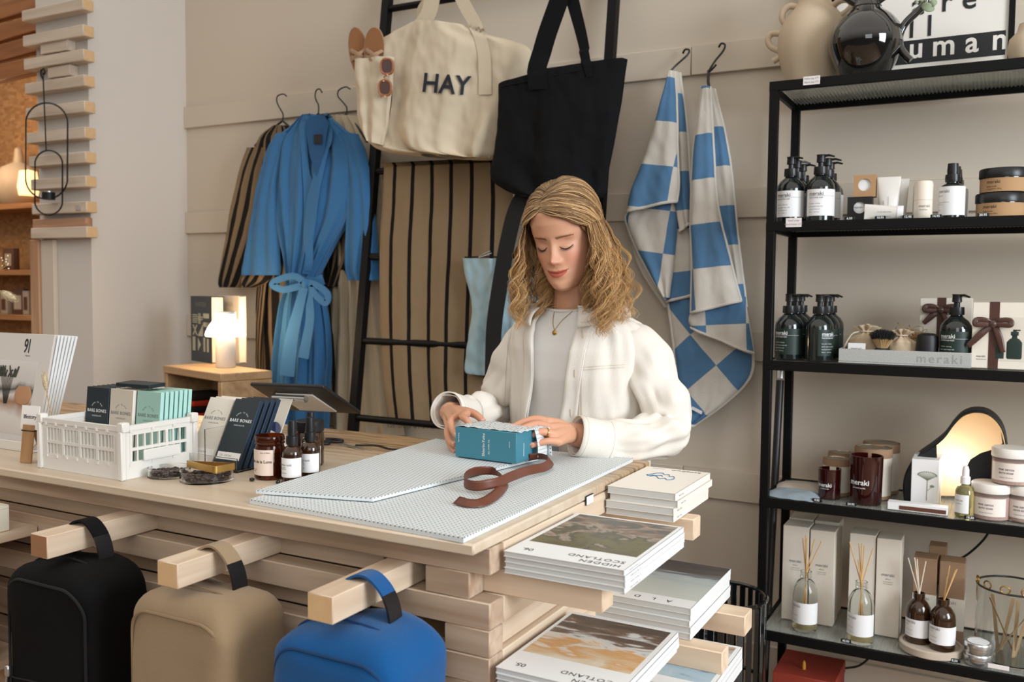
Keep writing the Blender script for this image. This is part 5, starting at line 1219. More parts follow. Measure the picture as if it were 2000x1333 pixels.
# ---- pump bottles
def pump(lab, c_, k_, lm, tm, group, rz=0, r=.040, H_=.194, z=None, nozzle=True):
    t = thing('pump_bottle', lab, 'pump bottle', (c_[0], c_[1], shz(k_) if z is None else z), rz, group)
    hb = H_*.70
    pr = [(0, 0), (r-.004, 0), (r, .004), (r, hb*.72), (r*.96, hb*.80), (r*.78, hb*.89), (r*.50, hb*.96), (r*.38, hb*1.0), (r*.38, hb*1.05)]
    obj('bottle_body', MB().lathe(pr, 36), blk_bottle, t)
    obj('collar', MB().lathe([(0, hb*1.01), (r*.48, hb*1.01), (r*.50, hb*1.03), (r*.48, hb*1.17), (0, hb*1.17)], 24), blackp, t)
    obj('pump_head', MB().lathe([(0, hb*1.17), (r*.20, hb*1.17), (r*.20, hb*1.26), (r*.32, hb*1.27), (r*.30, H_-.004), (r*.34, H_), (0, H_)], 20), blackp, t)
    obj('nozzle', MB().tube([(0, 0, H_-.004), (r*.5, -r*.3, H_-.003), (r*.85, -r*.5, H_-.008)], [.004, .0035, .0025], 8), blackp, t)
    obj('label', wrap_label(MB(), r+.0004, hb*.12, hb*.68, -PI*.88, -PI*.06), lm, t)
    b = MB(); a0 = -PI*.80
    wrap_text(b, 'meraki', .0155, r+.0009, hb*.55, a0, bold=.01); wrap_text(b, 'hand & body wash', .0055, r+.0009, hb*.49, a0, bold=.01)
    for i, s2 in enumerate(('linen dew  cleansing', 'gentle organic soap with', 'extracts of olive oil', '490 ml    16.5 fl.oz')): wrap_text(b, s2, .0042, r+.0009, hb*(.37-.06*i), a0)
    b.grid(lambda u, v: ((r+.0009)*math.cos(a0+1.9*u), (r+.0009)*math.sin(a0+1.9*u), hb*.535+.0006*v-.0002), 14, 1)
    obj('label_print', b, tm, t); return t
g1 = 'white-labelled pump bottles on the second shelf'; g2 = 'green-labelled pump bottles on the third shelf'
A1 = Vector((onY(1544, 380, 2.785).x, 2.785)); A2 = Vector((onY(1602, 380, 2.775).x, 2.775))
p1 = pump('white-labelled pump bottle at the front left of the second shelf', A1, 1, label_w, ink_g, g1, .1)
for i, (q_, lab) in enumerate(((A2, 'white-labelled pump bottle at the front, second from the left'), (A1+Vector((.0, .088)), 'white-labelled pump bottle in the middle row behind the left one'), (A2+Vector((.004, .085)), 'white-labelled pump bottle in the middle row of the right column'), (A1+Vector((0, .175)), 'white-labelled pump bottle at the back of the left column'), (A2+Vector((-.002, .172)), 'white-labelled pump bottle at the back of the right column'))):
    dup(p1, (q_[0], q_[1], shz(1)), .1+[.2, .9, .4, .3, .1][i], lab)
B1 = Vector((onY(1541, 650, 2.785).x, 2.785)); B2 = Vector((onY(1600, 650, 2.775).x, 2.775))
p2 = pump('green-labelled pump bottle at the front left of the third shelf', B1, 2, green_l, white_ink, g2, .0)
for i, (q_, lab) in enumerate(((B2, 'green-labelled pump bottle at the front, second from the left'), (B1+Vector((.002, .088)), 'green-labelled pump bottle in the middle row behind the left one'), (B2+Vector((.004, .086)), 'green-labelled pump bottle in the middle row of the right column'), (B1+Vector((0, .172)), 'green-labelled pump bottle at the back of the left column'), (B2+Vector((.002, .172)), 'green-labelled pump bottle at the back of the right column'))):
    dup(p2, (q_[0], q_[1], shz(2)), [2.6, .3, .3, .2, .3][i]*.5, lab)
# ---- second shelf
def holed_box(nm, lab, px0, px1, Y, z0, h_, m_, holer, d_=.035, back=None, sleeve=None):
    a_ = onY(px0, 400, Y).x; b_ = onY(px1, 400, Y).x; w_ = b_-a_
    t = thing(nm, lab, 'box', ((a_+b_)/2, Y, z0), .0)
    n = 32; outer = []; inner = []
    for k_ in range(n):
        a = 2*PI*k_/n; c_, s2 = math.cos(a), math.sin(a); m = max(abs(c_), abs(s2)); outer.append((c_/m*w_/2, h_/2+s2/m*h_/2)); inner.append((c_*holer, h_*.55+s2*holer))
    b = MB(); vs = []
    for y in (0, .004):
        vs += [(x, y, z) for x, z in outer]+[(x, y, z) for x, z in inner]
    fs = []
    for k_ in range(n):
        j = (k_+1) % n; fs += [(k_, j, n+j, n+k_), (2*n+k_, 3*n+k_, 3*n+j, 2*n+j), (n+k_, n+j, 3*n+j, 3*n+k_), (k_, 2*n+k_, 2*n+j, j)]
    b.add(vs, fs, 0, False); b.box(-w_/2, w_/2, .0041, d_, 0, .0015).box(-w_/2, w_/2, .0041, d_, h_-.0015, h_).box(-w_/2, -w_/2+.0015, .0041, d_, .0016, h_-.0016).box(w_/2-.0015, w_/2, .0041, d_, .0016, h_-.0016)
    obj('box_sleeve', b, m_, t)
    obj('contents', MB().rbox(-w_/2+.002, w_/2-.002, .006, d_-.001, .002, h_-.002, .002, 1), back, t); return t
hb_ = holed_box('soap_box', 'square black soap box with a round window on the second shelf', 1655, 1703, 2.76, shz(1), .068, mat('soap_black', (22, 22, 22), .5), .0165, back=label_w)
obj('lettering', MB().mapped(tgeo('meraki', .010, 'CENTER'), lambda x, y: (x-.004, .0045, .036+y)), ink_g, hb_)
holed_box('soap_box', 'kraft box with a round window standing on the black soap box', 1666, 1709, 2.775, shz(1)+.0685, .062, kraft, .0175, back=label_w)
def tube_c(lab, c_, h_, w_, rot, z):
    t = thing('cream_tube', lab, 'tube', (c_[0], c_[1], z), rot=rot, group='white cream tubes')
    b = MB().grid(lambda u, v: ((w_/2*(.78+.22*v))*math.cos(2*PI*u), (.017*(1-v)+.001)*math.sin(2*PI*u), .014+(h_-.014)*v), 28, 12, closeu=True); obj('tube_body', b, mat('tube_white', (222, 218, 212), .4), t)
    obj('cap', MB().lathe([(0, 0), (.019, 0), (.0195, .002), (.0185, .016), (0, .016)], 24), label_w, t)
    b = MB(); b.mapped(tgeo('meraki', .009, 'LEFT'), lambda x, y: (-.010+y*-1, -.0185+.0001*0-.0005+.012*(.03+x)/h_*.9, .030+x)); b.mapped(tgeo('hand cream 50 ml', .005, 'LEFT'), lambda x, y: (.002-y, -.0180+.012*(.03+x)/h_*.9, .030+x)); obj('lettering', b, ink_g, t)
q_ = Vector((onY(1735, 400, 2.78).x, 2.78)); tube_c('white cream tube standing beside the kraft soap box', q_, .122, .062, (0, 0, 0), shz(1))
q_ = Vector((onY(1752, 400, 2.84).x, 2.84)); tube_c('white cream tube standing half hidden behind the front tube', q_, .122, .062, (0, 0, .1), shz(1))
q_ = Vector((onY(1764, 420, 2.745).x, 2.745)); tube_c('white cream tube lying on its side before the standing tube', q_, .10, .045, (0, math.radians(-88), .1), shz(1)+.0185)
for i, (px, Y) in enumerate(((1803, 2.77), (1801, 2.83))):
    q_ = onY(px, 400, Y); t = thing('deodorant', ['ivory roll-on deodorant on the second shelf, front one', 'ivory roll-on deodorant hidden behind the front one'][i], 'deodorant', (q_.x, Y, shz(1)))
    obj('stick_body', MB().lathe([(0, 0), (.022, 0), (.0245, .003), (.0245, .052), (0, .052)], 30), ivory, t); obj('cap', MB().lathe([(0, .0525), (.0245, .0525), (.0245, .096), (.022, .104), (.016, .106), (0, .106)], 30), ivory, t)
    if i == 0: b = MB(); wrap_text(b, 'meraki', .011, .0249, .032, -PI*.62, 'LEFT'); wrap_text(b, 'deodorant', .005, .0249, .024, -PI*.60); obj('label_print', b, ink_g, t)
mtx = (('meraki', .013, .78), ('body oil', .005, .66), ('cold pressed almond oil', .0036, .44), ('and vitamin e', .0036, .36), ('100 ml', .0036, .16))
q_ = onY(1859, 400, 2.78); bo = bottle('spray_bottle', 'amber spray bottle with white label, front of the row on the second shelf', (q_.x, 2.78), .0335, .108, .042, 'amber spray bottles on the second shelf', z=shz(1), gm=blk_bottle, lr=(.08, .80), la=(-.93, -.08), txt=mtx)
for i in range(2): dup(bo, (q_.x+.003, 2.852+.072*i, shz(1)), .1, ['amber spray bottle second in the row on the second shelf', 'amber spray bottle last in the row on the second shelf'][i])
def cosmetic_jar(lab, c_, z):
    t = thing('cosmetic_jar', lab, 'jar', (c_[0], c_[1], z), group='black jars with kraft bands')
    obj('jar_body', MB().lathe([(0, 0), (.056, 0), (.0585, .003), (.0585, .040), (0, .040)], 40), black_g, t)
    obj('lid', MB().lathe([(0, .0402), (.061, .0402), (.0615, .042), (.0615, .062), (.059, .065), (0, .065)], 40), blackp, t)
    obj('label', wrap_label(MB(), .0589, .002, .038, -PI*.98, -PI*.05, 36), kraft, t)
    b = MB(); wrap_text(b, 'meraki', .013, .0593, .024, -PI*.74); wrap_text(b, 'body scrub', .006, .0593, .014, -PI*.74); wrap_text(b, 'orange & silver 200 g', .0045, .0593, .008, -PI*.74); obj('label_print', b, ink, t)
q_ = onY(1954, 400, 2.80); cosmetic_jar('black jar with kraft band, lower of the stacked pair', (q_.x, 2.80), shz(1)); cosmetic_jar('black jar with kraft band, upper of the stacked pair', (q_.x+.007, 2.802), shz(1)+.0655)
def price(lab, px, k_, s2, Y=2.722):
    q_ = onY(px, 400, Y); t = thing('price_block', lab, 'price block', (q_.x, Y, shz(k_)))
    obj('block', MB().rbox(-.014, .014, 0, .006, 0, .0095, .0008, 1), blackp, t); obj('digits', MB().mapped(tgeo(s2, .0085, 'CENTER', bold=.02), lambda x, y: (x, -.0004, .0022+y)), white_ink, t)
price('black price block by the soap box', 1660, 1, '6.50'); price('black price block under the standing white tube', 1720, 1, '10.95'); price('black price block left of the ivory deodorant', 1774, 1, '12.95'); price('black price block between deodorant and spray bottle', 1829, 1, '14.95'); price('black price block before the kraft-banded jars', 1921, 1, '20.95')
price('black price block before the small red candle', 1612, 3, '9.95'); price('black price block before the large red candle', 1680, 3, '24.95'); price('black price block before the bath soak jars', 1918, 3, '18.50'); price('black price block before the second clear diffuser', 1678, 4, '42.00'); price('black price block before the stacked tins', 1898, 4, '8.50')
# ---- third shelf
felt = mat('grey_felt', (172, 172, 168), .95, bump=.5, bscale=300)
ta_ = on(1640, 703, 2); tbb = on(1896, 722, 2)
TY = 2.745; tx0 = onY(1638, 690, TY).x; tx1 = onY(1897, 700, TY).x; tW = tx1-tx0
t = thing('felt_tray', 'pale grey felt tray of bathroom gifts on the third shelf', 'tray', (tx0, TY, shz(2)))
obj('tray_base', MB().box(.0, tW, 0, .20, 0, .004), felt, t)
for nm_, q_ in (('front_wall', (0, tW, 0, .004, .0041, .040)), ('back_wall', (0, tW, .196, .20, .0041, .040)), ('side_wall', (0, .004, .0041, .1959, .0041, .040)), ('side_wall', (tW-.004, tW, .0041, .1959, .0041, .040))): obj(nm_, MB().rbox(*q_, .001, 1), felt, t)
obj('embossed_lettering', MB().mapped(tgeo('meraki', .034, 'RIGHT', 1.25), lambda x, y: (tW-.02+x, -.0006, .010+y)), mat('felt_shadow', (150, 150, 147), .95), t)
tz_ = shz(2)+.0042
q_ = onY(1723, 680, 2.775); t = thing('shaving_brush', 'shaving brush with black handle standing in the felt tray', 'brush', (q_.x, 2.775, tz_))
obj('handle', MB().lathe([(0, 0), (.014, 0), (.019, .004), (.0225, .018), (.022, .03), (.017, .040), (0, .040)], 30), mat('matte_black', (22, 22, 24), .5), t)
b = MB(); b2_ = MB()
for k_ in range(500):
    a_ = random.uniform(0, 2*PI); r_ = math.sqrt(random.random()); p0 = Vector((r_*.013*math.cos(a_), r_*.013*math.sin(a_), .038)); h_ = .092-.012*r_*r_+random.uniform(-.003, .003); p1 = Vector((r_*.036*math.cos(a_), r_*.036*math.sin(a_), h_)); m_ = p0.lerp(p1, .62)
    b.tube([p0, p0.lerp(p1, .3)+Vector((0, 0, .003)), m_], .0007, 3, caps=False); b2_.tube([m_, p1], [.0008, .0005], 3, caps=False)
obj('bristles', b, mat('bristle_cream', (206, 176, 128), .8), t, fix=False, sharp=None); obj('bristle_tips', b2_, mat('bristle_dark', (34, 34, 34), .8), t, fix=False, sharp=None)
linen = mat('linen_pouch', (192, 172, 146), .95, bump=.6, bscale=500)
def pouch(lab, px, Y, w_, h_, seed, txt):
    q_ = onY(px, 680, Y); t = thing('linen_pouch', lab, 'pouch', (q_.x, Y, tz_))
    def f(u, v):
        a_ = 2*PI*u; nk = 1-.72*ss(.62, .82, v)+.45*ss(.84, 1, v); bb_ = min(1, (v/.12)**.5) if v < .12 else 1
        x = math.cos(a_)*w_/2*nk*bb_*(1+.05*nz(u*5+seed, v*6)); y = math.sin(a_)*.028*nk*bb_; fold = .004*math.sin(a_*9+seed)*ss(.4, .8, v)
        return (x+fold*math.cos(a_), y+fold*math.sin(a_)+.02, h_*v*(1-.08*abs(math.cos(a_))))
    obj('pouch_body', MB().grid(f, 64, 30, closeu=True), linen, t)
    rr = w_/2*.34; obj('drawstring', MB().tube([(rr*math.cos(2*PI*k_/16), .012*math.sin(2*PI*k_/16)+.02, h_*.80) for k_ in range(16)], .0022, 6, True).tube(spline([(-rr, .02, h_*.8), (-rr-.02, .0, h_*.72), (-rr-.035, -.01, h_*.45), (-rr-.04, -.012, h_*.28)], 16), .002, 6), mat('cotton_cord', (210, 196, 172), .9), t)
    if txt: obj('lettering', MB().mapped(tgeo('meraki', .010, 'CENTER'), lambda x, y: (x+.012, -.0085, h_*.22+y)), ink, t)
pouch('linen drawstring pouch behind the card in the felt tray', 1690, 2.80, .100, .105, 1, False); pouch('linen drawstring pouch right of the shaving brush', 1760, 2.79, .085, .095, 5, True)
q_ = onY(1672, 680, 2.762); t = thing('gift_card', 'small white card propped at the left of the felt tray', 'card', (q_.x, 2.762, tz_), -.1)
obj('card_sheet', MB().rbox(-.024, .024, 0, .001, 0, .052, .0003, 1, M=Matrix.Rotation(-.15, 4, 'X')), label_w, t); obj('lettering', MB().mapped(tgeo('SHAVE KIT', .0065, 'CENTER'), lambda x, y: (x, .034*.15-.0015, .034+y)), ink, t)
b = MB(); q_ = onY(1782, 660, 2.86)
for k_ in range(120):
    c_ = [random.gauss(0, .016) for _ in range(3)]; pts = [(c_[0]+.016*math.sin(j*1.1+k_), .3*c_[1]+.010*math.cos(j*1.7+k_*2), .045+c_[2]+.02*math.sin(j*.9+k_*3)) for j in range(7)]
    b.tube(spline([(p[0], p[1], max(.002, p[2])) for p in pts], 14), .0009, 3, caps=False)
tag(obj('raffia_bundle', b, straw, None, (q_.x, 2.86, tz_), fix=False, sharp=None), 'tangle of dry raffia behind the linen pouches in the felt tray', 'raffia')
q_ = onY(1811, 680, 2.79); t = thing('black_canister', 'matte black domed canister in the felt tray', 'canister', (q_.x, 2.79, tz_))
obj('canister_body', MB().lathe([(0, 0), (.026, 0), (.028, .002), (.028, .034), (0, .034)], 36), mat('matte_black', (22, 22, 24), .5), t); obj('canister_lid', MB().lathe([(0, .0342), (.0285, .0342), (.0285, .070), (.026, .079), (.018, .084), (0, .086)], 36), mat('matte_black', (22, 22, 24), .5), t)
b = MB(); wrap_text(b, 'meraki', .009, .0288, .012, -PI*.80); obj('lettering', b, white_ink, t)
q_ = onY(1866, 680, 2.79); dup(p2, (q_.x, 2.79, tz_), -.1, 'green-labelled pump bottle standing in the right end of the felt tray', 'pump bottle in the gift tray')
# gift boxes with ribbon
rbn = mat('brown_satin', (70, 38, 25), .4, sheen=.3, coat=.2)
def bow(par, c_, s_, tails, W_=.0075):
    def strip(pts, w_, nm):
        q = spline(pts, 24); bb = MB()
        def f(u, v):
            i = int(round(v*24)); p = Vector(q[i]); a_ = Vector(q[max(0, i-1)]); e_ = Vector(q[min(24, i+1)]); d = (e_-a_).normalized(); n_ = Vector((-d.z, 0, d.x)).normalized(); return p+n_*(u-.5)*2*w_*(.8+.4*math.sin(PI*v))
        bb.grid(f, 3, 24); o = obj(nm, bb, rbn, par); md = o.modifiers.new('th', 'SOLIDIFY'); md.thickness = .0007; return o
    C_ = Vector(c_)
    for sg in (-1, 1):
        strip([tuple(C_), tuple(C_+Vector((sg*.02, -.010, .012))*s_), tuple(C_+Vector((sg*.046, -.012, .012))*s_), tuple(C_+Vector((sg*.048, -.016, -.002))*s_), tuple(C_+Vector((sg*.02, -.012, -.002))*s_), tuple(C_+Vector((0, -.004, 0)))], W_*.8, 'bow_loop')
    for tp in tails: strip([tuple(C_)]+[tuple(C_+Vector(p_)) for p_ in tp], W_, 'bow_tail')
    obj('bow_knot', MB().ell(tuple(C_+Vector((0, -.008, 0))), (.009, .006, .009)), rbn, par)
x0 = onY(1793, 640, 2.915).x; x1 = onY(1897, 640, 2.915).x; h_ = zat(1800, 582, 2.915)-shz(2)
t = thing('gift_box', 'ivory gift box tied with a brown bow standing behind the felt tray bottle', 'gift box', (x0, 2.955, shz(2)))
obj('box_body', MB().rbox(0, x1-x0, 0, .05, 0, h_, .0015, 1), wbx, t); xr = onY(1838, 640, 2.955).x-x0
obj('ribbon_band', MB().rbox(xr-.012, xr+.012, -.0012, .0512, -.0, h_+.001, .0005, 1), rbn, t)
bow(t, (xr-.002, -.004, h_-.035), .85, [[(-.02, -.004, -.015), (-.045, -.004, -.04)], [(.012, -.004, -.02), (.02, -.004, -.06)]])
x0 = onY(1898, 660, 2.76).x; h_ = zat(1900, 590, 2.76)-shz(2)
t = thing('gift_box', 'ivory gift box with brown bow and printed bottle, right end of third shelf', 'gift box', (x0, 2.76, shz(2)))
obj('box_body', MB().rbox(0, .26, 0, .06, 0, h_, .0015, 1), wbx, t); xr = onY(1941, 660, 2.76).x-x0
obj('ribbon_band', MB().rbox(xr-.012, xr+.012, -.0012, .0612, 0, h_+.001, .0005, 1), rbn, t)
bow(t, (xr-.003, -.004, h_-.058), .85, [[(-.03, -.004, -.03), (-.058, -.004, -.062)], [(.014, -.005, -.03), (.026, -.004, -.075)]])
obj('printed_sleeve', MB().box(xr+.013, .2602, -.0008, -.0001, .022, h_*.78), mat('sleeve_ivory', (212, 204, 190), .6), t)
xb = onY(1981, 680, 2.76).x-x0; b = MB().lathe([(0, 0), (.016, 0), (.018, .004), (.018, .044), (.012, .052), (.006, .056), (.006, .062), (.009, .063), (.009, .072), (.004, .073), (.004, .078), (0, .078)], 24, ecc=.06, c=(xb, -.0012, .028))
b.lathe([(0, 0), (.010, 0), (.0105, .03), (.008, .036), (0, .037)], 20, ecc=.06, c=(xb-.034, -.0012, .028)).box(xb, xb+.013, -.0022, -.0012, .103, .106); obj('printed_bottle', b, green_l, t)
b = MB().mapped(tgeo('meraki', .008, 'LEFT'), lambda x, y: (.012+x, -.0005, .030+y)); b.mapped(tgeo('hand care set', .0045, 'LEFT'), lambda x, y: (.012+x, -.0005, .023+y)); obj('lettering', b, ink, t)
# ---- fourth shelf
pm = mat('pouch_bluegrey', (142, 154, 162), .8, bump=.4, bscale=200)
for i, (px, py, Y, lab, m_, ww, rz) in enumerate(((1550, 965, 2.775, 'blue-grey folded textile packet at the left end of the fourth shelf', pm, .15, -.12), (1560, 940, 2.89, 'pale folded packet lying behind the blue-grey one', mat('pale_packet2', (190, 180, 168), .8), .13, .15))):
    q_ = Vector((onY(px, py, Y).x, Y)); b = MB()
    b.grid(lambda u, v: (ww*(u-.5)*(1-.06*abs(v-.5)), .12*(v-.5), .001+.016*(1-abs(2*u-1)**4)*(1-abs(2*v-1)**3)+.003*nz(u*4, v*4, i)), 24, 18); b.grid(lambda u, v: (ww*(.5-u)*(1-.06*abs(v-.5)), .12*(v-.5), .0005), 24, 18)
    tag(obj('folded_packet', b, m_, None, (q_[0], q_[1], shz(3)), (0, 0, rz)), lab, 'packet')
redg = mat('red_glass', (44, 8, 7), .08, coat=.6)
def candle(lab, px, Y, r, h_, ts):
    q_ = onY(px, 950, Y); t = thing('red_candle', lab, 'candle', (q_.x, Y, shz(3)), group='dark red glass candles')
    obj('candle_glass', MB().lathe([(0, 0), (r*.92, 0), (r*.95, .003), (r, h_), (r-.003, h_), (r*.9, .008), (0, .008)], 40), redg, t)
    obj('candle_wax', MB().lathe([(0, h_*.82), (r*.965, h_*.82), (r*.96, h_*.80), (0, h_*.80)], 32), mat('red_wax', (110, 34, 24), .5), t); obj('wick', MB().tube([(0, 0, h_*.80), (.001, 0, h_*.92)], .001, 5), label_w, t)
    b = MB(); wrap_text(b, 'meraki', ts, r*.98+.0008, h_*.42, -PI*.60, 'CENTER', bold=.015); wrap_text(b, 'scented candle', ts*.3, r*.97+.001, h_*.34, -PI*.60, 'CENTER'); obj('lettering', b, white_ink, t)
candle('small dark red glass candle on the fourth shelf', 1620, 2.80, .0325, .088, .0155); candle('large dark red glass candle on the fourth shelf', 1691, 2.79, .046, .138, .021)
tinm = mat('tin_metal', (170, 156, 136), .3, metal=.8)
def tin(lab, px, Y, r, h_):
    q_ = onY(px, 950, Y); t = thing('gift_tin', lab, 'tin', (q_.x, Y, shz(3)), group='ivory tubs with kraft rims')
    obj('tub_body', MB().lathe([(0, 0), (r, 0), (r, h_*.82), (0, h_*.82)], 40), wbx, t); obj('tub_rim', MB().lathe([(0, h_*.821), (r+.001, h_*.821), (r+.001, h_), (r-.002, h_), (r-.003, h_-.004), (0, h_-.004)], 40), kr2, t)
    obj('metal_lid', MB().lathe([(0, h_-.0035), (r-.004, h_-.0035), (r-.004, h_+.001), (r-.007, h_+.001), (r-.008, h_-.001), (0, h_-.001)], 40), tinm, t)
    obj('base_band', MB().lathe([(r+.0002, 0), (r+.001, 0), (r+.001, .010), (r+.0002, .010)], 40), kr2, t)
tin('small ivory tub with metal lid behind the small red candle', 1633, 2.865, .039, .108); tin('small ivory tub at the back, behind the other small tub', 1642, 2.955, .039, .112)
tin('large ivory tub with metal lid behind the large red candle', 1704, 2.885, .052, .148); tin('large ivory tub at the back, behind the other large tub', 1719, 2.975, .052, .150)
x0 = onY(1780, 930, 2.80).x; x1 = onY(1834, 930, 2.80).x; h_ = zat(1800, 895, 2.80)-shz(3)
for i, (dx, dy) in enumerate(((0, 0), (.002, .052))):
    t = thing('flower_box', ['ivory box printed with a fine flower, front one beside the curved lamp', 'ivory box hidden behind the flower-printed box'][i], 'box', (x0+dx, 2.80+dy, shz(3)))
    obj('box_body', MB().rbox(0, x1-x0, 0, .05, 0, h_-.004*(1-i), .001, 1), label_w, t)
    if i == 0:
        b = MB(); xc = (x1-x0)*.58; b.tube([(xc, -.0008, .022), (xc+.001, -.0008, h_*.62)], .0009, 5)
        for k_ in range(16): a_ = PI*k_/15; p_ = Vector((xc+.024*math.cos(a_), -.0008, h_*.66+.010*math.sin(a_))); b.tube([(xc+.001, -.0008, h_*.56), p_], .0004, 4); b.ell(p_, (.0018, .0004, .0016), 6, 4)
        b.tube([(xc, -.0008, h_*.35), (xc+.012, -.0008, h_*.43)], .0008, 4).ell((xc+.013, -.0008, h_*.45), (.006, .0004, .004), 10, 6); obj('printed_flower', b, mat('sage_ink', (130, 140, 112), .7), t)
p = onY(1733, 1000, 2.735); x1 = onY(1851, 1000, 2.735).x
t = thing('match_box', 'slim white box with a brown striking side lying at the shelf front', 'box', (p.x, 2.735, shz(3)), .0)
obj('box_body', MB().rbox(0, x1-p.x, 0, .032, 0, .022, .001, 1), label_w, t); obj('striker', MB().box(.030, x1-p.x-.004, -.0006, -.0001, .003, .014), mat('striker_brown', (96, 58, 42), .8), t)
# curved black lamp
LYp = 2.93
out = [(1773, 976), (1770, 940), (1776, 912), (1792, 888), (1822, 866), (1846, 846), (1864, 822), (1882, 805), (1905, 798), (1930, 802), (1950, 818), (1962, 842), (1968, 880), (1972, 930), (1972, 990)]
po = spline(out, 60)
lampk = mat('lamp_black', (24, 26, 30), .5); lampi = mat('lamp_inner', (240, 222, 194), .5)
b0 = Vector((onY(1870, 978, LYp).x, LYp, shz(3)))
t = thing('curved_lamp', 'black sculptural lamp whose open curved shell glows warm inside', 'lamp', b0)
def lpt(x, y, Y): p = onY(x, y, LYp); p.y = Y; return p-b0
def zc(p): p.z = max(p.z, .0005); return p
b = MB(); n_ = 60
b.grid(lambda u, v: zc(lpt(*po[int(round(u*n_))], LYp-.085+.115*v)), n_, 6)
o = obj('outer_shell', b, lampk, t); md = o.modifiers.new('th', 'SOLIDIFY'); md.thickness = .004; md.offset = 0
bk = MB().prism([(p[0], min(p[1], 977)) for p in po], 0, .003, lambda a, b_, h: zc(lpt(a, b_, LYp+.03+h))); obj('back_plate', bk, lampi, t)
b = MB().grid(lambda u, v: (lambda q: zc(lpt(q[0]+(1.5-3*(q[0]-1870)/100)*1, q[1]+2.5, LYp-.083+.108*v)))(po[int(round(u*n_))]), n_, 4); o = obj('inner_lining', b, lampi, t)
left = [(1773, 976), (1770, 940), (1776, 912), (1792, 888), (1833, 862), (1834, 900), (1833, 976)]
right = [(1955, 836), (1958, 858), (1945, 868), (1916, 877), (1897, 889), (1887, 908), (1884, 940), (1868, 976), (1972, 990), (1972, 930), (1968, 880)]
obj('front_panel', MB().prism(left, 0, .003, lambda a, b_, h: zc(lpt(a, b_, LYp-.085+h))), lampk, t)
obj('front_panel', MB().prism(right, 0, .003, lambda a, b_, h: zc(lpt(a, b_, LYp-.085+h))), lampk, t)
q_ = onY(1862, 915, LYp-.03); point('curved_lamp_light', (q_.x, LYp-.035, q_.z), .45, (1.0, .86, .68), .02)
obj('bulb', MB().ell((q_.x-b0.x+.045, -.0, q_.z-b0.z-.01), (.014, .014, .02)), mat('bulb_glow', (255, 230, 180), .4, emit=(255, 214, 150), estr=3), t)
# dropper bottle, bath jars
q_ = onY(1884, 980, 2.755); t = thing('dropper_bottle', 'clear dropper bottle of pale oil with a white pipette', 'bottle', (q_.x, 2.755, shz(3)))
obj('glass', MB().lathe([(0, 0), (.022, 0), (.024, .003), (.024, .070), (.020, .080), (.010, .086), (.010, .096)], 30), mat('oil_glass', (214, 206, 150), .05, trans=.8, ior=1.4), t)
obj('dropper_cap', MB().lathe([(0, .09), (.0125, .09), (.0125, .108), (.010, .110), (.009, .112), (.009, .128), (.006, .138), (0, .140)], 24), label_w, t)
obj('label', wrap_label(MB(), .0246, .012, .062, -PI*.95, -PI*.35), label_w, t); b = MB(); wrap_text(b, 'FACE OIL', .006, .025, .044, -PI*.86); wrap_text(b, 'rosehip 30 ml', .004, .025, .036, -PI*.86); obj('label_print', b, ink_g, t)
salt = mat('bath_salt', (206, 178, 166), .7, bump=.6, bscale=300, var=.25, vscale=90); lidw = mat('lid_white', (226, 220, 212), .5)
def bath(lab, px, Y, z, k_=0):
    q_ = onY(px, 980, Y); t = thing('bath_jar', lab, 'jar', (q_.x, Y, z), group='pink bath salt jars')
    obj('jar_glass', MB().lathe([(0, 0), (.044, 0), (.0465, .004), (.0465, .072), (0, .072)], 40), mat('jar_clear', (240, 226, 220), .05, trans=.85, ior=1.2), t); obj('salt', MB().lathe([(0, .003), (.0435, .003), (.044, .062), (0, .062)], 36), salt, t)
    obj('lid', MB().lathe([(0, .0725), (.048, .0725), (.0485, .074), (.0485, .094), (.046, .097), (0, .097)], 40), lidw, t)
    obj('label', wrap_label(MB(), .0469, .012, .060, -PI*.90, -PI*.22, 30), mat('label_cream', (226, 216, 208), .6), t)
    b = MB(); wrap_text(b, 'PINK DETOX', .0062, .0473, .040, -PI*.58, 'CENTER', 1.1, .02); wrap_text(b, 'BATH SOAK', .0062, .0473, .031, -PI*.58, 'CENTER', 1.1, .02); wrap_text(b, 'himalayan salt and rose', .0036, .0473, .020, -PI*.58, 'CENTER'); obj('label_print', b, ink, t)
bath('pink bath salt jar, lower left of the stack of three', 1935, 2.775, shz(3)); bath('pink bath salt jar, lower right, cut off by the frame', 2003, 2.79, shz(3)); bath('pink bath salt jar on top of the other two', 1972, 2.785, shz(3)+.0975)
# ---- lowest shelf
def tallbox(lab, px0, px1, Y, h_, m_, group, txt=True, half=False, d_=.085):
    x0 = onY(px0, 1150, Y).x; x1 = onY(px1, 1150, Y).x
    t = thing('tall_box', lab, 'box', (x0, Y, shz(4)), group=group); w_ = x1-x0
    obj('box_body', MB().rbox(0, w_, 0, d_, 0, h_, .0012, 1), m_, t)
    if half: obj('lower_sleeve', MB().rbox(-.0008, w_+.0008, -.0008, d_+.0008, h_*.16, h_*.55, .0005, 1), wbx, t)
    if txt:
        b = MB(); zz = h_*(.62 if not half else .48); al_ = 'CENTER'; xx = w_/2 if not half else w_*.42
        for s2, sz, dz in (('meraki', .013, 0), ('diffuser', .005, -.010), ('northern garden', .004, -.018), ('240 ml scented', .004, -.024)): b.mapped(tgeo(s2, sz, al_), lambda x, y: (xx+x, -.0014, zz+dz+y))
        obj('lettering', b, ink_g, t)
    return t
gI = 'tall ivory boxes on the lowest shelf'
hI = .292
tallbox('tall ivory box, far left one in the front row of the lowest shelf', 1527, 1577, 2.83, hI, wbx, gI)
tallbox('tall ivory box, second in the front row of the lowest shelf', 1580, 1628, 2.832, hI-.004, wbx, gI)
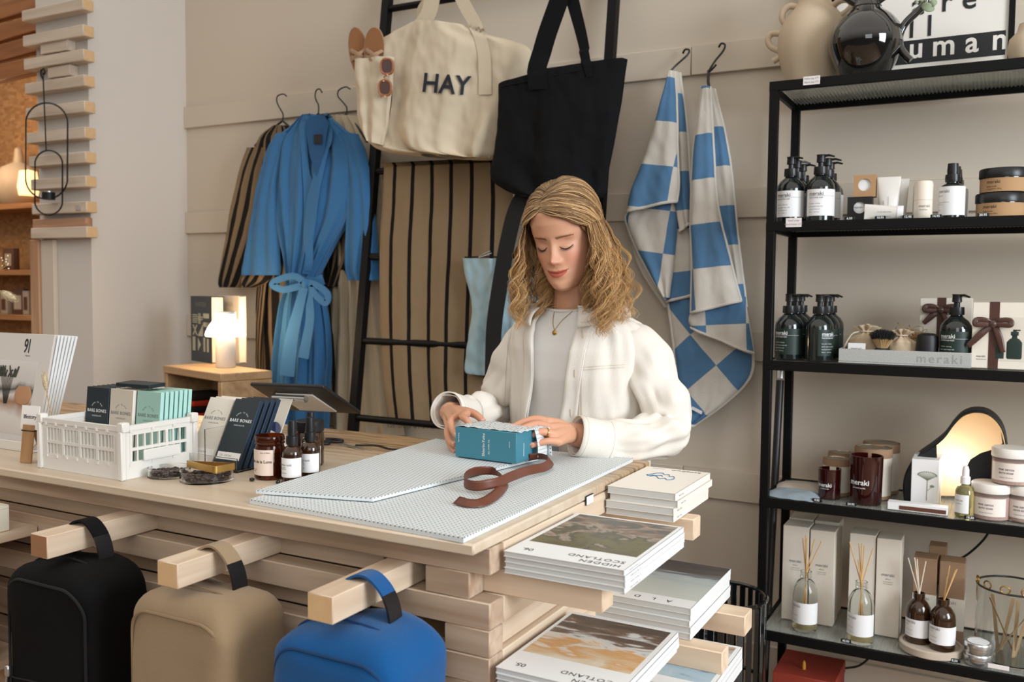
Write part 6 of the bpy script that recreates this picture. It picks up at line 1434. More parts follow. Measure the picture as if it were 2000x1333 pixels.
tallbox('tall ivory box, far left one in the back row of the lowest shelf', 1538, 1585, 2.935, hI, wbx, gI, False); tallbox('tall ivory box, second in the back row of the lowest shelf', 1588, 1636, 2.937, hI, wbx, gI, False)
tallbox('tall ivory box, third in the front row behind a clear diffuser', 1657, 1708, 2.835, hI, wbx, gI, False); tallbox('tall ivory box, fourth in the front row of the lowest shelf', 1710, 1758, 2.83, hI-.003, wbx, gI)
gK = 'kraft and ivory boxes on the lowest shelf'
tallbox('kraft and ivory box, left one behind the amber diffusers', 1783, 1829, 2.875, .235, kr2, gK, True, True, .07); tallbox('kraft and ivory box, right one behind the amber diffusers', 1834, 1884, 2.872, .235, kr2, gK, True, True, .07); tallbox('kraft and ivory box standing hidden at the back between the two', 1812, 1846, 2.955, .255, kr2, gK, False, True, .06)
cg = mat('clear_bottle', (244, 246, 244), .03, trans=1, ior=1.3); reed = mat('reed_natural', (206, 166, 108), .7); reedw = mat('reed_white', (226, 216, 200), .7)
def diffuser(lab, px, Y, r, hb, gm, rm, reeds, group, z=None, lm=label_w, liquid=None):
    q_ = onY(px, 1200, Y); z = shz(4) if z is None else z; t = thing('reed_diffuser', lab, 'reed diffuser', (q_.x, Y, z), group=group)
    o = MB().lathe([(0, 0), (r-.003, 0), (r, .004), (r, hb*.60), (r*.92, hb*.72), (r*.66, hb*.82), (r*.42, hb*.87), (r*.42, hb*.90), (r*.47, hb*.905), (r*.47, hb), (r*.38, hb), (r*.36, hb*.88), (r*.6, hb*.80), (r*.86, hb*.70), (r*.93, hb*.58), (r*.93, .008), (0, .007)], 36); obj('bottle_glass', o, gm, t)
    if liquid: obj('liquid', MB().lathe([(0, .0075), (r*.92, .0085), (r*.92, hb*.30), (0, hb*.30)], 32), liquid, t)
    obj('label', wrap_label(MB(), r+.0004, hb*.14, hb*.50, -PI*.93, -PI*.03), lm, t)
    b = MB(); wrap_text(b, 'meraki', .0115, r+.0008, hb*.42, -PI*.84); wrap_text(b, 'diffuser', .004, r+.0008, hb*.375, -PI*.84); wrap_text(b, 'sparkling orange', .0035, r+.0008, hb*.27, -PI*.84); wrap_text(b, '120 ml e 4.2 fl.oz', .0035, r+.0008, hb*.19, -PI*.84); obj('label_print', b, ink_g, t)
    for (tx, ty, L_) in reeds:
        p1 = Vector((tx, ty, L_)); p0 = Vector((-tx*.35, -ty*.3, .02)); kk = (hb-.02)/(L_-.02); c_ = p0.lerp(p1, kk)
        obj('reed', MB().tube([p0, (c_.x*.2, c_.y*.2, hb), p1], .0017, 6), rm, t)
gD = 'clear reed diffusers'
liq = mat('pale_oil', (214, 200, 150), .05, trans=.7, ior=1.3)
q4 = lambda px, py: onZ(px, py, SH[4]).y
diffuser('clear reed diffuser at the left, in front of the tall ivory boxes', 1572, 2.775, .036, .175, cg, reed, [(-.012, .0, .275), (-.006, .01, .28), (.002, -.01, .278), (.022, .0, .275), (.04, .01, .268), (.016, -.01, .24)], gD, liquid=liq)
diffuser('clear reed diffuser second from left on the lowest shelf', 1681, 2.755, .036, .175, cg, reed, [(-.036, .0, .285), (-.012, .01, .282), (-.002, -.01, .288), (.004, .0, .28), (.026, .01, .272), (-.01, -.01, .24)], gD, liquid=liq)
q_ = onY(1818, 1262, 2.78); t = thing('marble_dish', 'round pale marble dish under the two amber diffusers', 'dish', (q_.x, 2.785, shz(4)))
obj('dish_slab', MB().lathe([(0, 0), (.080, 0), (.083, .003), (.083, .020), (.080, .022), (.074, .022), (.072, .017), (0, .017)], 56), mat('marble', (186, 172, 156), .4, var=.15, vscale=40), t)
gA = 'amber reed diffusers on the marble dish'
diffuser('left amber reed diffuser with white reeds on the marble dish', 1794, 2.79, .0335, .140, ambd, reedw, [(-.032, .0, .235), (-.016, .01, .236), (-.008, -.01, .238), (-.010, .012, .225), (.014, .0, .232)], gA, shz(4)+.0175)
diffuser('right amber reed diffuser with natural reeds on the marble dish', 1842, 2.765, .0335, .140, ambd, reed, [(.012, .0, .236), (.030, .01, .226), (.027, -.01, .228), (.006, .012, .20)], gA, shz(4)+.0175)
q_ = onY(1910, 1280, 2.752)
for i in range(2):
    t = thing('balm_tin', ['round aluminium tin, lower of the stacked pair', 'round aluminium tin, upper of the stacked pair'][i], 'tin', (q_.x, 2.752, shz(4)+i*.0305), group='stacked aluminium tins')
    obj('tin_base', MB().lathe([(0, 0), (.034, 0), (.035, .002), (.035, .014), (0, .014)], 36), al, t); obj('tin_lid', MB().lathe([(0, .0142), (.036, .0142), (.0365, .016), (.036, .027), (.034, .030), (.030, .030), (.029, .029), (0, .029)], 36), al, t)
    if i: obj('paper_disc', MB().lathe([(0, .0292), (.027, .0292), (.027, .0295), (0, .0295)], 30), label_w, t)
q_ = onY(1975, 1270, 2.82); t = thing('glass_jar', 'wide clear glass jar holding wooden sticks, gold clips on its rim', 'jar', (q_.x, 2.84, shz(4)))
obj('jar_wall', MB().lathe([(0, 0), (.088, 0), (.092, .004), (.092, .20), (.089, .20), (.089, .006), (0, .005)], 56), cg, t); obj('rim', MB().tube([(.0905*math.cos(2*PI*k_/48), .0905*math.sin(2*PI*k_/48), .20) for k_ in range(48)], .003, 6, True), mat('smoke_rim', (40, 40, 38), .2), t)
for k_ in range(7):
    a_ = random.uniform(-2.6, -.4); bt_ = Vector((q_.x-.02+.03*math.cos(k_*2), 2.84+.03*math.sin(k_*2), shz(4)+.0055)); tp = Vector((q_.x+.07*math.cos(a_+.2*k_), 2.84+.06*math.sin(a_), shz(4)+.17+.01*(k_ % 3)))
    d = tp-bt_; o = obj('wooden_stick', MB().rbox(-.005, .005, -.001, .001, 0, d.length, .0008, 1), mat('pale_stick', (190, 160, 124), .7), None, bt_, d.to_track_quat('Z', 'Y').to_euler()); tag(o, 'thin pale wooden stick leaning inside the wide glass jar', 'stick', 'wooden sticks in the glass jar')
gold = mat('gold_clip', (190, 150, 84), .25, metal=1)
for k_ in range(6):
    a_ = -2.9+.55*k_; p_ = Vector((q_.x+.0905*math.cos(a_), 2.84+.0905*math.sin(a_), shz(4)+.2035)); o = obj('gold_clip', MB().tube([(.012*math.cos(j*PI/8), .0, .010*math.sin(j*PI/8)) for j in range(16)], .002, 6, True), gold, None, p_+Vector((0, 0, .008)), (0, 0, a_+PI/2)); tag(o, 'small gold ring clip on the rim of the wide glass jar', 'clip', 'gold clips on the glass jar')
# ---- cable, red box, pole, bin
cab = [(1934, 1035, 3.04), (1920, 1056, 3.05), (1892, 1082, 3.06), (1850, 1110, 3.07), (1790, 1180, 3.075), (1740, 1250, 3.07), (1706, 1278, 3.06), (1680, 1300, 3.05), (1650, 1306, 3.04), (1600, 1308, 3.03), (1540, 1318, 3.0), (1500, 1345, 2.98), (1480, 1400, 2.95)]
p0 = onY(*cab[0]); tag(obj('lamp_cable', MB().tube(spline([tuple(onY(*q)-p0) for q in cab], 90), .0035, 8), blackp, None, p0), 'black lamp cable trailing down behind the shelves', 'cable')
q_ = onY(1572, 1320, 2.80); zt = zat(1572, 1306, 2.85)
redb = mat('red_box', (142, 50, 34), .7); xl = onY(1512, 1310, 2.80).x; xr = onY(1634, 1320, 2.80).x
t = thing('red_box', 'deep red lidded box on the floor under the shelf unit', 'box', (xl, 2.78, 0))
obj('box_body', MB().rbox(.002, xr-xl-.002, .002, .198, 0, zt-.041, .002, 1), redb, t); obj('box_lid', MB().rbox(0, xr-xl, 0, .20, zt-.04, zt, .002, 1), redb, t)
q_ = onY(1570, 1320, 2.84); t = thing('yellow_taper', 'mustard yellow taper candle tip standing before the red box lid', 'candle', (q_.x, 2.84, zt+.0005)); obj('taper_body', MB().lathe([(0, 0), (.005, 0), (.0055, .01), (.004, .022), (0, .03)], 12), mat('mustard', (206, 150, 50), .5), t)
pa = onY(1526, 700, 2.96); pb2 = onY(1512, 965, 2.90); d = (pb2-pa); ft_ = pa+d*(pa.z/-d.z)
t = thing('closed_umbrella', 'slim black closed umbrella pole leaning behind the left shelf post', 'umbrella', (ft_.x, ft_.y, 0))
dd = pa-ft_; 
obj('shaft', MB().tube([Vector((0, 0, .01)), dd*.94], .012, 12), blackp, t); obj('silver_band', MB().tube([dd*.945, dd*.985], .0125, 14), al, t); obj('grip', MB().tube([dd*.986, dd*1.06], .017, 12), blackp, t)
q_ = onY(1432, 1200, 2.55); zt = zat(1432, 1162, 2.55)
t = thing('slatted_bin', 'black slatted metal bin standing behind the magazine arms', 'bin', (q_.x-.03, 2.55, 0))
for k_ in range(28): a_ = 2*PI*k_/28; obj('slat', MB().rbox(-.009, .009, -.001, .001, .012, zt-.01, .0005, 1, M=Matrix.Translation((.12*math.cos(a_), .12*math.sin(a_), 0)) @ Matrix.Rotation(a_+PI/2, 4, 'Z')), black_g, t)
for z in (.01, zt*.5, zt-.005): obj('ring', MB().tube([(.12*math.cos(2*PI*k_/40), .12*math.sin(2*PI*k_/40), z) for k_ in range(40)], .006, 8, True), black_g, t)
obj('bin_base', MB().lathe([(0, 0), (.12, 0), (.12, .012), (0, .012)], 40), black_g, t)
# ================================================ THE WOMAN BEHIND THE COUNTER
HY, HP, HR = .060, .32, -.075; HC = Vector((-.9475, 2.03, 1.4982))
HM = Matrix.Translation(HC) @ (Matrix.Rotation(HY, 4, 'Z') @ Matrix.Rotation(HP, 4, 'X') @ Matrix.Rotation(HR, 4, 'Y')); HMI = HM.inverted()
def gs(x, s): return math.exp(-(x/s)**2)
hz = [-.122, -.118, -.108, -.092, -.072, -.050, -.025, 0, .025, .05, .075, .095, .110, .119, .122]
hw = [.006, .025, .038, .049, .0575, .0635, .0675, .069, .071, .0725, .069, .059, .042, .020, .002]
hf = [.058, .072, .085, .0885, .0855, .0835, .0815, .0810, .0875, .0900, .0840, .0680, .046, .022, .002]
hb = [-.03, -.015, .0, .02, .045, .062, .074, .083, .090, .093, .088, .076, .056, .028, .002]
def head_mesh():
    b = MB(); nu, nv = 120, 150
    def f(u, v):
        zz = -.122+.244*(.5-.5*math.cos(PI*v)) if False else -.122+.244*v
        z = zz; w_ = np.interp(z, hz, hw); fr = np.interp(z, hz, hf); bk = np.interp(z, hz, hb)
        a = 2*PI*u; s_, c_ = math.sin(a), math.cos(a)              # c_=1 front
        e = .90; x = w_*math.copysign(abs(s_)**e, s_)
        yc = .004; y = -(fr+yc)*math.copysign(abs(c_)**(.86), c_)+yc if c_ > 0 else (bk-yc)*abs(c_)**.9+yc
        if c_ > 0:
            m = ss(0, .45, c_); ax = abs(x); d = 0
            nose = gs(z+.037, .012)*.0185*gs(x, .0110)+gs(z+.022, .018)*.0105*gs(x, .0085)+gs(z+.002, .018)*.0050*gs(x, .0080)
            nose += gs(z+.041, .007)*.0070*gs(ax-.0125, .0060); nose -= gs(z+.0475, .0035)*.003*gs(ax-.006, .004)
            zz_ = z-7*x*x; lips = gs(zz_+.0630, .0042)*.0042*gs(x, .0200)+gs(zz_+.0735, .0050)*.0054*gs(x, .0175)-gs(zz_+.0680, .0020)*.0040*gs(x, .021)
            lips += gs(z+.068, .013)*.0035*gs(x, .024)
            phil = -gs(z+.054, .006)*.0012*gs(x, .003)
            eye = -gs(z-.004, .012)*.0100*gs(ax-.031, .0155)+gs(z+.003, .0085)*.0062*gs(ax-.031, .0125)-gs(z+.0125, .003)*.0012*gs(ax-.031, .011)
            brow = gs(z-.020, .007)*.0028*gs(ax-.030, .019)-gs(z-.004, .010)*.0030*gs(x, .009)*0
            cheek = gs(z+.030, .020)*.0045*gs(ax-.040, .018)-gs(z+.058, .010)*.0010*gs(ax-.030, .006)
            chin = gs(z+.100, .012)*.0045*gs(x, .016)-gs(z+.086, .006)*.0025*gs(x, .016)
            y -= m*(nose+lips+phil+eye+brow+cheek+chin)
            x += math.copysign(1, x)*m*gs(ax-.058, .01)*gs(z+.03, .02)*.001
        return HM @ Vector((x, y, z))
    b.grid(f, nu, nv, closeu=True)
    n0 = len(b.v); b.f.append(list(range(nu))[::-1]); b.m.append(0); b.sm.append(True); b.f.append(list(range(nu*nv, nu*(nv+1)))); b.m.append(0); b.sm.append(True)
    for s_ in (-1, 1):                      # ears
        b.grid(lambda u, v: HM @ Vector((s_*(.069+.010*v+.004*math.sin(2*PI*u)), .012+.016*math.cos(2*PI*u)*(1-.3*v)+.006*v, -.018+.030*math.sin(2*PI*u)*(1-.2*v))), 20, 5, closeu=True)
        b.f.append([len(b.v)-20+i for i in range(20)]); b.m.append(0); b.sm.append(True); b.f.append([len(b.v)-120+i for i in range(20)][::-1]); b.m.append(0); b.sm.append(True)
    return b
CXT = -.945
TZ_ = [.78, .90, 1.0, 1.15, 1.22, 1.26, 1.285, 1.305, 1.322, 1.335]
TA = [.160, .155, .158, .165, .170, .168, .150, .116, .078, .060]
TB = [.118, .112, .112, .120, .114, .102, .088, .074, .062, .055]
TC = [2.15, 2.15, 2.145, 2.135, 2.13, 2.128, 2.122, 2.112, 2.10, 2.092]
def tors(z, k=0): return np.interp(z, TZ_, TA)+k, np.interp(z, TZ_, TB)+k, CXT-.010*ss(1.2, 1.32, z), np.interp(z, TZ_, TC)
def loft(b, z0, z1, k, nz_=40, nu=72, rip=0, cap=True, dip=0):
    def f(u, v):
        z = z0+(z1-z0)*v; a, bb, cx, cy = tors(z, k); t_ = 2*PI*u; s_, c_ = math.sin(t_), math.cos(t_)
        r = rip*nz(s_*2.2+5, z*9, c_*2.2)
        return Vector((cx+(a+r)*math.copysign(abs(s_)**.92, s_), cy-(bb+r)*math.copysign(abs(c_)**.92, c_), z-dip*v**6*max(0, c_)))
    n0 = len(b.v); b.grid(f, nu, nz_, closeu=True)
    if cap: b.f.append([n0+i for i in range(nu)][::-1]); b.m.append(0); b.sm.append(True); b.f.append([n0+nu*nz_+i for i in range(nu)]); b.m.append(0); b.sm.append(True)
    return b
SL = Vector((-.775, 2.128, 1.225)); EL = Vector((-.705, 2.085, 1.040)); WL = onY(1118, 848, 1.895)
SR = Vector((-1.115, 2.128, 1.225)); ER = Vector((-1.190, 2.135, 1.060)); WR = onY(880, 806, 1.880)
def chain(b, pts, rs, n=12, sub=6, caps=True):
    q = spline([tuple(p) for p in pts], sub*(len(pts)-1)); r = list(np.interp(np.linspace(0, 1, len(q)), np.linspace(0, 1, len(rs)), rs))
    b.tube(q, r, n); 
    if caps: b.ell(q[-1], (r[-1],)*3, 10, 7).ell(q[0], (r[0],)*3, 10, 7)
def P(x, y, Y): return onY(x, y, Y)
body = MB(); hm = head_mesh(); body.v += hm.v; body.f += hm.f; body.m += hm.m; body.sm += hm.sm
loft(body, .80, 1.325, -.012, 30, 48)
nb = Vector((-.955, 2.095, 1.29)); nt = HM @ Vector((0, .025, -.06))
chain(body, [nb-Vector((0, -.005, .03)), nb.lerp(nt, .45)+Vector((0, .004, 0)), nt], [.062, .050, .050], 24)
chain(body, [SL-Vector((.03, 0, .0)), SL.lerp(EL, .5), EL], [.048, .038, .034], 14); chain(body, [EL, P(1215, 866, 1.975), WL], [.034, .031, .0265], 14)
chain(body, [SR+Vector((.03, 0, .0)), SR.lerp(ER, .5), ER], [.048, .038, .034], 14); chain(body, [ER, P(928, 812, 2.00), WR], [.034, .031, .0265], 14)
# her right hand: holds the left end of the box
wR = P(876, 806, 1.885)
kR = {'pinky': P(878, 836, 1.812), 'ring': P(884, 822, 1.806), 'mid': P(897, 812, 1.806), 'idx': P(911, 809, 1.815)}
for k_, p_ in kR.items(): chain(body, [wR, wR.lerp(p_, .55)+Vector((0, 0, .004)), p_], [.0225 if k_ in ('ring', 'mid') else .019, .0150, .0105], 12)
FR = {'pinky': [kR['pinky'], P(875, 856, 1.785), P(880, 872, 1.765), P(888, 884, 1.750)],
      'ring': [kR['ring'], P(874, 842, 1.770), P(878, 860, 1.748), P(887, 869, 1.736)],
      'mid': [kR['mid'], P(881, 822, 1.765), P(883, 838, 1.742), P(892, 852, 1.730)],
      'idx': [kR['idx'], P(903, 814, 1.775), P(912, 822, 1.755), P(922, 835, 1.745)],
      'thumb': [P(895, 803, 1.868), P(914, 805, 1.850), P(930, 811, 1.838), P(943, 823, 1.825)]}
for k_, q_ in FR.items():
    rr = {'pinky': [.0085, .0078, .0070, .0060], 'thumb': [.0125, .0105, .0095, .0078]}.get(k_, [.0098, .0086, .0078, .0066])
    chain(body, q_, rr, 12)
# her left hand: fingers laid over the right end of the box
wL = P(1122, 850, 1.900)
kL = {'idx': P(1070, 824, 1.822), 'mid': P(1076, 836, 1.808), 'ring': P(1082, 849, 1.798), 'pinky': P(1090, 863, 1.796)}
for k_, p_ in kL.items(): chain(body, [wL, wL.lerp(p_, .55)+Vector((0, 0, .004)), p_], [.0225 if k_ in ('ring', 'mid') else .019, .0155, .0108], 12)
FL = {'idx': [kL['idx'], P(1046, 819, 1.808), P(1022, 825, 1.792), P(1000, 835, 1.775)],
      'mid': [kL['mid'], P(1050, 829, 1.792), P(1024, 836, 1.772), P(1002, 845, 1.755)],
      'ring': [kL['ring'], P(1058, 844, 1.775), P(1034, 851, 1.758), P(1014, 859, 1.746)],
      'pinky': [kL['pinky'], P(1072, 862, 1.775), P(1054, 866, 1.762), P(1039, 871, 1.752)],
      'thumb': [P(1108, 838, 1.865), P(1088, 836, 1.860), P(1068, 840, 1.845), P(1052, 846, 1.830)]}
for k_, q_ in FL.items():
    rr = {'pinky': [.0088, .0080, .0072, .0062], 'thumb': [.0125, .0105, .0095, .0078]}.get(k_, [.0100, .0088, .0080, .0068])
    chain(body, q_, rr, 12)
def evaluated(mb, mods, nm):
    me = mb.mesh(nm, []); o = bpy.data.objects.new(nm, me); COL.objects.link(o)
    for ty, kw in mods:
        md = o.modifiers.new(ty, ty)
        for k_, v_ in kw.items(): setattr(md, k_, v_)
    bpy.context.view_layer.update(); r = bpy.data.meshes.new_from_object(o.evaluated_get(bpy.context.evaluated_depsgraph_get())); bpy.data.objects.remove(o); bpy.data.meshes.remove(me); return r
bme = evaluated(body, [('REMESH', dict(mode='VOXEL', voxel_size=.0018, adaptivity=0)), ('SMOOTH', dict(factor=.5, iterations=3))], 'body')
bme.name = 'person_body'; bme.polygons.foreach_set('use_smooth', [True]*len(bme.polygons))
# skin colouring: lips, brows, warm cheeks and knuckles
N_ = len(bme.vertices); co = np.empty(N_*3); bme.vertices.foreach_get('co', co); co = co.reshape(-1, 3)
Mi = np.array(HMI); lc = co @ Mi[:3, :3].T+Mi[:3, 3]; lx, ly, lz = lc[:, 0], lc[:, 1], lc[:, 2]; ax = np.abs(lx)
G = lambda x, s: np.exp(-(x/s)**2); front = (ly < -.045) & (np.abs(lz) < .13)
skin = np.array(lin((204, 152, 122))[:3]); colr = np.tile(skin, (N_, 1))
def blend(mask, c_): 
    global colr
    mk = np.clip(mask, 0, 1)[:, None]; colr = colr*(1-mk)+np.array(lin(c_)[:3])*mk
blend(.45*G(lz+.035, .020)*G(ax-.042, .018)*front, (206, 126, 108)); blend(.4*G(lz+.038, .012)*G(lx, .012)*front, (204, 130, 110))
ss_np = lambda q: 0*q
mw_ = .0225*(1-((lz+.068)/.016)**2*.6)
zl_ = -.0680+8*lx*lx
up = (lz > zl_) & (lz < -.0610-.02*ax-.0012*G(lx, .004)-.0022*ss_np(ax)) & (ax < .0265); lo = (lz <= zl_) & (lz > -.0780+17*ax*ax) & (ax < .0250)
blend(((up | lo) & front)*.85, (172, 66, 52)); blend((np.abs(lz-zl_) < .0011)*(ax < .0285)*front*.75, (110, 46, 42))
bz_ = .0175+.04*(ax-.03)-4.0*(ax-.032)**2
blend(((np.abs(lz-bz_) < .0036*(1-.6*(ax-.012)/.04)) & (ax > .012) & (ax < .050) & front)*.85, (112, 76, 54))
blend(.40*G(lz-.006, .005)*G(ax-.031, .014)*front, (160, 108, 92)); blend((lz > .078)*(ly > -.085)*.3, (150, 108, 78))
for hand in (FR, FL):
    for q_ in hand.values():
        for i, p_ in enumerate(q_[1:]): 
            d2 = np.linalg.norm(co-np.array(p_), axis=1); blend(G(d2, .010 if i < 2 else .009)*(.30 if i < 2 else .40), (206, 128, 112))
att = bme.color_attributes.new('tint', 'FLOAT_COLOR', 'POINT'); att.data.foreach_set('color', np.hstack([colr, np.ones((N_, 1))]).astype(np.float32).ravel())
skm = mat('skin', (204, 152, 122), .48, sub=.12, bump=.08, bscale=900)
node_color(skm, lambda nt, N, L: (lambda a: (setattr(a, 'attribute_name', 'tint'), a.outputs['Color'])[1])(N.new('ShaderNodeAttribute')))
bme.materials.append(skm)
wm = thing('person', 'woman with wavy blond hair in a white jacket wrapping the teal box, looking down', 'person', (0, 0, 0))
bo_ = bpy.data.objects.new('person_body', bme); COL.objects.link(bo_); bo_.parent = wm
bt3 = BVHTree.FromPolygons([tuple(v.co) for v in bme.vertices], [tuple(p.vertices) for p in bme.polygons])
def face_pt(x, z, lift=.0006):
    o = HM @ Vector((x, -.3, z)); d = (HM.to_3x3() @ Vector((0, 1, 0))); h = bt3.ray_cast(o, d); return h[0]-d*lift
lash = mat('lash', (34, 22, 18), .7)
for s_ in (-1, 1):
    b = MB(); arc = []
    for k_ in range(15):
        t_ = k_/14; x = s_*(.0165+.029*t_); z = -.0050-.0075*math.sin(PI*min(1, t_*.98+.01))**.8-.001*t_; arc.append(face_pt(x, z))
    b.tube(arc, [.0006+.0007*math.sin(PI*(k_/14)) for k_ in range(15)], 5)
    for k_ in range(26):
        t_ = .12+.88*k_/25; i = min(int(t_*14), 13); p_ = arc[i].lerp(arc[i+1], t_*14-i); dv = HM.to_3x3() @ Vector((s_*(.0012+.0045*(t_-.4)), -.0052, -.0048)); b.tube([p_, p_+dv*.6, p_+dv+Vector((0, 0, .0006))], [.00035, .00025, .0001], 3)
    obj('eyelashes', b, lash, wm, fix=False)
# nails
nail = mat('nail', (222, 172, 158), .25, coat=.4)
for hand, up_ in ((FR, (0, -.4, 1)), (FL, (.1, -.5, 1))):
    for k_, q_ in hand.items():
        if hand is FL and k_ == 'thumb': continue
        tip, pre = Vector(q_[-1]), Vector(q_[-2]); d = (tip-pre).normalized(); n_ = (Vector(up_)-d*Vector(up_).dot(d)).normalized(); c_ = tip+n_*.0058-d*.0005
        sx = d.cross(n_); bb = MB().grid(lambda u, v: c_+sx*(.0046*math.sin((u-.5)*2.4))+d*(.0105*(v-.5))+n_*(.0014*math.cos((u-.5)*2.4)-.0010*abs(2*v-1)**2), 8, 6)
        obj('fingernail', bb, nail, wm)
rp_ = (FL['ring'][0].lerp(FL['ring'][1], .62)); rd = (FL['ring'][1]-FL['ring'][0]).normalized(); rm = rd.to_track_quat('Z', 'Y').to_matrix().to_4x4(); rm.translation = rp_
obj('finger_ring', MB().tube([(.0102*math.cos(2*PI*k_/28), .0102*math.sin(2*PI*k_/28), 0) for k_ in range(28)], .0016, 8, True, M=rm), gold, wm)
# T-shirt
tsm = mat('tshirt_white', (232, 230, 226), .9, bump=.3, bscale=700)
ts = loft(MB(), .84, 1.330, .003, 60, 90, rip=.006, cap=False, dip=.014); obj('t_shirt', ts, tsm, wm)
tsv = bvh_of(ts)
z_ = 1.330; a, bb_, cx, cy = tors(z_, .003)
obj('shirt_neckband', MB().tube([(cx+a*math.sin(2*PI*k_/60), cy-bb_*math.cos(2*PI*k_/60), z_-.014*max(0, math.cos(2*PI*k_/60))) for k_ in range(60)], .0035, 8, True), tsm, wm)
# jacket
dn = mat('jacket_denim', (226, 220, 210), .85, bump=.45, bscale=900); stitch = mat('jacket_stitch', (214, 204, 188), .8)
def ang_at(px, py, k, z): a, bb, cx, cy = tors(z, k); X = onY(px, py, cy-bb).x; return math.asin(max(-.98, min(.98, (X-cx)/a)))
JK = lambda z: .024-.010*ss(1.22, 1.31, z)
zj = [.86, .95, 1.05, 1.15, 1.22, 1.27, 1.31]
def zpx(z): a, bb, cx, cy = tors(z, .02); q = AX @ (np.array((cx, cy-bb, z))-CAMP); return q[1]/q[2]*F+666.5
pL = [(1026, ), (1028, ), (1033, ), (1040, ), (1046, ), (1050, ), (1058, )]; pR = [(1090, ), (1091, ), (1093, ), (1100, ), (1108, ), (1118, ), (1134, )]
aL = [ang_at(pL[i][0], zpx(z), JK(z), z) for i, z in enumerate(zj)]; aR = [ang_at(pR[i][0], zpx(z), JK(z), z) for i, z in enumerate(zj)]
def jp(t_, z, k=0):
    a, bb, cx, cy = tors(z, JK(z)+k); s_, c_ = math.sin(t_), math.cos(t_)
    w_ = .014*nz(s_*3+9, z*5, c_*3)+.010*nz(s_*7, z*8+3, c_*7)+.004*math.sin(t_*9+z*6)*ss(1.2, .9, z)
    w_ += .012*gs(t_-aL_(z), .35)*ss(1.15, .9, z)*.6
    return Vector((cx+(a+w_)*math.copysign(abs(s_)**.90, s_), cy-(bb+w_)*math.copysign(abs(c_)**.92, c_), z))
aL_ = lambda z: float(np.interp(z, zj, aL)); aR_ = lambda z: float(np.interp(z, zj, aR))
jb = MB(); jb.grid(lambda u, v: (lambda z: jp(aR_(z)+(2*PI+aL_(z)-aR_(z))*u, z))(.86+.455*v), 130, 70)
def sleeve(b, S_, E_, W_, rs, sd, shape=1.0):
    pts = spline([tuple(p) for p in S_+[E_]+W_], 80); pts = [Vector(p) for p in pts]; R_ = list(np.interp(np.linspace(0, 1, 81), *rs))
    fr = []; up = Vector((0, 0, 1)); n_ = None
    for i in range(81):
        t_ = (pts[min(80, i+1)]-pts[max(0, i-1)]).normalized(); 
        if n_ is None: n_ = Vector((0, -1, 0))
        n_ = (n_-t_*n_.dot(t_)).normalized(); fr.append((pts[i], n_.copy(), t_.cross(n_)))
    def f(u, v):
        i = int(round(v*80)); p, n1, b1 = fr[i]; a = 2*PI*u; r = R_[i]
        g_ = ss(.15, .45, v)*(1-.4*ss(.75, 1, v))
        w_ = .009*nz(math.cos(a)*1.6+sd, math.sin(a)*1.6, v*5)+g_*.0075*math.sin(v*40+2.5*math.sin(a+sd)+4*nz(v*3, sd))*(.5+.5*math.sin(a*1+sd))+g_*.009*nz(math.cos(a)*3+sd, math.sin(a)*3, v*13)
        if v > .90: w_ *= .4
        return p+(n1*math.cos(a)+b1*math.sin(a))*(r+w_)
    b.grid(f, 56, 80, closeu=True); return fr, R_, f
cL0 = P(1128, 852, 1.893); cR0 = P(874, 802, 1.868)
frL, RL, fL = sleeve(jb, [Vector((-.865, 2.122, 1.238)), Vector((-.792, 2.120, 1.222)), Vector((-.738, 2.112, 1.140))], EL+Vector((.008, 0, .0)), [P(1215, 866, 1.975), cL0], ([0, .18, .38, .55, .75, .93, 1], [.046, .061, .060, .058, .051, .042, .042]), 3.0)
frR, RR, fR = sleeve(jb, [Vector((-1.025, 2.122, 1.238)), Vector((-1.095, 2.120, 1.222)), Vector((-1.142, 2.115, 1.140))], ER, [P(928, 812, 2.00), cR0], ([0, .18, .38, .55, .75, .93, 1], [.046, .060, .058, .055, .048, .040, .041]), 8.0)
jo = obj('jacket', jb, dn, wm, sharp=None, fix=False); md = jo.modifiers.new('cloth', 'SOLIDIFY'); md.thickness = .0022; md.offset = -1
jv = bvh_of(jb)
def cuff(fr, R_, k):
    b = MB(); i0, i1 = 69, 80
    def f(u, v):
        i = i0+int(round(v*(i1-i0))); p, n1, b1 = fr[i]; a = 2*PI*u; r = R_[i]+.0028+.0012*math.sin(a*2+k)
        if i == i1: p = p+(fr[80][0]-fr[78][0])*.35
        return p+(n1*math.cos(a)+b1*math.sin(a))*r
    b.grid(f, 48, i1-i0, closeu=True); o = obj('cuff', b, dn, wm, sharp=None); md = o.modifiers.new('cloth', 'SOLIDIFY'); md.thickness = .003; md.offset = 0
    for i in (70, 79): p, n1, b1 = fr[i]; obj('cuff_stitching', MB().tube([p+(n1*math.cos(2*PI*j/48)+b1*math.sin(2*PI*j/48))*(R_[i]+.0046+.0012*math.sin(4*PI*j/48+k)) for j in range(48)], .0006, 4, True), stitch, wm)
cuff(frL, RL, 1); cuff(frR, RR, 2)
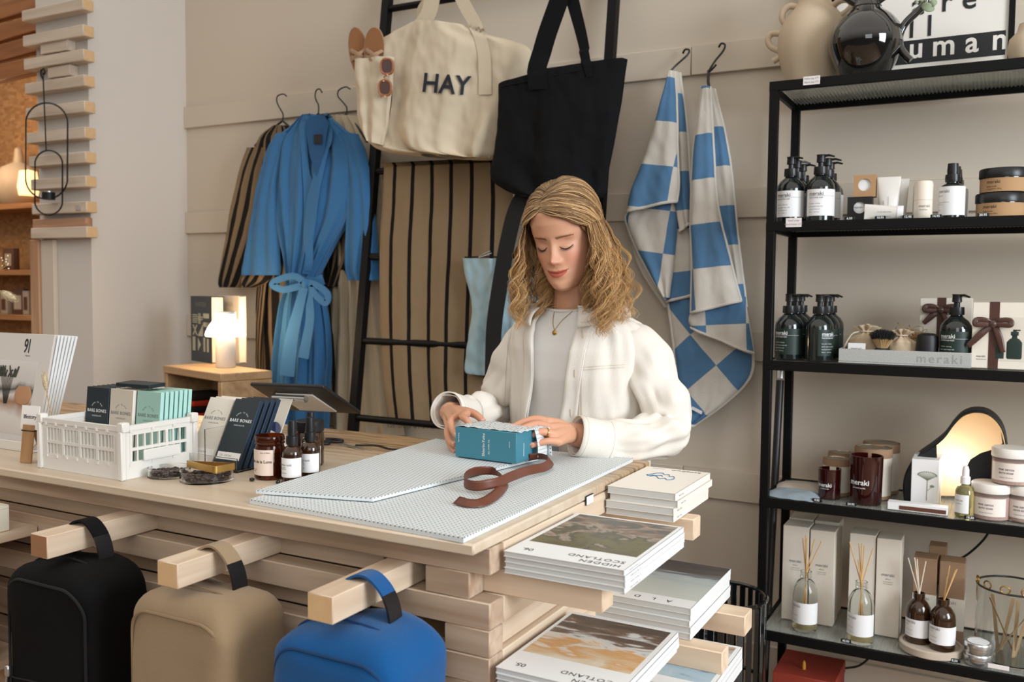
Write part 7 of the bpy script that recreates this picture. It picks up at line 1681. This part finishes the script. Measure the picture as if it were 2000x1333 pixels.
# plackets, pocket, stitching
def edge_band(fa, off, w_, nm):
    b = MB(); sg = 1 if off > 0 else -1
    b.grid(lambda u, v: (lambda z: jp(fa(z)+sg*w_*u/.17, z, .0024))(.865+.44*v), 5, 60); o = obj(nm, b, dn, wm, sharp=None); md = o.modifiers.new('cloth', 'SOLIDIFY'); md.thickness = .002
    for q_ in (.08, .92): obj('placket_stitching', MB().tube([jp(fa(z)+sg*w_*q_/.17, z, .0040) for z in np.linspace(.87, 1.30, 50)], .0006, 4), stitch, wm)
edge_band(aR_, 1, .034, 'placket'); edge_band(aL_, -1, .034, 'placket')
for z in (1.262, 1.168, 1.070): obj('buttonhole', MB().tube([jp(aR_(z)+.11, z-.009, .0046), jp(aR_(z)+.11, z+.009, .0046)], .0017, 6), mat('hole_thread', (196, 184, 160), .8), wm)
def jon(px, py, lift=.0016): 
    h = onto(jv, px, py, lift); return h
def jline(pts, r, nm, m_, n=30):
    q = spline(pts, n); h = [jon(x, y) for x, y in q]; h = [p for p in h if p is not None and p.y < 2.2]
    if len(h) > 2: obj(nm, MB().tube(h, r, 4), m_, wm)
for dy in (0, 5): jline([(1131, 718+dy), (1175, 715+dy), (1220, 712+dy)], .0008, 'pocket_stitching', stitch)
for dx in (0, 5): jline([(1131+dx, 718), (1131+dx, 770), (1132+dx, 818)], .0008, 'pocket_stitching', stitch)
jline([(1003, 628), (992, 680), (987, 740), (985, 800)], .0009, 'side_seam', stitch)
# collar
def col(u, v):
    t_ = .42+(2*PI-.42-.50)*u; a, bb, cx, cy = tors(1.312, .014); s_, c_ = math.sin(t_), math.cos(t_)
    fr_ = max(0, c_)**2
    if v < .35: k = v/.35; r = -.004-.004*k; z = 1.310+.026*k*(1-.3*fr_)
    else: k = (v-.35)/.65; r = -.008+.040*math.sin(k*PI/2); z = 1.336-.0078*fr_-.034*k*k-.022*fr_*k
    return Vector((cx+(a+r)*s_, cy-(bb+r+.010*fr_*k)*c_, z+.003*nz(t_*2, v*3)))
cb_ = MB().grid(col, 70, 16); o = obj('collar', cb_, dn, wm, sharp=None); md = o.modifiers.new('cloth', 'SOLIDIFY'); md.thickness = .003
obj('collar_stitching', MB().tube([col(u, .93)+Vector((0, -.001, .003)) for u in np.linspace(.01, .99, 60)], .0006, 4), stitch, wm)
# necklace
ch = [(1090, 588), (1082, 612), (1080, 632), (1083, 645)]; ch2 = [(1083, 645), (1096, 628), (1116, 610), (1134, 594)]
for c_ in (ch, ch2):
    pts = [onto(tsv, x, y, .0016) for x, y in spline(c_, 24)]; pts = [p for p in pts if p is not None]
    if len(pts) > 2: obj('necklace_chain', MB().tube(pts, .0007, 5), gold, wm)
p_ = onto(tsv, 1083, 650, .003)
if p_ is not None: obj('pendant', MB().lathe([(0, -.0008), (.0050, -.0008), (.0062, 0), (.0050, .0008), (0, .0008)], 24, M=Matrix.Translation(p_) @ Matrix.Rotation(PI/2-.2, 4, 'X')), gold, wm)
# trousers and shoes behind the counter
jn = mat('jeans', (150, 158, 168), .9, bump=.4, bscale=500)
b = MB(); loft(b, .80, .98, .006, 8, 40)
for s_ in (-1, 1): b.tube([(CXT+s_*.075, 2.15, .90), (CXT+s_*.085, 2.15, .72), (CXT+s_*.09, 2.14, .48), (CXT+s_*.095, 2.16, .22), (CXT+s_*.10, 2.17, .06)], [.088, .085, .066, .058, .056], 20)
obj('trousers', b, jn, wm)
for s_ in (-1, 1): obj('shoe', MB().grid(lambda u, v: (CXT+s_*.10+.042*math.cos(2*PI*u)*(1-.25*v)*(.75+.25*min(1, abs(math.sin(2*PI*u))+.4)), 2.125+(.125 if math.sin(2*PI*u) < 0 else .085)*math.sin(2*PI*u)*(1-.3*v), .0005+.075*v*(1 if math.sin(2*PI*u) > -.2 else .6)), 32, 8, closeu=True), cover_w, wm)
# ---- hair
rnd = random.Random(11)
SKC = Vector((0, .006, .022)); SKR = Vector((.0835, .102, .1075))
def sk(th_, ph, k=1.0): return SKC+Vector((SKR.x*math.sin(th_)*math.sin(ph), -SKR.y*math.cos(th_)*math.sin(ph), SKR.z*math.cos(ph)))*k
hairm = mat('hair_blond', (178, 134, 86), .42); 
def _hair(nt, N, L):
    tc = N.new('ShaderNodeTexCoord'); s_ = N.new('ShaderNodeSeparateXYZ'); L.new(tc.outputs['UV'], s_.inputs[0])
    cr = N.new('ShaderNodeValToRGB'); el = cr.color_ramp.elements; el[0].position = 0; el[0].color = lin((70, 46, 28)); el[1].position = .36; el[1].color = lin((124, 86, 50)); e = el.new(.66); e.color = lin((190, 144, 90)); e = el.new(1); e.color = lin((210, 168, 112))
    L.new(s_.outputs['Y'], cr.inputs[0]); return mixc(nt, s_.outputs['X'], cr.outputs[0], mixc(nt, s_.outputs['X'], lin((120, 82, 48)), lin((222, 184, 132))))
node_color(hairm, _hair); hairm.node_tree.nodes['Principled BSDF'].inputs['Anisotropic'].default_value = .4
hb_ = MB()
def cap(u, v):
    th_ = -PI+2*PI*u; front_ = max(0, math.cos(th_)); lim = math.radians(118-58*ss(.1, .95, front_)); ph = .02+lim*v
    return HM @ sk(th_, ph, 1.0+.012*nz(th_*6, ph*3))
hb_.grid(cap, 80, 30, uv=lambda u, v: (.15, .10+.25*v))
def strand(pts, r0, hue):
    m_ = len(pts); vs = []; fs = []; uv = []; nrm = None
    for i in range(m_):
        t_ = (pts[min(m_-1, i+1)]-pts[max(0, i-1)]).normalized(); nrm = (Vector((.3, .8, .2)) if nrm is None else nrm); nrm = (nrm-t_*nrm.dot(t_)).normalized(); b1 = t_.cross(nrm); r = r0*(1-.65*(i/(m_-1))**2)
        for j in range(3): a = 2*PI*j/3; vs.append(pts[i]+nrm*(r*math.cos(a))+b1*(r*math.sin(a))); uv.append((hue, i/(m_-1)))
    for i in range(m_-1):
        for j in range(3): fs.append((i*3+j, i*3+(j+1) % 3, i*3+3+(j+1) % 3, i*3+3+j))
    hb_.add(vs, fs, 0, True, None, uv)
R3 = HM.to_3x3()
def part(t_): return (-math.radians(16)*(1-t_)+math.radians(-20)*t_, math.radians(57-55*t_)) if t_ < .9 else (PI, math.radians(4+300*(t_-.9)))
NCL = 400
for c_ in range(NCL):
    s_ = (c_+.5)/NCL; side = 1 if c_ % 5 < 3 else -1; q = rnd.random()          # q: 0 front .. 1 back
    tp_ = q**1.1*.98; th0, ph0 = part(tp_)
    if side > 0: th1 = math.radians(66+117*q); ph1 = math.radians(84+14*q+rnd.uniform(-4, 4))
    else: th1 = -math.radians(62+115*q); ph1 = math.radians(80+20*q+rnd.uniform(-4, 4))
    if tp_ > .9: th0 = th1*.9
    drop = {1: .250-.05*q, -1: .238-.045*q}[side]*rnd.uniform(.80, 1.08); inn = rnd.random() < .5 and q > .22; fl = rnd.uniform(.4, 1.3)
    vol = 1.02+.10*rnd.random()
    A_ = rnd.uniform(.006, .014); wl = rnd.uniform(.055, .10); pz = rnd.uniform(0, 6.28); cl_s = rnd.uniform(.002, .0055)
    for k_ in range(13):
        jx, jy, jz = (rnd.gauss(0, 1) for _ in range(3)); hue = min(1, max(0, rnd.gauss(.46, .33))); pts = []
        n1 = 14; dth = rnd.gauss(0, .05); v2 = vol+.02*rnd.random()
        for i in range(n1):
            t_ = i/(n1-1); e_ = t_**.85
            d0 = Vector((math.sin(th0)*math.sin(ph0), -math.cos(th0)*math.sin(ph0), math.cos(ph0))); d1 = Vector((math.sin(th1+dth)*math.sin(ph1), -math.cos(th1+dth)*math.sin(ph1), math.cos(ph1)))
            om = d0.angle(d1); dd = (d0*math.sin((1-e_)*om)+d1*math.sin(e_*om))/max(1e-4, math.sin(om)); dd.z -= .10*math.sin(PI*e_)*(1-q); dd.normalize(); kk = 1.015+(v2-1.0)*math.sin(PI*min(1, t_*.75))+.02*t_
            p = SKC+Vector((SKR.x*dd.x, SKR.y*dd.y, SKR.z*dd.z))*kk; p.z += .006*math.sin(PI*t_)*(1 if side > 0 else .6)
            pts.append(HM @ p+Vector((0, 0, .0015*math.sin(i*.9+pz))))
        base = pts[-1]; dirv = R3 @ Vector((math.sin(th1), -math.cos(th1), 0)); dirv.z = 0; dirv.normalize(); n2 = 26
        for i in range(1, n2):
            t_ = i/(n2-1); dz = drop*t_; out_ = .018*fl*math.sin(PI*min(1, t_*.8))+.030*fl*t_*(1 if q > .3 else .35)*(1 if side > 0 else .55)
            if inn: out_ = -.035*ss(0, .7, t_)*(.5+.5*fl)
            elif side > 0: out_ *= 1.35
            am = A_*ss(.0, .5, t_)*(.6+.8*t_); x = am*math.sin(dz/wl*2*PI+pz+.35*jx*t_); y = am*math.cos(dz/wl*2*PI+pz+.35*jy*t_)
            p = base+Vector((0, 0, -dz))+dirv*out_+Vector((x, y*.7, 0))+Vector((jx, jy, jz*.4))*cl_s*(.35+.9*t_)
            p += Vector((.018, -.012, 0))*t_*(1 if side > 0 and q < .5 else 0)
            # lie on the shoulders instead of passing through them
            a, bb, cx, cy = tors(min(p.z, 1.322), JK(min(p.z, 1.31))+.010)
            ex, ey = (p.x-cx)/a, (p.y-cy)/bb; rr = math.hypot(ex, ey)
            if p.z < 1.33 and rr < 1: p.x = cx+ex/max(rr, .05)*a; p.y = cy+ey/max(rr, .05)*bb
            pts.append(p)
        strand(pts, rnd.uniform(.00045, .00095), hue)
# a few stray hairs
for k_ in range(60):
    th_ = rnd.uniform(-PI, PI); p0 = HM @ sk(th_, rnd.uniform(.1, 1.3) if abs(th_) > .9 else rnd.uniform(0, .5), 1.03); d = (p0-HC).normalized(); pts = [p0+d*.02*t_*math.sin(t_*2)+Vector((.01*math.sin(t_*4+k_), .008*math.cos(t_*5+k_), -.06*t_*t_)) for t_ in np.linspace(0, 1.2, 12)]
    strand(pts, .0003, .5)
obj('hair', hb_, hairm, wm, fix=False, sharp=None)
# ================================================ NESTING: details belong to the part they sit on
NEST = {'label_print': 'label', 'zip_pull': 'zip', 'cover_lettering': 'cover', 'spine_lettering': 'cover', 'wick': 'candle_wax', 'placket_stitching': 'placket', 'buttonhole': 'placket',
        'cuff_stitching': 'cuff', 'collar_stitching': 'collar', 'pocket_stitching': 'jacket', 'armhole_seam': 'jacket', 'side_seam': 'jacket', 'fringe': 'towel_front', 'pendant': 'necklace_chain',
        'nozzle': 'pump_head', 'paper_disc': 'tin_lid', 'sticker_print': 'flavour_sticker', 'fingernail': 'person_body', 'eyelashes': 'person_body', 'shirt_neckband': 't_shirt', 'cover_pattern': 'cover', 'title': 'cover',
        'poster_lettering': 'poster_sheet', 'band_lettering': 'black_band', 'striker': 'box_body', 'bow_loop': 'bow_knot', 'bow_tail': 'bow_knot', 'pocket_seam': 'front_piping', 'handle_tab': 'handle', 'digits': 'block', 'grip_plate': 'short_panel', 'printed_basket': 'cover_photo', 'printed_herbs': 'cover_photo'}
kids = {}
for o in bpy.data.objects:
    if o.parent and o.parent.parent is None: kids.setdefault(o.parent, []).append(o)
for root, ch in kids.items():
    by = {}
    for o in ch: by.setdefault(o.name.split('.')[0], []).append(o)
    for o in ch:
        k_ = o.name.split('.')[0]; tgt = by.get(NEST.get(k_, ''))
        if tgt:
            i = by[k_].index(o)*len(tgt)//len(by[k_]); o.parent = tgt[i]
